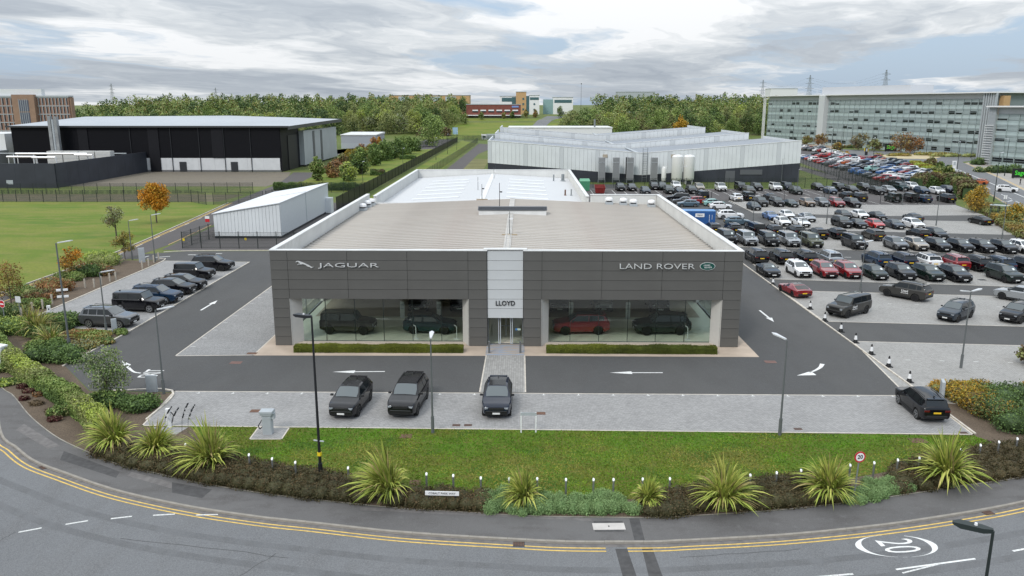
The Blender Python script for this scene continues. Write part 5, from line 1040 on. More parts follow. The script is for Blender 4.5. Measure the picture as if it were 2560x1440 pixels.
SHD.p('corner_trim', MB().box(xb-.02, xb+.05, ya-.03, ya+.1, .36, zr-.02).box(xb-.01, xb+.04, 134.5, 134.65, .36, zr), lgrey)
SHD.p('wall_unit', MB().box(xb+.0, xb+1.0, yb-2.4, yb-.4, .1, 2.9), clad_b)
# ---- butterfly-roofed factory in three ranges
Z3 = Bld('butterfly_factory', 'pale ribbed factory of three butterfly-roofed ranges with dark base', 'factory', (31, 225, 0))
for r_, (y, xl, xc, xr, ze, zc, dz) in enumerate(((211, -9.3, 31.0, 72.3, 10.7, 7.5, 1.0), (245, -8.6, 28.3, 67.9, 11.5, 8.1, 4.0), (280, -8.1, 26.5, 62.6, 12.2, 9.5, 4.0))):
    n = 78 if r_ == 0 else 52
    def top(x): return lerp(zc, ze, abs(x-xc)/((xc-xl) if x < xc else (xr-xc)))
    for k in range(n):
        x0 = lerp(xl, xr, k/n); x1 = lerp(xl, xr, (k+1)/n); zb0 = max(.1, top(x0)-5.7) if r_ == 0 else 2.0; zb1 = max(.1, top(x1)-5.7) if r_ == 0 else 2.0
        Z3.p('wall_panel', MB().add([(x0+.02, y, zb0), (x1-.02, y, zb1), (x1-.02, y, top(x1)), (x0+.02, y, top(x0)), (x0+.02, y+.25, zb0), (x1-.02, y+.25, zb1), (x1-.02, y+.25, top(x1)), (x0+.02, y+.25, top(x0))], [(0,1,2,3),(1,5,6,2),(4,0,3,7),(3,2,6,7),(5,4,7,6)]), clad_b if k % 9 else mat('pale_cladding_b', (.57, .595, .61), .5))
    for k in range(n//2 if r_ == 0 else 0):
        x0 = lerp(xl, xr, k*2/n); x1 = lerp(xl, xr, (k*2+2)/n)
        Z3.p('base_panel', MB().add([(x0+.01, y+.05, .02), (x1-.01, y+.05, .02), (x1-.01, y+.05, top(x1)-5.7), (x0+.01, y+.05, top(x0)-5.7), (x0+.01, y+.3, .02), (x1-.01, y+.3, .02), (x1-.01, y+.3, top(x1)-5.7), (x0+.01, y+.3, top(x0)-5.7)], [(0,1,2,3),(5,4,7,6),(1,5,6,2),(4,0,3,7)]), slate_m)
    yb_ = y+33.6 if r_ < 2 else y+30; d = .45
    Z3.p('roof', MB().add([(xl, y+.26, ze-d), (xc, y+.26, zc-d), (xr, y+.26, ze-d), (xl, yb_, ze-d-.3), (xc, yb_, zc-d-.2), (xr, yb_, ze-d-.3)], [(0,1,4,3),(1,2,5,4)]), mat('slate_roof', (.24, .26, .285), .5, vary=.06, vscale=.08))
    Z3.p('end_wall', MB().box(xl, xl+.25, y+.26, yb_, .02, ze-.02), clad_b); Z3.p('end_wall', MB().box(xr-.25, xr, y+.26, yb_, .02, ze-.02), clad_b)
    Z3.p('roof_coping', MB().add([(xl, y-.08, ze+.005), (xc, y-.08, zc+.005), (xr, y-.08, ze+.005), (xl, y+.4, ze+.005), (xc, y+.4, zc+.005), (xr, y+.4, ze+.005), (xl, y-.08, ze+.15), (xc, y-.08, zc+.15), (xr, y-.08, ze+.15), (xl, y+.4, ze+.15), (xc, y+.4, zc+.15), (xr, y+.4, ze+.15)], [(6,7,10,9),(7,8,11,10),(0,1,7,6),(1,2,8,7),(4,3,9,10),(5,4,10,11)]), coping_m)
    Z3.p('valley_gutter', MB().box(xc-.4, xc+.4, y+.4, yb_-.2, zc-d+.02, zc-d+.2), lgrey)
Z3.p('door', MB().box(53.0, 55.5, 210.9, 211.03, .02, 3.0), mat('slate_door', (.10, .105, .115), .5)); Z3.p('louvre', MB().box(56.8, 62.6, 210.9, 211.03, 2.0, 3.3), MATS['slate_door'])
for x in (20.8, 38.6): Z3.p('vent_grille', MB().box(x, x+1.2, 210.85, 210.98, 6.4, 7.2), mat('tan_grille', (.42, .36, .28), .6))
Z3.p('ladder', MB().path([(31.2, 210.6, .02), (31.2, 210.6, 9.0)], .06).path([(32.4, 210.6, .02), (32.4, 210.6, 9.0)], .06), steel_m)
for k in range(14): Z3.p('ladder_rung', MB().box(31.2, 32.4, 210.55, 210.62, .6+k*.6, .66+k*.6), steel_m)
t = thing('white_annexe', 'white flat-roofed block behind the butterfly factory', 'building', (10, 330, 0)); MB().box(-16, 26, 0, 20, 0, 10.4).build('wall', mat('bright_white', (.78, .78, .78), .5), t); MB().box(-16.2, 26.2, -.2, 20.2, 10.4, 10.9).build('roof_edge', coping_m, t); MB().tube((19, 1, 10.5), (19, 1, 14), .35, .35, 8).build('chimney', steel_m, t)
for k, (px, lab) in enumerate(((1495,'first'),(1530,'second'),(1564,'third'),(1622,'fourth'))):
    x = (px-1308)/_F*212+.4; t = thing('vaporiser_stack', lab+' finned vaporiser stack from left before the factory', 'vaporiser', (x, 208.2, 0), group='vaporiser stacks')
    for j in range(7): MB().box(-.85+j*.26, -.7+j*.26, -.5, .5, .9, 6.6).build('fin', mat('vaporiser_grey', (.34, .35, .36), .5), t)
    MB().box(-.9, .95, -.55, .55, 5.3, 5.4).build('brace', lgrey, t); MB().box(-.9, -.75, -.5, .5, .02, .9).box(.8, .95, -.5, .5, .02, .9).box(-.95, 1.0, -.55, .55, .8, .9).build('stand', steel_m, t)
for k, (x, y, r, z0, z1, lab) in enumerate(((39.3, 205.6, 1.38, 1.1, 7.3, 'left of two tall white storage tanks'), (42.3, 205.6, 1.38, 1.1, 7.3, 'right of two tall white storage tanks'), (36.3, 207.5, .62, .7, 4.1, 'small white tank left of the tall tanks'))):
    t = thing('storage_tank', lab+' by the factory', 'tank', (x, y, 0)); MB().lathe([(r*.35, z0-.25), (r*.85, z0), (r, z0+.25), (r, z1-.3), (r*.8, z1), (r*.3, z1+.18), (.02, z1+.2)], 24).build('vessel', mat('tank_white', (.76, .755, .73), .4, vary=.03), t, 40)
    for j in range(4): a = j*math.pi/2+.8; MB().tube((r*.8*math.cos(a), r*.8*math.sin(a), .01), (r*.8*math.cos(a), r*.8*math.sin(a), z0+.3), .1, .1, 6).build('leg', white_m, t)
    MB().path([(-.5, -r-.1, z1+.0), (-.5, -r-.1, z1+.35), (.5, -r-.1, z1+.35), (.5, -r-.1, z1)], .05).build('top_rail', white_m, t)
    MB().box(-.5, .5, -r*.7, r*.7, .01, .7).build('pump', dark_m, t)
t = thing('black_flue', 'black vertical flue on the factory wall left of the ladder', 'flue', (27.0, 209.2, 0)); MB().tube((0, 0, 1), (0, 0, 6.6), .42, .42, 10).build('pipe', black_p, t, 40); MB().box(-.5, .5, -.4, .4, .01, 1.2).build('base', dark_m, t)
# ---- aqua glass offices
def office(name, label, A, u, nb, bw, floors, z0, fh, seed, roofx=2.0):
    rr = random.Random(seed); L = nb*bw; n = Vector((u[1], -u[0])); n = n if n.x < 0 else -n
    t = thing(name, label, 'office', (A[0], A[1], 0), math.atan2(u[1], u[0])); s = -1 if (Vector((-u[1], u[0])).dot(n) < 0) else 1
    # local frame: x along the facade, y towards the back (away from viewer)
    H = z0+floors*fh+2.2; q = -s
    def bx(x0, x1, y0, y1, za, zb): return MB().box(x0, x1, min(q*y0, q*y1), max(q*y0, q*y1), za, zb)
    bx(0, L, .35, 22, 0, H-.05).build('wall_core', mat('office_core', (.20, .24, .24), .5), t)
    w1 = bx(.12, bw-.12, 0, .3, .0, 1.0).mesh('window', win_dark); w2 = bx(.12, bw-.12, 0, .3, 0, 1.0).mesh('window', aqua2); sp_ = bx(.05, bw-.05, -.05, .3, 0, 1.0).mesh('spandrel_panel', aqua)
    for f in range(floors+1):
        zb = z0+(f-1)*fh if f else 0; hh = fh if f else z0
        for b_ in range(nb):
            dk = rr.random() < (.45 if f != 0 else .6); dh = rr.choice((.28, .3, .33, .16)) if dk and f else .42
            o = obj('window', w2, t, (b_*bw, 0, zb+hh*.42)); o.scale = (1, 1, hh*.56)
            if dk: o2 = obj('open_blind', w1, t, (b_*bw, -q*.04, zb+hh*.42)); o2.scale = (1, 1, hh*dh)
            if b_ % 2 == 0 and b_+1 < nb: o = obj('spandrel_panel', sp_, t, (b_*bw, 0, zb+.04)); o.scale = (1.985, 1, hh*.37)
        for dz in (.0, .42, .62, .98): bx(0, L, -.5, -.42, zb+hh*dz-.04, zb+hh*dz+.04).build('sunshade_rail', mat('rail_grey', (.28, .33, .34), .4), t)
    fin = MB()
    for b_ in range(nb+1): fin.box(b_*bw-.045, b_*bw+.045, min(-q*.42, 0), max(-q*.42, 0), 0, H-2.2)
    fin.build('mullion', mat('mullion_aqua', (.40, .47, .47), .4), t)
    bx(0, L, -.1, .34, H-2.1, H-.1).build('fascia', mat('office_fascia', (.42, .44, .46), .45, vary=.04), t)
    bx(-roofx*2.5, L+roofx, -2.2, 23, H, H+.45).build('roof_canopy', white_m, t)
    return t, L, H, q, bx
A = (136.5, 456.0); u = Vector((40.8, -145.5)).normalized()
t, L, H, q, bx = office('glass_office', 'long aqua glass office block with white roof canopy at right', A, u, 42, 3.6, 5, 3.4, 3.7, 5)
bx(38, 100, 6, 18, H+.45, H+4.2).build('plant_room', mat('plant_grey', (.50, .515, .54), .5), t); bx(48, 52.5, -2.6, 0, 0, H).build('stair_tower', mat('lattice_white', (.55, .57, .58), .5), t)
for k in range(3): bx(-3.2+k*1.0, -2.9+k*1.0, -1.6, -1.3, 0, H).build('end_column', white_m, t)
for k in range(6): bx(L-4+k*1.1, L-3.5+k*1.1, -1.4, -.6, 0, H).build('end_fin', lgrey, t)
bx(L+.2, L+2.2, 2, 5, 0, H-1).build('end_wall', tan_stone, t)
B2 = P(2478, 413); t, L, H, q, bx = office('glass_office', 'lower aqua glass office at the right frame edge with lattice corner', B2, u, 18, 4.4, 4, 3.2, 3.4, 9, 1.2)
for k in range(7): bx(-2.6+k*.42, -2.35+k*.42, -1.2, -.5, 0, H).build('corner_fin', lgrey, t)
for k in range(16): bx(-3.1, .2, -1.6, -1.3, 1+k*.8, 1.15+k*.8).build('corner_louvre', white_m, t)
# ---- tan brick office far left
t = thing('brick_office', 'tan brick office with pale window grid at far left', 'office', (-262, 420, 0))
MB().box(-45, 26.8, 0, 4, 0, 23.6).build('wall', mat('brown_brick', (.27, .155, .115), .85, vary=.08, vscale=.3), t); MB().box(-1.6, 10, -2.2, 0, 0, 24.8).build('stair_tower', brick_tan, t); MB().box(-45.3, 27.1, -.4, 4.3, 23.6, 24.3).build('cornice', lgrey, t); MB().box(-45, 12.5, 1, 4, 24.3, 27.6).build('plant_room', mat('plant_white', (.66, .67, .68), .5), t); MB().box(26.8, 27.6, .5, 3.5, 0, 23.4).build('end_wall', brick_tan, t)
for f in range(5):
    for k in range(9):
        x = 10.6+k*1.8; w = MB().box(x+.62, x+1.05, -.08, .0, 3+f*4.2, 6.2+f*4.2).build('window', win_dark, t); MB().box(x+.25, x+.5, -.22, 0, 2.4+f*4.2, 6.4+f*4.2).build('frame', lgrey, w)
    for k in range(8):
        x = -20+k*2.3; w = MB().box(x+.7, x+1.25, -.08, .0, 3+f*4.2, 6.2+f*4.2).build('window', win_dark, t); MB().box(x+.25, x+.5, -.22, 0, 2.4+f*4.2, 6.4+f*4.2).build('frame', lgrey, w)
    MB().box(10.2, 26.8, -.15, 0, 6.5+f*4.2-.2, 6.5+f*4.2+.15).build('floor_band', lgrey, t); MB().box(-45, -1.7, -.15, 0, 6.5+f*4.2-.2, 6.5+f*4.2+.15).build('floor_band', lgrey, t)
for k in range(5):
    for f in range(3): w = MB().box(2.1+k*1.05, 2.8+k*1.05, -2.3, -2.2, 4+f*6.2, 9.6+f*6.2).build('tower_window', mat('tower_glass', (.10, .11, .15), .15), t)
    MB().box(1.85+k*1.05, 2.05+k*1.05, -2.4, -2.2, 3, 22.6).build('tower_mullion', lgrey, t)
# ---- buildings on the hill
def hb(name, label, x0, x1, y, z1, m, d=18, z0=9.0, cat='building'):
    t = thing(name, label, cat, ((x0+x1)/2, y, z0)); w = (x1-x0)/2; MB().box(-w, w, 0, d, 0, z1-z0).build('wall', m, t); MB().box(-w-.3, w+.3, -.3, d+.3, z1-z0, z1-z0+.4).build('roof', lgrey, t); return t, w, z1-z0
t, w, h = hb('brick_pub', 'low red brick building with white windows on the hill', -42, -2, 600, 19.6, brick_red)
for k in range(6): o = MB().box(-w+4.5+k*5.9, -w+8.6+k*5.9, -.15, 0, h-5.4, h-3.6).build('window', white_m, t); MB().box(-w+4.5+k*5.9, -w+8.6+k*5.9, -.2, -.15, h-5.5, h-4.5).build('pane', win_dark, o)
MB().box(-w, w+.5, -2.5, 0, h-7.9, h-7.3).build('canopy', white_m, t); MB().box(-w+2, w, -.2, 0, .5, h-8.2).build('glazing', win_dark, t); MB().box(w-6.5, w-1.5, -.3, -.1, h-2.0, h-.8).build('sign', mat('blue_sign', (.2, .3, .6), .5), t)
t, w, h = hb('hill_office', 'tan tower office beside the white block on the hill', -5.8, 2.2, 640, 29.2, tan_stone)
for k in range(4): MB().box(w-3, w-1.6, -.12, 0, h-6-k*4, h-4.4-k*4).build('window', mat('teal_glass', (.06, .13, .14), .15), t)
t, w, h = hb('hill_office', 'white office with round windows on the hill', 4.6, 12.5, 640, 26.6, white_m)
MB().box(-w+.5, w-.5, -.12, 0, h-3.4, h-1.4).build('window', MATS['teal_glass'], t); MB().box(-w-2.4, -w, .2, 10, 0, h-.4).build('glass_link', MATS['teal_glass'], t)
for k in range(2):
    mb = MB(); mb.tube((0, -.15, h-6.6-k*4.2), (0, 0, h-6.6-k*4.2), .8, .8, 16); mb.build('round_window', MATS['teal_glass'], t)
t, w, h = hb('hill_office', 'white and teal glazed office left of the tan tower', -18.5, -6, 642, 25.9, white_m); MB().box(-w+1.5, w-3, -.12, 0, h-4, h-1).build('window', MATS['teal_glass'], t); MB().box(w-3, w, -.2, 0, 0, h-.5).build('glass_bay', MATS['teal_glass'], t)
t, w, h = hb('hill_office', 'small white office with dark window band right on the hill', 24, 40, 660, 25.2, white_m); MB().box(-w+1, w-1, -.12, 0, h-4.2, h-1.8).build('window', MATS['teal_glass'], t); MB().box(-w-8, -w, 1, 10, 0, h-1.5).build('glass_wing', mat('pale_teal', (.25, .38, .38), .2), t)
t, w, h = hb('hill_office', 'long pale tan office behind the trees on the hill', -112, -45, 680, 27.0, tan_stone)
for k in range(4): MB().box(-w+8+k*13, -w+17+k*13, -.15, 0, h-5, h-.8).build('window', mat('pale_window', (.42, .48, .5), .3), t)
MB().box(-w-14, -w, 2, 16, 0, h-1).build('wing', MATS['pale_teal'], t)
hb('far_shed', 'white box building above the right wood', 240, 266, 800, 34.5, mat('bright_white2', (.74, .74, .75), .5)); hb('far_shed', 'pale low roof above the middle of the right wood', 92, 128, 800, 31.5, lgrey)
# ---- small sheds near the gate
t = thing('grey_store', 'grey box store with white roof behind the row of trees', 'shed', (-76, 372, 0)); MB().box(-8, 8, 0, 24, 0, 6.0).build('wall', mat('store_grey', (.36, .38, .41), .5, vary=.04), t); MB().add([(-8.3, -.3, 6), (8.3, -.3, 6), (8.3, 24.3, 6.0), (-8.3, 24.3, 6), (-8.3, -.3, 6.3), (8.3, -.3, 6.3), (8.3, 24.3, 6.8), (-8.3, 24.3, 6.8)], [(4,5,6,7),(0,1,5,4),(1,2,6,5),(2,3,7,6),(3,0,4,7)]).build('roof', clad_w, t); MB().box(-8.05, 8.05, -.06, 0, 0, 2.4).build('base_band', lgrey, t)
t = thing('gatehouse', 'small white cabin by the gate near the far bank', 'cabin', (-20.5, 470, 0)); MB().box(-3.6, 4.4, 0, 4, 0, 3.0).build('cabin', lgrey, t); MB().box(-3.8, -.8, -.3, 3.8, 0, 3.0).build('front', white_m, t); MB().box(-3.2, -1.4, -.36, -.3, 1.1, 2.0).build('window', win_dark, t)
# ---- container yard things
t = thing('shipping_container', 'blue corrugated shipping container with white sign right of the roof', 'container', (29.2, 134.2, 0), R(-4))
MB().box(-3.03, 3.03, -1.22, 1.22, .02, 2.55).build('shell', blue_box, t)
for k in range(20): MB().box(-2.9+k*.29, -2.76+k*.29, -1.26, -1.22, .2, 2.42).build('corrugation', blue_box, t)
MB().box(-3.06, 3.06, -1.25, 1.25, 2.551, 2.62).build('roof', mat('pale_blue_roof', (.13, .28, .52), .6, vary=.15), t); MB().box(-.3, 1.2, -1.30, -1.262, 1.6, 2.2).build('sign', white_m, t)
me = text_mesh('mquos', .34, .004, black_p, 1.0, .005); me.transform(Matrix.Rotation(R(90), 4, 'X')); obj('sign_lettering', me, t, (.45, -1.31, 1.95))
MB().box(2.0, 2.06, -1.29, -1.262, .5, 2.0).box(2.45, 2.5, -1.29, -1.262, 1.2, 2.0).box(2.4, 2.55, -1.29, -1.262, .6, .75).build('marking', white_m, t)
x, y = P(1462, 478); t = thing('waste_container', 'green metal waste container beside the rear parapet', 'container', (x, y+1.2, 0)); MB().add([(-1.1, -.9, .1), (1.1, -.9, .1), (1.1, .9, .1), (-1.1, .9, .1), (-1.2, -1, 2.3), (1.2, -1, 2.3), (1.2, 1, 2.3), (-1.2, 1, 2.3)], [(0,3,2,1),(4,5,6,7),(0,1,5,4),(1,2,6,5),(2,3,7,6),(3,0,4,7)]).build('body', green_box, t); MB().add([(-1.25, -1.05, 2.302), (1.25, -1.05, 2.302), (1.25, 1.05, 2.302), (-1.25, 1.05, 2.302), (-1.1, -.2, 2.8), (1.1, -.2, 2.8), (1.1, .8, 2.8), (-1.1, .8, 2.8)], [(4,5,6,7),(0,1,5,4),(1,2,6,5),(2,3,7,6),(3,0,4,7)]).build('lid', mat('green_lid', (.12, .33, .2), .5), t)
for sx in (-1, 1):
    for sy in (-1, 1): MB().tube((sx*.9, sy*.7, 0), (sx*.9, sy*.7, .12), .08, .08, 8).build('castor', black_p, t)
x, y = P(1500, 484); t = thing('skip', 'dark red open skip in the far bays', 'skip', (x, y+.7, 0)); w_ = [(-.95, -.7, .05), (.95, -.7, .05), (.95, .7, .05), (-.95, .7, .05), (-1.2, -1.0, 1.3), (1.2, -1.0, 1.3), (1.2, 1.0, 1.9), (-1.2, 1.0, 1.9)]; i_ = [(a*.93, b_*.93, c+.05) for a, b_, c in w_]
MB().add(w_+i_, [(0,3,2,1),(0,1,5,4),(1,2,6,5),(2,3,7,6),(3,0,4,7),(8,9,10,11),(12,13,9,8),(13,14,10,9),(14,15,11,10),(15,12,8,11),(4,5,13,12),(5,6,14,13),(6,7,15,14),(7,4,12,15)]).build('tub', mat('skip_red', (.20, .018, .016), .6, vary=.2, vscale=2), t); MB().box(-1.25, 1.25, -1.05, -.97, 1.26, 1.34).build('rim', MATS['skip_red'], t)
# ---- pylons
def pylon(px, ptop, pbase_hidden, D, lab):
    x = (px-1308)/_F*D; z1 = 20+(260-ptop)/_F*D; z0 = hz(D)-.2; h = z1-z0; t = thing('pylon', lab, 'pylon', (x, D, z0)); w = h*.085; r = .22
    for sx in (-1, 1):
        for sy in (-1, 1): MB().tube((sx*w, sy*w, 0), (sx*w*.12, sy*w*.12, h), r, r*.6, 4).build('leg', steel_m, t)
    lat = MB(); N = 9
    for k in range(N):
        a = w*(1-.88*k/N); b_ = w*(1-.88*(k+1)/N); za, zb = h*k/N, h*(k+1)/N
        for s_ in (-1, 1): lat.tube((-a, s_*a, za), (b_, s_*b_, zb), .12, .12, 3).tube((a, s_*a, za), (-b_, s_*b_, zb), .12, .12, 3)
        lat.tube((-b_, -b_, zb), (b_, -b_, zb), .12, .12, 3)
    lat.build('lattice', steel_m, t)
    for f in (.62, .76, .9): MB().tube((-h*.13*(1.25-f*.4), 0, h*f), (h*.13*(1.25-f*.4), 0, h*f), .25, .25, 4).tube((-h*.1, 0, h*f), (0, 0, h*(f+.05)), .14, .14, 3).tube((h*.1, 0, h*f), (0, 0, h*(f+.05)), .14, .14, 3).build('cross_arm', steel_m, t)
    return [(x+s_*h*.13*(1.25-f*.4), D, z0+h*f) for s_ in (-1, 1) for f in (.62, .76, .9)]
p1 = pylon(1886, 203, 0, 1500, 'smallest pylon of the three above the right wood'); p2 = pylon(1998, 192, 0, 1150, 'middle pylon above the right wood'); p3 = pylon(2179, 180, 0, 950, 'tallest pylon rising behind the glass office'); pylon(302, 211, 0, 1500, 'faint pylon above the wood at far left'); pylon(557, 221, 0, 1600, 'faint pylon above the left wood, right of the other')
p4 = [(600, 800, 60+i*5) for i in range(6)]
for i, (a, b_) in enumerate(zip(p1+p2, p2+p3)):
    pts = [tuple(lerp(p, q_, k/10)-(0 if j < 2 else 9*math.sin(math.pi*k/10)) for j, (p, q_) in enumerate(zip(a, b_))) for k in range(11)]
    MB().path(pts, .055, 3).build('power_cable', dark_m, label='thin overhead power cables strung between the right pylons', cat='cable', group='overhead cables')
x = (1448-1308)/_F*800; MB().tube((0, 0, 0), (0, 0, 27.5), .18, .1, 6).box(-.4, .4, -.3, .3, 27, 28).build('mast', dark_m, loc=(x, 800, 11.8), label='thin dark mast above the wood near the hill road', cat='mast')
# ================================================================ FENCES, LAMPS, SIGNS AND OTHER STREET FURNITURE
_fp = {}
def fence_panel(L, h, pitch, wire, hb_):
    k = (round(L, 2), h, pitch, wire)
    if k not in _fp:
        mb = MB(); n = max(2, int(L/pitch))
        for i in range(1, n): x = L*i/n; mb.add([(x-wire, 0, .08), (x+wire, 0, .08), (x+wire, 0, h-.03), (x-wire, 0, h-.03)], [(0,1,2,3)])
        for i in range(hb_): z = .1+(h-.15)*i/(hb_-1); mb.box(0, L, -.012, .012, z-.012, z+.012)
        _fp[k] = mb
    return _fp[k]
def fence(name, label, pts, h=2.4, sp_=2.6, m=green_pole, pitch=.10, wire=.014, hb_=7, post=.045, panel_=True, group=None):
    a0 = pts[0]; t = thing(name, label, 'fence', (a0[0], a0[1], 0), 0, group); pm_ = MB().box(-post, post, -post, post, 0, h+.08).mesh('post', m); cache = {}
    for a, b in zip(pts[:-1], pts[1:]):
        a = Vector(a); b = Vector(b); d = b-a; n = max(1, round(d.length/sp_)); L = d.length/n; ang = math.atan2(d.y, d.x)
        key = round(L, 2)
        if key not in cache: cache[key] = fence_panel(L, h, pitch, wire, hb_).mesh('mesh_panel', m)
        for i in range(n+1):
            p = a+d*i/n
            if i < n or b == Vector(pts[-1]): obj('post', pm_, t, (p.x-a0[0], p.y-a0[1], 0), ang)
            if i < n and panel_: obj('mesh_panel', cache[key], t, (p.x-a0[0], p.y-a0[1], 0), ang)
    return t
fence('mesh_fence', 'dark mesh fence along the near edge of the green field', [(-150, 166), (-109, 165.3), (-69.4, 165.6), (-64.6, 161.2)], 2.5, 2.9)
fence('mesh_fence', 'dark mesh fence behind the field fence, below the gravel yard', [(-150, 181), (-100, 180.5), (-62.4, 183.5)], 2.4, 2.9)
fence('mesh_fence', 'dark mesh fence enclosing the white shed compound', [(-47.2, 121), (-48.4, 111.0), (-35, 111.2), (-22.2, 111.4)], 2.35, 2.75, hb_=5, wire=.010)
fence('gate', 'dark mesh gate across the lane left of the white shed', [(-63.2, 161.4), (-58.6, 163.2), (-54.0, 164.6)], 2.4, 2.3)
fence('mesh_fence', 'dark mesh fence between the shed and the hedge behind', [(-53.5, 165), (-50, 184), (-36.2, 185.5)], 2.4, 2.7)
fence('palisade_fence', 'solid-looking black palisade fence running into the distance', [(-35.8, 152), (-35.8, 440)], 2.7, 5.5, black_m, .12, .056, 2)
fence('palisade_fence', 'green palisade fence beside the track', [(-27.2, 200), (-25.6, 300), (-24.2, 428)], 2.5, 4.0, green_pole, .22, .045, 2)
fence('mesh_fence', 'dark mesh fence behind the far car park row', [(9.5, 196.2), (45, 196.2), (98, 196.5)], 2.4, 2.6)
fence('mesh_fence', 'tall dark mesh fence beside the staff car park', PP((2000,418),(2077,437),(2146,460),(2235,478)), 3.3, 3.0)
fence('mesh_fence', 'dark mesh fence across the grass behind the parked rows', PP((1996,445),(2130,452),(2235,478)), 2.4, 3.2)
fence('gate_fence', 'dark gate and fence across the entrance road in the distance', PP((1047,371),(1135,356)), 2.8, 2.4, green_pole, .3, .05, 3)
fence('gate_fence', 'dark gates at the end of the track by the factory', PP((1160,353),(1215,352)), 2.8, 2.4, green_pole, .3, .05, 3)
fence('green_fence', 'green mesh fence at the foot of the far bank', [(-44, 462), (-26, 468), (-8, 470)], 2.6, 3, mat('fence_green', (.02, .06, .04), .6))
fence('post_fence', 'line of thin dark posts between the parked rows', PP((1778,506),(1855,501),(1960,505),(2060,508),(2200,510),(2385,511)), 2.2, 6.5, dark_m, 5, .01, 2, .04)
for px, py, lab in ((461.5,601,'yellow warning plate on the left end of the compound fence'),(617,597,'yellow warning plate mid-way along the compound fence')):
    x, y = P(px, 622) if px < 500 else P(px, 620); MB().box(-.14, .14, -.02, .02, 0, .34).build('warning_plate', yel_bin, loc=(x, y-.05 if px < 500 else 111.22, 1.15), label=lab, cat='sign')
# ---- lamp posts
def lamp(label, bx, h, style='single', m=grey_pole, face=-90, arm=1.0, r=.07, ground=.0, name='lamp_post', tilt=0.0):
    t = thing(name, label, 'lamp post', (bx[0], bx[1], ground), R(face)); 
    MB().tube((0, 0, 0), (0, 0, h), r, r*.6, 10).build('pole', m, t, 40); MB().tube((0, 0, 0), (0, 0, 1.1), r*1.5, r*1.5, 10).build('base_sleeve', m, t, 40)
    def head(dx, mm):
        a = arm*dx; mb = MB(); mb.add([(a*.1, -.06, h-.02), (a, -.15, h+.10), (a*1.25, 0, h+.13), (a, .15, h+.10), (a*.1, .06, h-.02), (a*.1, -.06, h+.06), (a, -.15, h+.17), (a*1.25, 0, h+.18), (a, .15, h+.17), (a*.1, .06, h+.06)], [(0,1,2,3,4) if dx < 0 else (4,3,2,1,0), (5,6,7,8,9) if dx > 0 else (9,8,7,6,5)]+[((k+1) % 5, k, k+5, (k+1) % 5+5) if dx < 0 else (k, (k+1) % 5, (k+1) % 5+5, k+5) for k in range(5)])
        return mb.build('lamp_head', mm, t)
    if style == 'single': head(1, mat('lamp_silver', (.62, .63, .64), .35, metal=.2))
    elif style == 'double': head(1, MATS.get('lamp_silver') or mat('lamp_silver', (.62, .63, .64), .35, metal=.2)); head(-1, MATS['lamp_silver'])
    else:   # street: dark pod
        MB().add([(0, -.05, h-.06), (0, .05, h-.06), (.0, .05, h+.06), (0, -.05, h+.06), (.25, -.14, h-.08), (.25, .14, h-.08), (.25, .14, h+.07), (.25, -.14, h+.07), (.85, -.17, h-.05), (.85, .17, h-.05), (.85, .15, h+.1), (.85, -.15, h+.1), (1.05, -.06, h), (1.05, .06, h), (1.05, .06, h+.06), (1.05, -.06, h+.06)], [(3,2,1,0)]+[(4*k+j, 4*k+(j+1) % 4, 4*k+4+(j+1) % 4, 4*k+4+j) for k in range(3) for j in range(4)]+[(12,13,14,15)]).build('lamp_head', m, t, 40)
        MB().tube((.45, 0, h+.08), (.45, 0, h+.15), .05, .04, 8).build('sensor', white_m, t)
    return t
mat('lamp_silver', (.62, .63, .64), .35, metal=.2)
black_pole = mat('black_paint_pole', (.012, .013, .016), .4)
lp = lamp('tall black street lamp in the heather bed before the showroom', P(803,1205), 9.3, 'street', black_pole, 165, r=.085)
MB().box(-.09, .09, -.09, .09, 1.55, 1.75).build('yellow_tag', yel_bin, lp); MB().tube((-.3, 0, 2.4), (.3, 0, 2.4), .04, .04, 6).build('bracket', lgrey, lp)
lamp('grey lamp post on the lawn edge left of the entrance path', P(1082,1082), 6.1, face=92); lamp('grey lamp post on the lawn edge at right', P(1949,1088), 6.15, face=120); lamp('grey lamp post beside the grey cabinet and EXIT marking', P(410,985), 6.15, face=20); lamp('grey lamp post beside the silver car on west bays', P(267,838), 5.7, face=15)
lamp('grey lamp post by the entry from the estate road', P(388,655), 6.1, face=30); lamp('slim grey lamp post at the edge of the estate road', P(331,650), 5.2, face=20)
cm = lamp('tall grey mast with white cameras in the west planting', P(175,878), 9.1, face=20, r=.09)
for z_ in (4.6, 5.15):
    for a_ in (-1, 1): MB().box(.08 if a_ > 0 else -.42, .42 if a_ > 0 else -.08, -.07, .07, z_, z_+.16).build('camera', white_m, cm)
MB().box(.1, .4, -.2, .2, 0, .55).build('junction_box', grey_pole, cm)
for i, (bp, h, lab, st) in enumerate((((2402,920),6.1,'double-headed lamp post on the near east paving','double'),((2150,733),5.6,'double-headed lamp post behind the dealer off-roader','double'),((1998,660),5.9,'lamp post between the black SUVs of the second row','double'),((1881,577),5.6,'lamp post near the left end of the fourth row','double'),((2066,560),6.1,'lamp post standing alone on the pale paving centre','double'),((2340,564),6.0,'lamp post on the pale paving right of the white SUV','double'),((2504,601),5.8,'lamp post near the east hedge end','double'),((1992,486),5.6,'lamp post in the far row left of the dark SUV','single'),((1811,452),6.0,'lamp post before the dark factory base, left one','single'),((1953,457),6.2,'lamp post before the dark factory base, right one','single'),((2255,512),5.6,'lamp post by the dark green off-roader','double'),((1706,482),6.0,'double lamp before the white tanks','double'),((1429,450),5.0,'lamp post before the factory left part','single'))):
    lamp(lab, P(*bp), h, st, grey_pole, -75 if st == 'single' else 20, arm=.9)
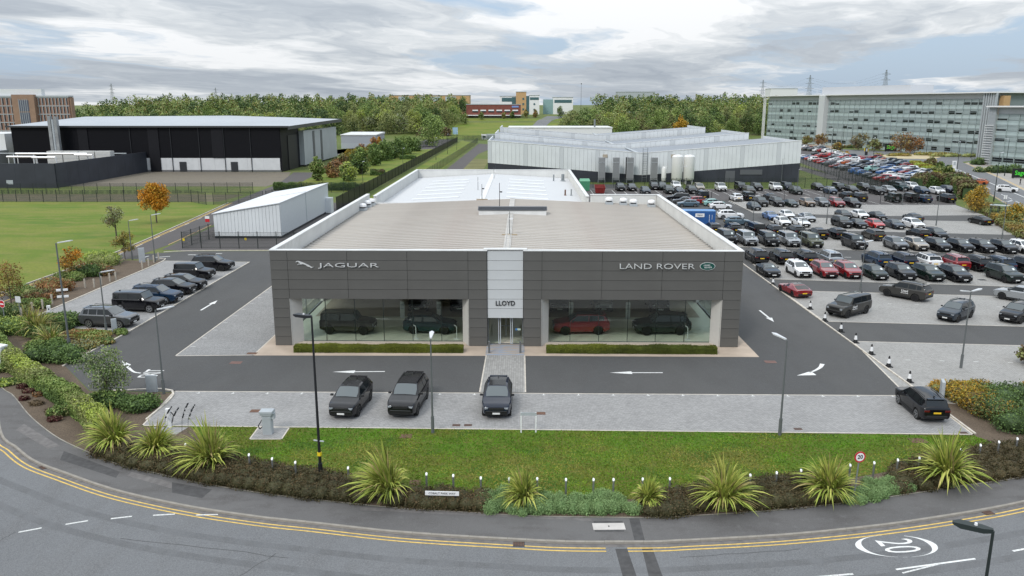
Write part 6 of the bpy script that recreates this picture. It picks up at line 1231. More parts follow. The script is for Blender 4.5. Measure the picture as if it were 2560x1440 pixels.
for i, (bp, tp, lab) in enumerate((((2484,504),(2504,383),'dark street lamp on the east road by the bus shelter'),((2390,445),(2405,356),'dark street lamp left side of the east road'),((2511,440),(2523,348),'dark street lamp before the lower glass office'),((2427,395),(2435,329),'dark street lamp by the roundabout bushes'),((2452,384),(2461,321),'dark street lamp right of the roundabout'),((2315,388),(2325,314),'dark street lamp on the roundabout island'),((2105,378),(2113,314),'dark street lamp left of the staff cars'),((2128,369),(2131,312),'dark street lamp by the office path'),((2077,400),(2080,322),'dark street lamp at the staff car park end'),((1978,392),(1975,311),'dark street lamp behind the factory corner'),((2179,436),(2183,345),'dark street lamp among staff cars'))):
    x, y = P(*bp); lamp(lab, (x, y), min(12, ZZ(*tp, x, y)), 'single', green_pole, 30+40*(i % 3), arm=1.1, r=.09)
for i, (px, py, h) in enumerate(((1090,400,8),(1119,385,8),(1142,375,8),(1008,430,7),(908,473,6.5),(1108,350,9))):
    lamp('dark lamp post '+['second along the palisade fence','third along the palisade fence','farthest along the palisade fence','on the lawn by the row of trees','with white globe by the hedge behind the shed','by the entrance road gates'][i], P(px, py), h, 'single', green_pole, 40, arm=.6, r=.06)
x, y = 13.72, 21.2
fg = lamp('dark street lamp rising from the bottom right of the frame', (x, y), 8.0, 'street', green_pole, 155, r=.10, ground=-.11); fg.children[-2].scale = (.70, .9, 1)
# ---- bollard lights along the planting
BOL = [(622,1137),(680,1147),(738,1156),(870,1170),(1066,1185),(1133,1189),(1202,1195),(1273,1197),(1343,1197),(1415,1199),(1484,1199),(1534,1199),(1607,1198),(1675,1197),(1876,1188),(1942,1182),(2003,1176),(2126,1163),(2186,1157),(2245,1150),(2299,1145),(2403,1125),(2452,1113),(2498,1105),(2544,1097),(463,1112)]
bb = MB().tube((0, 0, 0), (0, 0, 1.0), .055, .055, 12).mesh('post', mat('bollard_steel', (.34, .35, .36), .35, metal=.7), 40)
bc = MB().add([(.055*math.cos(2*math.pi*k/12), .055*math.sin(2*math.pi*k/12), 1.0) for k in range(12)]+[(.058*math.cos(2*math.pi*k/12), .058*math.sin(2*math.pi*k/12), 1.09+.055*math.sin(2*math.pi*k/12)) for k in range(12)], [tuple(range(12, 24))]+[(k, (k+1) % 12, 12+(k+1) % 12, 12+k) for k in range(12)]).mesh('slanted_cap', mat('white_cap', (.86, .86, .86), .4))
BOL.sort()
for i, (px, py) in enumerate(BOL):
    x, y = P(px, py, 1.08); t = thing('bollard_light', 'slim steel bollard with white slanted cap, '+ordn(i)+' from left along the lawn', 'bollard', (x, y, .008), group='bollards along the lawn edge'); obj('post', bb, t); obj('slanted_cap', bc, t)
# ---- timber posts by the west hedge
tp_ = MB().box(-.07, .07, -.07, .07, 0, 1.0).mesh('timber_post', mat('timber_post', (.42, .38, .32), .85, vary=.1, vscale=4))
for i, (px, py) in enumerate(((25+30,795),(82,780),(108,773),(131,760),(213,719),(236,719),(254,712),(275,704),(290,701),(356,672),(372,665),(385,657),(397,650),(40,790))):
    x, y = P(px, py); obj('timber_post', tp_, loc=(x, y, .004), label='pale timber post, '+ordn(sorted((55,82,108,131,213,236,254,275,290,356,372,385,397,40)).index(px if px != 25+30 else 55))+' from left beside the west bays', cat='post', group='timber posts beside the west bays')
tp2 = MB().box(-.06, .06, -.06, .06, 0, 1.1).mesh('timber_post', MATS['timber_post'])
for i in range(12): x, y = P(2438+i*9.2, 519+i*4.3); obj('timber_post', tp2, loc=(x, y, .004), label='pale timber post, '+ordn(i)+' from far end along the east hedge', cat='post', group='timber posts by the east hedge')
# ---- traffic cones
cone_b = MB().box(-.26, .26, -.26, .26, 0, .06).mesh('cone_base', black_p); cone_l = MB().lathe([(.19, .06), (.14, .30)], 14).mesh('dark_skirt', black_p, 40); cone_w = MB().lathe([(.14, .30), (.085, .66)], 14).mesh('white_sleeve', white_m, 40); cone_t = MB().lathe([(.085, .66), (.05, .86), (.03, .87)], 14).mesh('dark_tip', black_p, 40)
for i, (px, py) in enumerate(((1926,712),(2018,773),(2054,802.5),(2094,829.5),(2130,857),(2169,886),(2212,917),(2263,955.6))):
    x, y = P(px, py); t = thing('traffic_cone', 'black and white traffic cone, '+ordn(7-i)+' from the front along the east kerb', 'traffic cone', (x+.28, y, .0135), group='cones along the east kerb'); t.scale = (1.0, 1.0, 1.0)
    for nm, me in (('base', cone_b), ('dark_skirt', cone_l), ('white_sleeve', cone_w), ('dark_tip', cone_t)): obj(nm, me, t)
# ---- signs and cabinets
x, y = P(2133, 1252); t = thing('speed_sign', 'round red-bordered 20 speed limit sign on grey post', 'road sign', (x, y, .004), R(8)); MB().tube((0, 0, 0), (.10, 0, 2.72), .038, .038, 10).build('post', steel_m, t, 40)
c_ = Vector((.09, -.06, 2.46)); rd = MB(); rd.tube(c_, c_+Vector((0, .02, 0)), .30, .30, 28).build('red_disc', red_p, t); MB().tube(c_-Vector((0, .006, 0)), c_, .225, .225, 28).build('white_disc', white_m, t); MB().tube(c_+Vector((0, .02, 0)), c_+Vector((0, .035, 0)), .30, .30, 28).build('back_plate', grey_pole, t)
me = text_mesh('20', .29, .003, black_p, 1.0, .008); me.transform(Matrix.Rotation(R(90), 4, 'X')); obj('numerals', me, t, (.09, -.07, 2.46))
x, y = P(14, 815); t = thing('no_entry_sign', 'round red no entry sign at the left frame edge', 'road sign', (x, y, .004), R(-20)); MB().tube((0, 0, 0), (0, 0, 2.3), .04, .04, 8).build('post', steel_m, t); c_ = Vector((0, -.05, 2.1)); MB().tube(c_, c_+Vector((0, .02, 0)), .36, .36, 24).build('white_rim', white_m, t); MB().tube(c_-Vector((0, .006, 0)), c_, .33, .33, 24).build('red_disc', red_p, t); MB().box(-.24, .24, -.066, -.057, 2.04, 2.16).build('white_bar', white_m, t)
x, y = P(55, 812); t = thing('square_sign', 'blank white square sign back by the west beds', 'road sign', (x, y, .004), R(-15)); MB().tube((0, 0, 0), (0, 0, 2.7), .04, .04, 8).build('post', steel_m, t); MB().box(-.3, .3, -.06, -.03, 2.15, 2.72).build('plate', mat('sign_back', (.60, .62, .63), .5), t)
x, y = P(1321, 1082); t = thing('sign_frame', 'white two-post sign frame on the lawn edge', 'sign frame', (x, y, .01)); MB().box(-.5, -.42, -.04, .04, 0, 1.35).build('post', white_m, t); MB().box(.42, .5, -.04, .04, 0, 1.35).build('post', white_m, t); MB().box(-.5, .5, -.045, -.02, 1.15, 1.36).build('board', lgrey, t)
x, y = P(1106, 1272); t = thing('street_name_sign', 'white street name plate reading COBALT PARK WAY in heather', 'street sign', (x, y, .004), R(-2)); MB().box(-.86, .86, -.02, .02, .74, .96).build('plate', white_m, t); MB().box(-.7, -.62, .021, .07, 0, .92).build('post', dark_m, t); MB().box(.62, .7, .021, .07, 0, .92).build('post', dark_m, t)
me = text_mesh('COBALT PARK WAY', .15, .003, black_p, 1.0, .001); me.transform(Matrix.Rotation(R(90), 4, 'X')); obj('lettering', me, t, (0, -.025, .85))
def cabinet(name, label, cat, px, py, w, d, h, m, rz=0, cap=None, z=.008):
    x, y = P(px, py); t = thing(name, label, cat, (x, y, z), R(rz)); MB().bbox(-w/2, w/2, -d/2, d/2, 0, h, .02).build('cabinet', m, t)
    if cap: MB().bbox(-w/2-.05, w/2+.05, -d/2-.05, d/2+.05, h, h+.12, .02).build('cap', cap, t)
    MB().box(-w/2+.06, w/2-.06, -d/2-.012, -d/2, .15, h-.12).build('door', m, t); return t
t = cabinet('charging_cabinet', 'grey electric charging cabinet on its paved pad by the lawn', 'cabinet', 671, 1084, .58, .42, 1.25, lgrey, 0, lgrey, .016); MB().bbox(-.42, .42, -.3, .3, 1.37, 1.55, .03).build('hood', lgrey, t); MB().box(.29, .48, -.15, .15, 1.0, 1.37).build('side_box', lgrey, t); MB().path([(-.3, -.1, .95), (-.55, -.15, .55), (-.45, -.15, .35), (-.3, -.1, .5)], .03).build('cable', black_p, t)
t = cabinet('ev_charger', 'white electric car charger behind the flax plants', 'charger', 424, 1068, .30, .2, 1.25, white_m, 10, None, .016); MB().path([(.16, 0, 1.0), (.3, 0, .8), (.22, 0, .4), (.17, 0, .3)], .03).build('cable', black_p, t)
t = cabinet('ev_charger', 'white electric car charger by the corner of west bays', 'charger', 125, 797, .32, .22, 1.3, white_m, 30); MB().box(-.05, .05, -.125, -.11, .9, 1.05).build('socket', black_p, t)
cabinet('info_totem', 'light grey totem panel by the EXIT marking', 'totem', 381, 980, .75, .14, 1.25, lgrey, 8); cabinet('info_totem', 'light grey totem panel before the silver grey SUV', 'totem', 287, 829, .45, .14, 1.2, lgrey, 35); cabinet('info_totem', 'tall light grey totem by the estate road entry', 'totem', 356, 656, .75, .2, 1.9, lgrey, 30)
cabinet('info_totem', 'light grey totem panel in the golden shrubs at right', 'totem', 2352, 1003, .22, .85, 1.5, lgrey, -20)
cabinet('utility_cabinet', 'pale utility cabinet with white cap at the left frame edge', 'cabinet', 8, 915, .85, .5, 1.6, mat('cabinet_pale', (.50, .52, .56), .5), -20, white_m)
x, y = P(521, 578); t = thing('site_sign', 'red and white notice on a post by the shed', 'sign', (x, y, .008)); MB().tube((0, 0, 0), (0, 0, 2.6), .04, .04, 6).build('post', steel_m, t); MB().box(-.35, .35, -.06, -.03, 1.5, 2.0).build('red_board', red_p, t); MB().box(-.35, .35, -.06, -.03, 2.02, 2.45).build('white_board', white_m, t)
# ---- east road furniture
x, y = P(2502, 548); t = thing('bus_shelter', 'glazed bus shelter on the east road', 'bus shelter', (x, y, .01), R(-40))
for sx in (-1.7, -.55, .55, 1.7):
    for sy in (-.6, .6): MB().box(sx-.05, sx+.05, sy-.05, sy+.05, 0, 2.4).build('post', mat('shelter_green', (.02, .06, .06), .5), t)
MB().box(-1.9, 1.9, -.8, .8, 2.4, 2.5).build('roof', mat('shelter_roof', (.38, .42, .42), .3), t); MB().box(-1.68, 1.68, .56, .58, .3, 2.3).build('glazing', show_glass, t); MB().path([(-1.7, 0, 2.5), (-.8, 0, 2.75), (.8, 0, 2.75), (1.7, 0, 2.5)], .05).build('roof_arch', MATS['shelter_green'], t)
x, y = P(2508, 535); t = thing('bus_stop_flag', 'white bus stop flag above the shelter', 'sign', (x, y, .01)); MB().tube((0, 0, 0), (0, 0, 3.6), .05, .05, 6).build('post', steel_m, t); MB().box(-.3, .3, -.03, .03, 2.8, 3.5).build('flag', white_m, t)
for i, (px, py, w, h, lab) in enumerate(((2226,379,5.0,3.4,'green-lettered black company sign behind the roundabout'),(2548,446,4.2,2.7,'green-lettered black company sign at the right frame edge'))):
    x, y = P(px, py); t = thing('company_sign', lab, 'sign', (x, y, .004), R(0)); MB().box(-w/2, w/2, -.15, .15, .2, h).build('board', black_p, t); MB().box(-w/2+.2, -w/2+.5, -.1, .1, 0, .2).build('foot', dark_m, t); MB().box(w/2-.5, w/2-.2, -.1, .1, 0, .2).build('foot', dark_m, t)
    me = text_mesh('Sage', h*.62, .01, lime, 1.0, .02); me.transform(Matrix.Rotation(R(90), 4, 'X')); obj('lettering', me, t, (0, -.17, h*.55))
for i, (px, py, hgt, w, m, lab) in enumerate(((2165,388,1.9,.5,dark_m,'dark totem with yellow boxes by the staff cars'),(2359,383,2.2,2.0,lgrey,'pale abstract cabinet by the office lawn'),(2384,424,1.7,.6,white_m,'white sign panel on the east road island'))):
    x, y = P(px, py); t = thing('totem', lab, 'totem', (x, y, .01)); MB().box(-w, w, -.2, .2, 0, hgt*1.6).build('panel', m, t); MB().box(-w*.6, w*.6, -.23, -.2, hgt*.8, hgt*1.4).build('face', lgrey if m is not lgrey else white_m, t)
for i, (px, py) in enumerate(((2163,378),(2168,380),(2337,408),(2402,389))):
    x, y = P(px, py); t = thing('grit_box', 'yellow roadside box, '+ordn(i)+' from left near the roundabout', 'bin', (x, y, .01), group='yellow boxes near the roundabout'); MB().bbox(-.35, .35, -.3, .3, .0, 1.0, .05).build('tub', yel_bin, t); MB().bbox(-.4, .4, -.35, .35, 1.0, 1.35, .08).build('lid', yel_bin, t)
x, y = P(1165, 330); t = thing('banner_sign', 'pale blue banner sign at the far bank', 'sign', (-42, 500, hz(500)+.03)); MB().box(-1.6, 1.6, -.1, .1, .8, 5).build('panel', mat('banner_blue', (.3, .45, .6), .5), t); MB().box(-1.5, -1.3, -.1, .1, 0, .8).build('leg', dark_m, t); MB().box(1.3, 1.5, -.1, .1, 0, .8).build('leg', dark_m, t)
# ---- people walking by the staff cars and by the company sign
def person(px, py, label, top, legs, rz, step):
    x, y = P(px, py); t = thing('person', label, 'person', (x, y, .013), R(rz))
    me = bpy.data.meshes.new('body'); V = [(0,0,.95),(0,0,1.2),(0,0,1.42),(0,0,1.52),(0,.02,1.66),(0,0,1.74),(.2,0,1.40),(.26,.05*step,1.12),(.24,.22*step,.92),(-.2,0,1.40),(-.26,-.05*step,1.12),(-.24,-.2*step,.92),(.1,0,.9),(.11,.18*step,.5),(.11,.10*step,.08),(.11,.27*step,.03),(-.1,0,.9),(-.11,-.12*step,.5),(-.11,-.34*step,.1),(-.11,-.2*step,.03)]
    E_ = [(0,1),(1,2),(2,3),(3,4),(4,5),(2,6),(6,7),(7,8),(2,9),(9,10),(10,11),(0,12),(12,13),(13,14),(14,15),(0,16),(16,17),(17,18),(18,19)]
    me.from_pydata(V, E_, []); o = bpy.data.objects.new('body', me); C.objects.link(o); o.parent = t
    o.modifiers.new('skin', 'SKIN'); rad = [.15,.15,.16,.06,.105,.07,.075,.055,.04,.075,.055,.04,.095,.07,.05,.045,.095,.07,.05,.045]
    for i_, r_ in enumerate(rad): me.skin_vertices[0].data[i_].radius = (r_, r_*.8)
    me.skin_vertices[0].data[0].use_root = True; o.modifiers.new('sub', 'SUBSURF').levels = 1
    dg = bpy.context.evaluated_depsgraph_get(); m2_ = bpy.data.meshes.new_from_object(o.evaluated_get(dg)); o.modifiers.clear(); o.data = m2_; m2_.materials.clear()
    for mm in (top, legs, mat('skin', (.45, .28, .2), .6)): m2_.materials.append(mm)
    for p in m2_.polygons: z = p.center.z; p.material_index = 2 if z > 1.5 or (abs(p.center.x) > .2 and z < .98) else (1 if z < .93 else 0); p.use_smooth = True
    MB().lathe([(.11, 1.66), (.115, 1.72), (.09, 1.80), (.02, 1.83)], 10, c=(0, 0)).build('hair', mat('dark_hair', (.02, .015, .012), .8), t, 60)
dk = mat('dark_cloth', (.015, .016, .02), .9); jn = mat('navy_trousers', (.02, .025, .04), .9)
person(2308, 418, 'person in dark clothes walking by the staff cars, left of two', dk, jn, 150, 1); person(2315, 419, 'person in dark jacket walking by staff cars, right of two', mat('brown_cloth', (.05, .035, .03), .9), jn, 150, -1); person(2550, 462, 'person in dark clothes walking on the right pavement', dk, dk, 30, 1)
# ================================================================ VEGETATION
def leaf_mesh(name, cen, size, mats, mi, r_, up=0.35, aspect=1.0, jit=.4):
    """one quad per point, random orientation; cen (n,3)"""
    n = len(cen); a = r_.normal(size=(n, 3)); a[:, 2] *= (1-up); a /= np.linalg.norm(a, axis=1)[:, None]+1e-9
    b = r_.normal(size=(n, 3)); b -= (b*a).sum(1)[:, None]*a; b /= np.linalg.norm(b, axis=1)[:, None]+1e-9
    s = (size*(1+jit*r_.uniform(-1, 1, n)))[:, None]/2
    A = a*s*aspect; B = b*s; v = np.stack([cen-A-B*.5, cen+A*.15-B, cen+A+B*.4, cen-A*.1+B], 1).reshape(-1, 3)
    me = bpy.data.meshes.new(name); me.vertices.add(4*n); me.vertices.foreach_set('co', v.astype(np.float32).ravel())
    me.loops.add(4*n); me.loops.foreach_set('vertex_index', np.arange(4*n, dtype=np.int32)); me.polygons.add(n); me.polygons.foreach_set('loop_start', np.arange(0, 4*n, 4, dtype=np.int32))
    for m in mats: me.materials.append(m)
    me.polygons.foreach_set('material_index', np.asarray(mi, dtype=np.int32)); me.update(calc_edges=True); return me
def blob_points(r_, blobs, n, shell=.55):
    """points spread through ellipsoid clumps, denser outside"""
    w = np.array([b[3]*b[4]*b[5] for b in blobs])**.67; w /= w.sum(); k = r_.choice(len(blobs), n, p=w); bl = np.array(blobs)[k]
    d = r_.normal(size=(n, 3)); d /= np.linalg.norm(d, axis=1)[:, None]; rad = (shell+(1-shell)*r_.random(n)**.6)*(1+.12*r_.normal(size=n))
    return bl[:, :3]+d*bl[:, 3:6]*rad[:, None], k
L_ = {k: leaf('leaf_'+k, c) for k, c in dict(dark=(0.051, 0.086, 0.030), mid=(0.115, 0.181, 0.052), light=(0.214, 0.287, 0.077), olive=(0.251, 0.271, 0.101), yellow=(0.260, 0.221, 0.039), gold=(0.442, 0.260, 0.029), orange=(0.500, 0.221, 0.019), rust=(0.298, 0.149, 0.061), brown=(0.149, 0.108, 0.063), ochre=(0.260, 0.189, 0.055), lime=(0.363, 0.435, 0.084), grey=(0.232, 0.252, 0.157), heather3=(.11, .075, .035), pine=(0.059, 0.095, 0.038), heather=(.085, .066, .030), heather2=(.055, .052, .022), hebe=(0.219, 0.323, 0.130), hebe2=(0.146, 0.240, 0.088), box=(.15, .165, .022), box2=(.085, .105, .018), red=(0.075, 0.022, 0.020)).items()}
def crown_blobs(r_, h, w, n, base=.28, taper=1.0, irregular=.5):
    bl = []
    for i in range(n):
        t = (i+.5)/n; z = h*(base+(1-base)*t*.92); env = math.sin(math.pi*min(1, .18+.80*t))**.7 if taper == 1 else (1-t)**.8*.95+.12
        a = r_.random()*6.28; rr = w*env*(.15+irregular*r_.random()); s = w*env*(.38+.25*r_.random())+.05*w
        bl.append((rr*math.cos(a), rr*math.sin(a), z, s, s, s*.85))
    return bl
def tree_mesh(seed, h, w, nb, nl, ls, base=.28, taper=1.0, irregular=.55, shell=.5, slots=3):
    r_ = np.random.default_rng(seed); bl = crown_blobs(r_, h, w, nb, base, taper, irregular); pts, k = blob_points(r_, bl, nl, shell)
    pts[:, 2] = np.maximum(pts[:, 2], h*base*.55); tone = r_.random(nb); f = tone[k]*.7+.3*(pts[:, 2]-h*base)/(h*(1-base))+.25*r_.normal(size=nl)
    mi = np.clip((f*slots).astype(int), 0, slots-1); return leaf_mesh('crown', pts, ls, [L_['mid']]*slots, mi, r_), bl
def trunk_mb(h, r, bl, n=5, base=.0):
    mb = MB(); top = h*.72; mb.tube((0, 0, -.1), (0, 0, h*.3), r, r*.75, 8); mb.tube((0, 0, h*.3), (0, 0, top), r*.75, r*.3, 7)
    for b in bl[::max(1, len(bl)//max(1, n))]:
        z0 = max(h*.2, b[2]-.22*h-.1); mb.tube((0, 0, z0), (b[0]*.9, b[1]*.9, b[2]), r*.42, r*.12, 5)
    return mb
def tree(name, label, x, y, h, w, cols, seed, nb=14, nl=2200, ls=.28, base=.3, taper=1.0, z=.0, r=None, group=None, irregular=.55, shell=.5, cat='tree'):
    t = thing(name, label, cat, (x, y, z), 0, group); me, bl = tree_mesh(seed, h, w, nb, nl, ls, base, taper, irregular, shell, len(cols))
    for i, c in enumerate(cols): me.materials[i] = L_[c]
    trunk_mb(h, r or h*.022, bl).build('trunk', bark, t, 50); obj('crown', me, t); return t
# ---- woods on the slope: variants shared by the edge trees, the deep wood joined as one mass
VAR = []
for i in range(9):
    me, bl = tree_mesh(100+i, 15, 5.8+.7*(i % 3), 20, 2600, .52, .10 if i % 3 else .18, 1 if i % 5 else .7, .62, .55, 3); VAR.append((me, trunk_mb(15, .25, bl, 3).mesh('trunk', bark)))
SETS = [('dark', 'mid', 'olive'), ('mid', 'mid', 'light'), ('dark', 'olive', 'olive'), ('mid', 'light', 'light'), ('brown', 'olive', 'light'), ('olive', 'olive', 'lime'), ('pine', 'dark', 'mid'), ('dark', 'mid', 'light')]
wr = random.Random(21); spots = []
def wood_ok(px_x, y):
    x = px_x
    if y < 500 and -42 < x < 22: return False
    if -46 < x < 58 and 455 < y < 690 and not (x > 24+max(0, (y-500)*.32)): return False
    if -115 < x < -44 and y < 505: return False
    if -100 < x < -60 and y < 400: return False
    return True
for band in range(17):
    y = 392+band*16.5; x = -300+wr.uniform(0, 5)
    while x < 420:
        yy = y+wr.uniform(-6, 6); xl = x/yy*_F+1308
        if (170 < xl < 1215 or 1355 < xl < 1935 or (2240 < xl < 2600 and yy > 520)) and wood_ok(x, yy) and not (x > 0 and yy < 462) and not (xl < 830 and yy < 405) and not (x > 120 and yy < 500): spots.append((x, yy))
        x += wr.uniform(7.5, 10.5)
spots.sort(key=lambda s: s[1]); edge = []; deep = []; cols_seen = {}
for (x, y) in spots:
    c = int((x/y*_F+1308)//24); cols_seen[c] = cols_seen.get(c, 0)+1
    (edge if cols_seen[c] <= 3 else deep).append((x, y))
for i, (x, y) in enumerate(edge[:290]):
    s = SETS[min(7, int(wr.random()*8))]; lab = {'yellow': 'yellowing', 'lime': 'bright green', 'ochre': 'ochre-tinged', 'olive': 'olive green'}.get(s[2], 'dark green' if s[0] in ('dark', 'pine') else 'mid green')
    side = 'left wood behind the black warehouse' if x < -35 else ('right wood behind the factory' if x < 170 else 'trees behind the glass office')
    t = thing('woodland_tree', lab+' autumn tree at the edge of the '+side, 'tree', (x, y, hz(y)-.1), wr.uniform(0, 6.28), lab+' edge trees of the '+side); k = wr.uniform(.74, 1.12); t.scale = (k*wr.uniform(.9, 1.15), k*wr.uniform(.9, 1.15), k)
    me, tm = VAR[wr.randrange(9)]; o = obj('crown', me, t); obj('trunk', tm, t)
    for j in range(3): o.material_slots[j].link = 'OBJECT'; o.material_slots[j].material = L_[s[j]]
dc = []; dm = []; r_ = np.random.default_rng(5)
for (x, y) in deep+edge[290:]:
    bl = crown_blobs(r_, 15*r_.uniform(.8, 1.2), 6, 9, .2); p, k = blob_points(r_, bl, 420); p += np.array([x, y, hz(y)]); dc.append(p); s = r_.integers(0, 3); dm.append(np.clip((r_.random(420)*2.2).astype(int)+s, 0, 4))
if dc: obj('deep_wood', leaf_mesh('deep_wood', np.concatenate(dc), .95, [L_[k] for k in ('dark', 'mid', 'olive', 'light', 'ochre')], np.concatenate(dm), r_), label='mixed autumn wood covering the slope behind the estate', cat='wood', kind='stuff')
for i, (x, y, h, w, cols) in enumerate(((90, 470, 15, 4.5, ('yellow', 'gold', 'gold')), (-97, 520, 12, 6, ('grey', 'olive', 'light')), (-78, 512, 13, 6.5, ('olive', 'grey', 'light')), (-56, 508, 12, 5.5, ('dark', 'mid', 'light')), (-60, 515, 10, 5, ('mid', 'light', 'light')), (-48, 498, 5, 4.5, ('brown', 'brown', 'olive')), (-62, 497, 5, 5, ('brown', 'olive', 'brown')), (-98, 490, 4, 3, ('brown', 'olive', 'brown')), (-88, 488, 4, 2.5, ('olive', 'brown', 'olive')))):
    tree('scrub_tree' if h < 8 else 'broad_tree', ['golden tree standing out of the right wood', 'pale grey-green willow at the left wood edge', 'broad olive willow right of the pale one', 'dark green tree at the right end of the left wood', 'bright green tree at the left wood corner', 'brown scrub below the left wood, right clump', 'brown scrub below the left wood, middle clump', 'low brown bush in the meadow, left', 'low olive bush in the meadow, right'][i], x, y, h, w, cols, 300+i, 16, 1300, .75, .08, z=hz(y)-.05)
for i, (x, y, h, w, cols, lab) in enumerate(((-30, 585, 6, 2.2, ('mid', 'olive', 'light'), 'small round tree on the far bank before the brick building'), (-14, 592, 5, 1.8, ('olive', 'ochre', 'olive'), 'thin tree before the brick building centre'), (-8, 594, 5.5, 2, ('dark', 'mid', 'olive'), 'small tree before the brick building right end'), (2, 598, 6.5, 2.6, ('olive', 'ochre', 'gold'), 'golden small tree below the tan tower'), (9, 602, 6, 2.6, ('rust', 'olive', 'ochre'), 'russet small tree below the white office'), (27, 600, 9, 3.6, ('dark', 'mid', 'olive'), 'dark tree by the hill road top'), (-40, 560, 8, 3.4, ('mid', 'olive', 'light'), 'green tree at the bank top beside the left wood'), (34, 570, 9, 4, ('mid', 'olive', 'light'), 'green tree at the near end of the right wood'))):
    tree('bank_tree', lab, x, y, h, w, cols, 340+i, 12, 700, .6, .15, z=hz(y)-.05)
# ---- row of clipped trees on the lawn behind
ROWT = [(795,452,393,2.0,('mid','olive','light'),'conical'),(868,452,408,2.6,('mid','olive','lime'),'broad'),(903,436,368,3.2,('dark','mid','light'),'tall'),(893,420,372,2.6,('mid','olive','yellow'),'slim'),(938,414,358,3.0,('mid','mid','light'),'broad'),(925,405,362,2.6,('olive','olive','yellow'),'rounded'),(962,402,349,3.2,('mid','mid','light'),'tall'),(977,397,356,3.0,('dark','mid','light'),'bushy'),(990,394,344,3.6,('mid','mid','light'),'broad'),(1008,388,340,3.6,('mid','light','light'),'tall'),(1022,384,341,3.4,('mid','mid','light'),'rounded'),(1038,378,345,3.2,('dark','mid','light'),'end')]
for i, (px, pb, pt, w, cols, ad) in enumerate(ROWT):
    x, y = P(px, pb); tree('row_tree', ad+' green tree, '+ordn(i)+' from the front of the planted row', x, y, ZZ(px, pt, x, y)+.7, w*1.0, cols, 400+i, 18, 3000, .40, .06, group='row of trees on the lawn', irregular=.5)
for i, (px, pb, pt, w, cols) in enumerate(((845,440,403,3.0,('rust','brown','rust')),(855,427,385,2.6,('rust','brown','olive')),(872,410,372,2.2,('olive','gold','yellow')),(905,398,360,3.0,('rust','brown','rust')),(935,385,343,3.2,('brown','rust','orange')),(948,378,341,1.8,('gold','orange','gold')),(826,444,408,2.0,('rust','ochre','brown')))):
    x, y = P(px, pb); tree('autumn_tree', ['russet shrub-like tree left in the planted group','taller russet tree behind it','small golden tree behind the row','russet tree in the middle of the row','brown-orange tree near the far store','orange slim tree beside the store','pale russet thin tree at the row front'][i], x, y, ZZ(px, pt, x, y)+.5, w*1.0, cols, 430+i, 14, 1700, .40, .05)
# ---- specimen trees
x, y = P(392,557); tree('orange_tree', 'bright orange autumn tree on the green field', x, y, 7.2, 2.35, ('orange', 'orange', 'gold'), 51, 26, 5200, .24, .36, r=.13, irregular=.75, shell=.3)
x, y = P(292,597); tree('sparse_tree', 'sparse lopsided olive tree on the green field', x, y, 5.2, 1.9, ('olive', 'grey', 'brown'), 56, 9, 1500, .17, .45, r=.13, irregular=.95, shell=.3)
for i, (px, pb, h, w, cols) in enumerate(((313,648,4.0,1.3,('olive','ochre','yellow')),(183,696,4.0,1.35,('rust','ochre','orange')),(30,768,5.0,1.7,('ochre','yellow','rust')))):
    x, y = P(px, pb); tree('young_tree', ['small thin yellowing tree by the estate road', 'small russet tree above the west hedge', 'orange-tinted young tree at the left frame edge'][i], x, y, h, w, cols, 60+i, 12, 1700, .15, .3, r=.06, irregular=.7, shell=.3)
x, y = P(272,1010); tree('birch_tree', 'small airy green tree before the EXIT marking', x, y, 4.3, 1.55, ('mid', 'grey', 'light'), 71, 18, 4200, .11, .25, r=.06, irregular=.7, shell=.25)
for i, (px, pb, pt, w, cols, nm) in enumerate(((2440,530,458,2.5,('ochre','gold','yellow'),'golden tree by the bus shelter, left one'),(2532,566,506,2.2,('olive','gold','yellow'),'golden tree right of the bus shelter'),(2592,912,850,1.4,('olive','brown','ochre'),'russet tree poking in at the right frame edge'))):
    x, y = P(px, pb); tree('golden_tree', nm, x, y, ZZ(px, pt, x, y), w, cols, 80+i, 16, 3000, .24, .15, irregular=.7)
for i, (px, pb, pt, w, cols) in enumerate(((2055,366,332,3.4,('rust','brown','ochre')),(2017,362,338,3,('olive','brown','ochre')),(2145,376,332,4.2,('brown','grey','ochre')),(2180,378,345,3.4,('olive','olive','brown')),(2252,385,328,5.4,('rust','brown','ochre')),(2285,385,338,4.4,('rust','brown','rust')),(2092,378,356,2.2,('olive','brown','gold')),(2346,440,402,1.6,('mid','olive','mid')),(2366,447,411,1.6,('dark','mid','olive')),(2330,422,392,1.8,('olive','brown','olive')),(2545,412,368,3.2,('rust','brown','brown')),(2400,470,430,2.2,('brown','brown','grey')))):
    x, y = P(px, pb); tree('office_tree', ['russet tree at the office entrance','small bare tree left of the office entrance','thin brown tree before the office','olive tree left of the company sign','largest russet tree right of the company sign','second russet tree right of the company sign','small mixed tree by the staff cars','slim dark tree beside the east road, left','slim dark tree beside the east road, right','thin tree by the walking people','brown tree before the lower glass office','bare brown tree at the hedge end'][i], x, y, ZZ(px, pt, x, y), w, cols, 90+i, 12, 1100, .5, .2, irregular=.8, shell=.2)
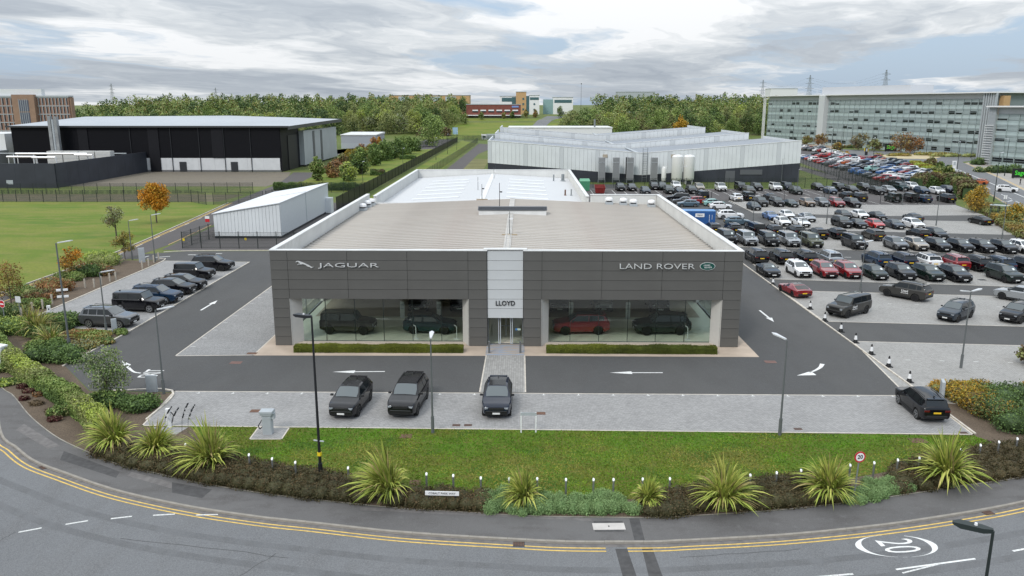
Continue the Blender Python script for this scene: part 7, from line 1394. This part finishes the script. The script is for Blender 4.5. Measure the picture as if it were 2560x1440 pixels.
# ---- shrubs and hedges
def shrub(name, label, blobs, cols, seed, n, ls, x=0, y=0, z=0, cat='shrub', group=None, shell=.82, kind=None, core='leaf_dark'):
    r_ = np.random.default_rng(seed); pts, k = blob_points(r_, blobs, n, shell); pts[:, 2] = np.maximum(pts[:, 2], .02)
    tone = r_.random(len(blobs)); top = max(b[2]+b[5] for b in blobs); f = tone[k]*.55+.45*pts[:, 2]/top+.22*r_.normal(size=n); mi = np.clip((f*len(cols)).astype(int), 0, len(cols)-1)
    t = thing(name, label, cat, (x, y, z), 0, group); obj('foliage', leaf_mesh('foliage', pts, ls, [L_[c] for c in cols], mi, r_), t)
    mb = MB()
    for b in blobs:
        ns, nr = 8, 5
        pr = [(math.sin(math.pi*i/nr), -math.cos(math.pi*i/nr)) for i in range(nr+1)]
        vs = [(b[0]+b[3]*.74*s_*math.cos(2*math.pi*k_/ns), b[1]+b[4]*.74*s_*math.sin(2*math.pi*k_/ns), max(0, b[2]+b[5]*.74*c_)) for s_, c_ in pr for k_ in range(ns)]
        mb.add(vs, [(i*ns+k_, i*ns+(k_+1) % ns, (i+1)*ns+(k_+1) % ns, (i+1)*ns+k_) for i in range(nr) for k_ in range(ns)])
    mb.build('stems', L_[cols[0]], t, 60); return t
def hedge(name, label, line, w, h, cols, seed, dens, ls, z=.004, group=None, wob=.12, cat='hedge'):
    """clipped hedge along a line: leaves over a box-like shell, dark body inside"""
    r_ = np.random.default_rng(seed); L = smooth_line(line, .5); o0 = L[0]; n = int(dens*len(L)*.5*(w+2*h)); i = r_.integers(0, len(L)-1, n); f = r_.random(n)
    a = np.array([(p.x, p.y) for p in L]); c = a[i]+(a[i+1]-a[i])*f[:, None]; d = a[i+1]-a[i]; d /= np.linalg.norm(d, axis=1)[:, None]; nr = np.stack([-d[:, 1], d[:, 0]], 1)
    s = r_.random(n)*(w+2*h); tx = np.where(s < h, -w/2, np.where(s > h+w, w/2, s-h-w/2)); tz = np.where(s < h, s, np.where(s > h+w, s-h-w, h))
    bump = 1+wob*np.sin(i*.9+seed)*np.sin(i*.37+2*seed)+.05*r_.normal(size=n); rnd_ = 1-.12*(np.abs(tx)/(w/2))**4*(tz/h)**4
    p = np.concatenate([c+nr*(tx*bump*rnd_)[:, None], (tz*bump*rnd_)[:, None]], 1)-np.array([o0.x, o0.y, 0]); p[:, 2] = np.maximum(p[:, 2], .02)
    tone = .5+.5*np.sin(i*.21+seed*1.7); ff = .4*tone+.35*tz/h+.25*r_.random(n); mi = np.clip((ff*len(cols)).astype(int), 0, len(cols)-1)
    t = thing(name, label, cat, (o0.x, o0.y, z), 0, group); obj('foliage', leaf_mesh('foliage', p, ls, [L_[c_] for c_ in cols], mi, r_), t)
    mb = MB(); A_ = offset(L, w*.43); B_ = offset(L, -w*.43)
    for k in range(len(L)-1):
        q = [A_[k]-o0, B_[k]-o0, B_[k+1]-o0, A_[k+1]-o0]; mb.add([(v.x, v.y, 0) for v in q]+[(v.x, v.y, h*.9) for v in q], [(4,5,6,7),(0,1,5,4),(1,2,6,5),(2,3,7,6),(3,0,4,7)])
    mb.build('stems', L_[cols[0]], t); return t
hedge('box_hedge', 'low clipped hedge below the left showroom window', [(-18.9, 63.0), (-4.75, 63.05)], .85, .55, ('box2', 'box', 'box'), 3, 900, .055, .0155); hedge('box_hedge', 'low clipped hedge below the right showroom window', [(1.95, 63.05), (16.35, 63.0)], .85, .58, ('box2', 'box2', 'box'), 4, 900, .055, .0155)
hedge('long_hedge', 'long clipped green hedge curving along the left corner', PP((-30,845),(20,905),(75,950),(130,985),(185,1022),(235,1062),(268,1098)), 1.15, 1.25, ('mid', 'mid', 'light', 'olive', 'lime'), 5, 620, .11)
hedge('back_hedge', 'clipped hedge behind the white shed', [(-59.5, 190), (-37.5, 189)], 1.6, 1.7, ('dark', 'mid', 'olive'), 6, 120, .2); hedge('lawn_hedge', 'low clipped hedge under the planted row of trees', [(-44, 231), (-40, 231)], 2.5, 1.5, ('dark', 'mid', 'brown'), 7, 120, .2); hedge('lawn_hedge', 'low clipped hedge farther up the planted row', [(-46, 300), (-40, 300)], 2.5, 1.3, ('dark', 'mid', 'mid'), 8, 90, .25)
hedge('east_hedge', 'dark scrubby hedge between far bays and east road', [P(2290,470), P(2345,463), P(2395,474), P(2425,500)], 3.4, 2.6, ('dark', 'mid', 'brown', 'olive'), 9, 90, .3, wob=.3); hedge('east_hedge', 'yellowing hedge beside the staff car park', [P(2283,412), P(2330,432), P(2372,456)], 3.0, 1.3, ('olive', 'lime', 'yellow'), 10, 90, .3, wob=.25); hedge('east_hedge', 'olive hedge along the verge by the bus shelter', [P(2425,500), P(2470,528), P(2520,568), P(2600,610)], 2.4, 1.0, ('brown', 'olive', 'ochre'), 11, 140, .2, wob=.3)
for i, (px, py, w, h, cols, lab) in enumerate(((2450,412,4,2.2,('dark','mid','dark'),'dark clipped bushes by the roundabout'),(2470,430,3.5,1.6,('dark','olive','mid'),'low dark bushes before the lower office, left'),(2515,432,4.2,2.4,('dark','dark','mid'),'dark green bushes before the lower office, right'),(2400,392,9,1.6,('olive','light','ochre'),'long grassy planting before the office'),(2330,388,6,1.3,('olive','ochre','yellow'),'sandy grasses on the roundabout'),(2230,390,6,1.2,('ochre','yellow','olive'),'yellow grasses left on the roundabout'),(2140,370,7,1.4,('dark','mid','rust'),'low bushes along the office front'),(2070,362,5,1.5,('rust','olive','dark'),'russet low bushes by the plaza'),(2100,388,2.5,1.6,('gold','orange','olive'),'orange bush by the staff cars'))):
    x, y = P(px, py); r2 = random.Random(i); shrub('border_shrub', lab, [(r2.uniform(-w, w), r2.uniform(-1.2, 1.2), h*.35, w*.35, 1.4, h*.65) for _ in range(7)], cols, 700+i, 900, .42, x, y)
# west beds
WB = [(270,660,4.6,1.6,2.2,('olive','light','lime'),'large rounded yellow-green shrub by the estate road entry'),(215,690,3.4,1.4,2.0,('dark','mid','mid'),'dark green shrub left of the timber posts'),(250,685,3.0,1.3,1.8,('brown','rust','olive'),'brown shrub between the dark and the yellow-green ones'),(150,728,4.2,1.4,1.9,('rust','rust','olive'),'large russet shrub beside the west bays'),(115,748,3.0,1.1,1.6,('rust','brown','olive'),'russet shrub left of the large russet one'),(70,740,3.0,1.2,1.8,('olive','mid','light'),'green shrub behind the square sign'),(175,700,2.6,1.0,1.4,('mid','olive','light'),'low green shrub behind the russet ones'),(10,790,3.4,1.3,1.8,('dark','mid','olive'),'dark shrub beside the no entry sign'),(30,830,3.6,1.4,1.9,('mid','light','lime'),'bright green shrub at the left frame edge'),(85,770,2.6,1.0,1.4,('olive','mid','light'),'olive shrub below the square sign'),(165,810,3.2,1.1,1.7,('dark','mid','mid'),'dense dark shrub behind the silver grey SUV'),(140,820,2.6,1.1,1.6,('dark','mid','light'),'green shrub behind the charger'),(150,898,3.4,1.2,1.9,('dark','mid','mid'),'dense dark shrub at the foot of the camera mast'),(125,880,2.4,1.1,1.5,('mid','mid','light'),'green shrub by the flax plants'),(100,845,2.6,1.1,1.5,('mid','mid','olive'),'shrub under the flax plants'),(225,845,2.4,.6,1.5,('olive','ochre','light'),'low ochre ground shrub before the silver SUV'),(200,870,2.2,.55,1.4,('olive','grey','ochre'),'low grey-olive ground shrub on the bank'),(240,860,2.0,.5,1.3,('olive','ochre','mid'),'low mixed ground shrub by the lamp'),(195,840,2.0,.6,1.3,('olive','rust','ochre'),'low russet ground shrub behind the lamp'),(302,835,1.0,.4,.7,('olive','mid','light'),'small low shrub at the kerb end'),
      (335,1022,2.4,.9,1.5,('dark','mid','mid'),'dark evergreen shrub behind the first flax plant'),(265,1015,2.2,1.1,1.4,('dark','mid','light'),'green shrub at the airy tree foot'),(120,975,1.1,.9,.8,('olive','mid','lime'),'small round green shrub on the mulch bank'),(150,1040,1.0,.7,.75,('olive','mid','light'),'small round green shrub low on the mulch bank'),(35,925,1.6,.7,1.2,('mid','olive','light'),'low green shrub by the utility cabinet'),(20,960,1.8,.3,1.4,('olive','mid','lime'),'low grassy clump at the left pavement')]
for i, (px, py, w, h, d, cols, lab) in enumerate(WB):
    x, y = P(px, py); r2 = random.Random(40+i); bl = [(r2.uniform(-w*.45, w*.45), r2.uniform(-d*.4, d*.4), h*.42, w*.32, d*.45, h*.55*r2.uniform(.8, 1.15)) for _ in range(7)]
    shrub('bed_shrub', lab, bl, cols, 740+i, int(1500+900*w), .13, x, y, .004)
for i, (px, py, w, c) in enumerate(((75,980,.9,'red'),(55,970,.6,'red'),(60,1000,.5,'red'),(95,990,.6,'rust'),(90,1012,.7,'brown'),(135,1052,.7,'red'),(125,1032,.5,'brown'))):
    x, y = P(px, py); shrub('low_perennial', ['dark red low plant, largest on the mulch bank','dark red low plant, topmost on the mulch bank','small dark red plant left on the mulch bank','rusty low plant beside the large red one','brown low plant below the rusty one','dark red low plant lowest on the mulch bank','small brown plant above the lowest red one'][i], [(0, 0, .12, w*.6, w*.45, .2), (w*.3, .1, .1, w*.4, w*.35, .16)], (c, c, 'brown'), 790+i, 500, .09, x, y, .004)
# right shrubs: golden and dark evergreen
x, y = P(2420, 1030); shrub('golden_shrub', 'large golden yellow shrub beside the black SUV', [(.6, 2.9, .45, 1.0, 1.0, .65), (1.0, 1.9, .6, 1.3, 1.2, .8), (1.0, .7, .6, 1.3, 1.1, .85), (1.0, -.5, .55, 1.2, 1.0, .8), (1.5, -1.5, .5, 1.1, 1.0, .8), (.2, 3.0, .4, .6, .6, .5), (2.2, 2.7, .5, 1.1, 1.0, .75)], ('brown', 'olive', 'ochre', 'gold', 'yellow'), 801, 15000, .105, x, y, .004)
x, y = P(2520, 1050); shrub('evergreen_shrub', 'broad dark evergreen shrub right of the golden one', [(.2, 2.8, .6, 1.3, 1.1, .8), (1.2, 3.0, .6, 1.4, 1.1, .8), (.6, 1.8, .7, 1.6, 1.5, .9), (-.4, .4, .7, 1.6, 1.4, .9), (.8, -1.2, .65, 1.7, 1.4, .9), (-.6, -1.6, .5, 1.3, 1.1, .8), (2.2, .8, .7, 1.6, 1.6, .9), (2.6, 3, .6, 1.5, 1.3, .8), (2.2, -2, .6, 1.5, 1.2, .8)], ('dark', 'dark', 'mid', 'mid'), 802, 17000, .10, x, y, .004)
x, y = P(2590, 1000); shrub('golden_shrub', 'golden shrub at the right frame edge behind the evergreen', [(0, 0, .5, 1.2, 1.2, .7), (1, .8, .5, 1.2, 1.2, .7)], ('olive', 'ochre', 'gold'), 803, 3000, .11, x, y, .004)
x, y = P(2338, 985); shrub('golden_shrub', 'small golden shrub left of the grey totem', [(0, 0, .4, .5, .5, .5), (.3, .4, .4, .5, .4, .5)], ('olive', 'ochre', 'gold'), 804, 1400, .09, x, y, .004)
# heather beds along the footway
def front_bed(px0, px1, n): 
    out = []
    for k in range(n):
        px = lerp(px0, px1, k/(n-1)); b = np.interp(px, [p[0] for p in BACK_PX], [p[1] for p in BACK_PX]); lw = np.interp(px, [p[0] for p in sorted(LAWN[2:])], [p[1] for p in sorted(LAWN[2:])]); out.append((P(px, b-4), P(px, max(lw-2, b-75))))
    return out
def heather(label, px0, px1, seed, h=.8, cols=('heather2', 'heather', 'heather2', 'heather', 'heather3'), dens=1.0):
    nseg = max(3, int((px1-px0)/26)); B_ = front_bed(px0, px1, nseg); r2 = random.Random(seed); bl = []; o0 = B_[0][0]
    for a, b in B_:
        a = Vector(a); b = Vector(b); m = max(2, int((b-a).length/.62))
        for k in range(m):
            p = a.lerp(b, (k+.4)/m); s = r2.uniform(.6, .85); bl.append((p.x-o0[0]+r2.uniform(-.2, .2), p.y-o0[1]+r2.uniform(-.1, .15), h*.32, s, s*.75, h*.62*r2.uniform(.8, 1.15)))
    shrub('heather_bed', label, bl, cols, seed, int(len(bl)*900*dens), .066, o0[0], o0[1], .004, cat='heather', shell=.80)
heather('dark heather bed under the three left flax plants', 255, 560, 811); heather('long brown heather bed around the black street lamp', 575, 900, 812); heather('brown heather bed behind the street name plate', 1000, 1195, 813); heather('brown heather bed between the small and middle flax plants', 1625, 1760, 814); heather('brown heather bed right of the middle flax plant', 1840, 2085, 815, .8, ('heather2', 'heather', 'heather'), 1); heather('brown heather bed left of the right flax plant', 2255, 2350, 816); heather('brown heather bed at the right frame edge', 2420, 2600, 817, .8, ('heather', 'heather2', 'heather'))
# hebe mounds
HB = [(1222,1250,.5),(1255,1255,.6),(1228,1280,.55),(1285,1282,.45),(1250,1272,.55),(1262,1240,.5),(1330,1262,.55),(1340,1280,.65),(1372,1280,.5),(1365,1258,.55),(1398,1258,.5),(1402,1278,.55),(1430,1280,.5),(1440,1262,.55),(1462,1282,.5),(1475,1262,.5),(1498,1282,.6),(1505,1255,.6),(1530,1280,.5),(1540,1262,.55),(1555,1275,.45),(1582,1283,.5),(1205,1262,.45),(1305,1288,.35)]
HB2 = [(2142,1242,.5),(2165,1236,.5),(2150,1258,.42),(2180,1250,.5),(2196,1224,.5),(2222,1216,.5),(2205,1242,.48),(2230,1232,.48),(2254,1228,.42),(2168,1215,.45),(2246,1205,.45),(2120,1258,.4),(2268,1226,.42)]
for i, (px, py, s) in enumerate(HB+HB2):
    x, y = P(px, py); r2 = random.Random(900+i); bl = [(0, 0, s*.45, s*.8, s*.75, s*.75)]+[(r2.uniform(-.35, .35)*s*1.4, r2.uniform(-.3, .3)*s, s*.5, s*.55, s*.5, s*.5) for _ in range(4)]; g_ = i < len(HB)
    shrub('hebe_mound', 'rounded grey-green mound, '+ordn(sorted(range(len(HB if g_ else HB2)), key=lambda q_: (HB if g_ else HB2)[q_][0]).index(i if g_ else i-len(HB)))+' from left in the '+('long clump by the pavement centre' if g_ else 'clump beside the 20 sign'), bl, ('hebe2', 'hebe', 'hebe'), 850+i, int(2600*s*s*4), .05, x, y, .004, group='rounded mounds along the pavement', shell=.88)
# phormiums
PB1 = leaf('blade_green', (.24, .30, .05)); PB2 = leaf('blade_yellow', (.46, .46, .11)); PB3 = leaf('blade_straw', (.34, .27, .11)); PB4 = leaf('blade_dark', (.11, .14, .028)); PB5 = leaf('blade_mid', (.33, .37, .07))
def flax(px, py, wpx, hpx, label, seed, mats=(PB4, PB1, PB1, PB1, PB2, PB5, PB5, PB2, PB1, PB5, PB3), n=150):
    x, y = P(px, py); sc = math.hypot(x, y, 20)/_F; H = hpx*sc*random.Random(seed*3).uniform(.95, 1.1); Wd = wpx*sc*random.Random(seed*5).uniform(.48, .58); r2 = random.Random(seed); mbs = MB(); leanx = r2.uniform(-1.6, 1.6)
    for b in range(n):
        a = r2.uniform(0, 6.283); ln = r2.uniform(.55, 1.05); lean = r2.random()**.7; rx = r2.uniform(0, .28)*Wd*.5; w0 = r2.uniform(.028, .05); mi = r2.randrange(len(mats)); pts = []
        for k in range(7):
            t = k/6; rr = rx+Wd*lean*ln*(t*.35+.65*t**2.0); z = H*ln*((1.05-.25*lean)*t-lean*.62*t**2.6)
            pts.append((rr, max(.03, z), w0*(1-.1*t)*(1 if t < .75 else (1-t)/.25+.02)))
        c, s_ = math.cos(a), math.sin(a); tw = r2.uniform(-.6, .6); cv = r2.uniform(-.35, .35)*Wd; lx = leanx*H*.12; v = []
        for k, (rr, z, w_) in enumerate(pts):
            q = cv*(k/6)**2; ox = rr*c-q*s_+lx*(k/6)**1.5; oy = rr*s_+q*c; v += [(ox-w_*s_, oy+w_*c, z+w_*tw), (ox+w_*s_, oy-w_*c, z-w_*tw)]
        mbs.add(v, [(2*k, 2*k+1, 2*k+3, 2*k+2) for k in range(6)], mi)
    t = thing('flax_plant', label, 'flax plant', (x, y, .004), group='striped flax plants'); mbs.build('blades', list(mats), t); MB().lathe([(Wd*.22, 0), (Wd*.16, .25), (.05, .4)], 10).build('crown_base', PB4, t)
for i, (px, py, w, h, lab) in enumerate(((290,1122,135,112,'spiky flax plant, leftmost of the three at left'),(390,1140,140,98,'spiky flax plant, middle of the three at left'),(533,1176,165,135,'large spiky flax plant, right of the three at left'),(975,1250,170,150,'tallest spiky flax plant left of the name plate'),(1312,1266,118,108,'spiky upright flax plant among the green mounds'),(1617,1268,100,90,'smallest spiky flax plant right of the mounds'),(1807,1268,175,130,'broad spiky flax plant left of the 20 sign'),(2070,1245,150,115,'spiky flax plant beside the 20 sign'),(2365,1208,170,130,'spiky flax plant at the right end of the lawn'))):
    flax(px, py, w*1.06, h, lab, 950+i, n=380)
for i, (px, py, w, h, lab) in enumerate(((95,838,110,75,'straw-coloured flax clump behind the hedge, left'),(130,868,110,65,'straw-coloured flax clump behind the hedge, right'),(72,818,80,60,'straw-coloured flax clump near the timber rail'))): flax(px, py, w, h, lab, 970+i, (PB4, PB1, PB3, PB3, PB2), 200)
for i, (px, py, h) in enumerate(((430,1078,1.6),(455,1082,2.0),(412,1072,1.5),(470,1084,1.9))):
    x, y = P(px, py); mb = MB(); pts = [(0, 0, 0), (.1, 0, h*.5), (.35, 0, h*.85), (.6, 0, h)]; mb.path(pts, .012, 4); r2 = random.Random(i)
    for k in range(14): t_ = r2.uniform(.5, 1); xx = .6*t_**2; mb.box(xx-.04, xx+.02, -.03+r2.uniform(-.08, .08), .03, h*t_-.04, h*t_+.03)
    mb.build('flower_stalk', dark_m, loc=(x, y, .01), label='thin dark flax flower stalk over the paving, '+ordn([1, 2, 0, 3][i])+' from left', cat='flower stalk', group='flax flower stalks')

# ---- mown blades over the front lawn and the field: tufts in patches of fresh, dry and worn grass
PAD = (P(622,1099)[0]-.1, P(725,1069)[0]+.15, P(660,1100)[1]-.05)
def turf(name, label, poly, n, size, cols, seed, fq):
    r_ = np.random.default_rng(seed); p = np.array(poly); lo, hi = p.min(0), p.max(0); q = lo+(hi-lo)*r_.random((n*2, 2)); ins = np.zeros(len(q), bool); j = len(p)-1
    for i in range(len(p)):
        a, b = p[i], p[j]; c = ((a[1] > q[:, 1]) != (b[1] > q[:, 1])) & (q[:, 0] < (b[0]-a[0])*(q[:, 1]-a[1])/(b[1]-a[1]+1e-12)+a[0]); ins ^= c; j = i
    q = q[ins][:n]; x, y = q[:, 0]*fq, q[:, 1]*fq
    f = .5+.2*np.sin(x*1.1+1.7*np.sin(y*.9))+.2*np.sin(y*1.7+1.3*np.sin(x*.6+2))+.12*np.sin(x*3.1+y*2.3)+.16*r_.normal(size=len(q))+.16*np.clip((44.5-q[:, 1])/3.5, -1, 1); keep = ~((q[:, 0] > PAD[0]) & (q[:, 0] < PAD[1]) & (q[:, 1] > PAD[2])); q = q[keep]; f = f[keep]; mi = np.clip((f*len(cols)).astype(int), 0, len(cols)-1)
    me = leaf_mesh(name, np.concatenate([q, np.full((len(q), 1), .014+size*.14)], 1), size, [MATS[c] for c in cols], mi, r_, up=-.2, aspect=.6); obj(name, me, label=label, cat='grass', kind='stuff')
for k_, c_ in dict(turf_fresh=(.090, .215, .008), turf_mid=(.135, .215, .014), turf_dry=(.21, .225, .03), turf_straw=(.25, .225, .05)).items(): leaf(k_, c_)
turf('lawn_blades', 'short mown grass covering the front lawn', PP(*LAWN), 60000, .085, ('turf_fresh', 'turf_fresh', 'turf_mid', 'turf_mid', 'turf_dry', 'turf_straw'), 1, .55)
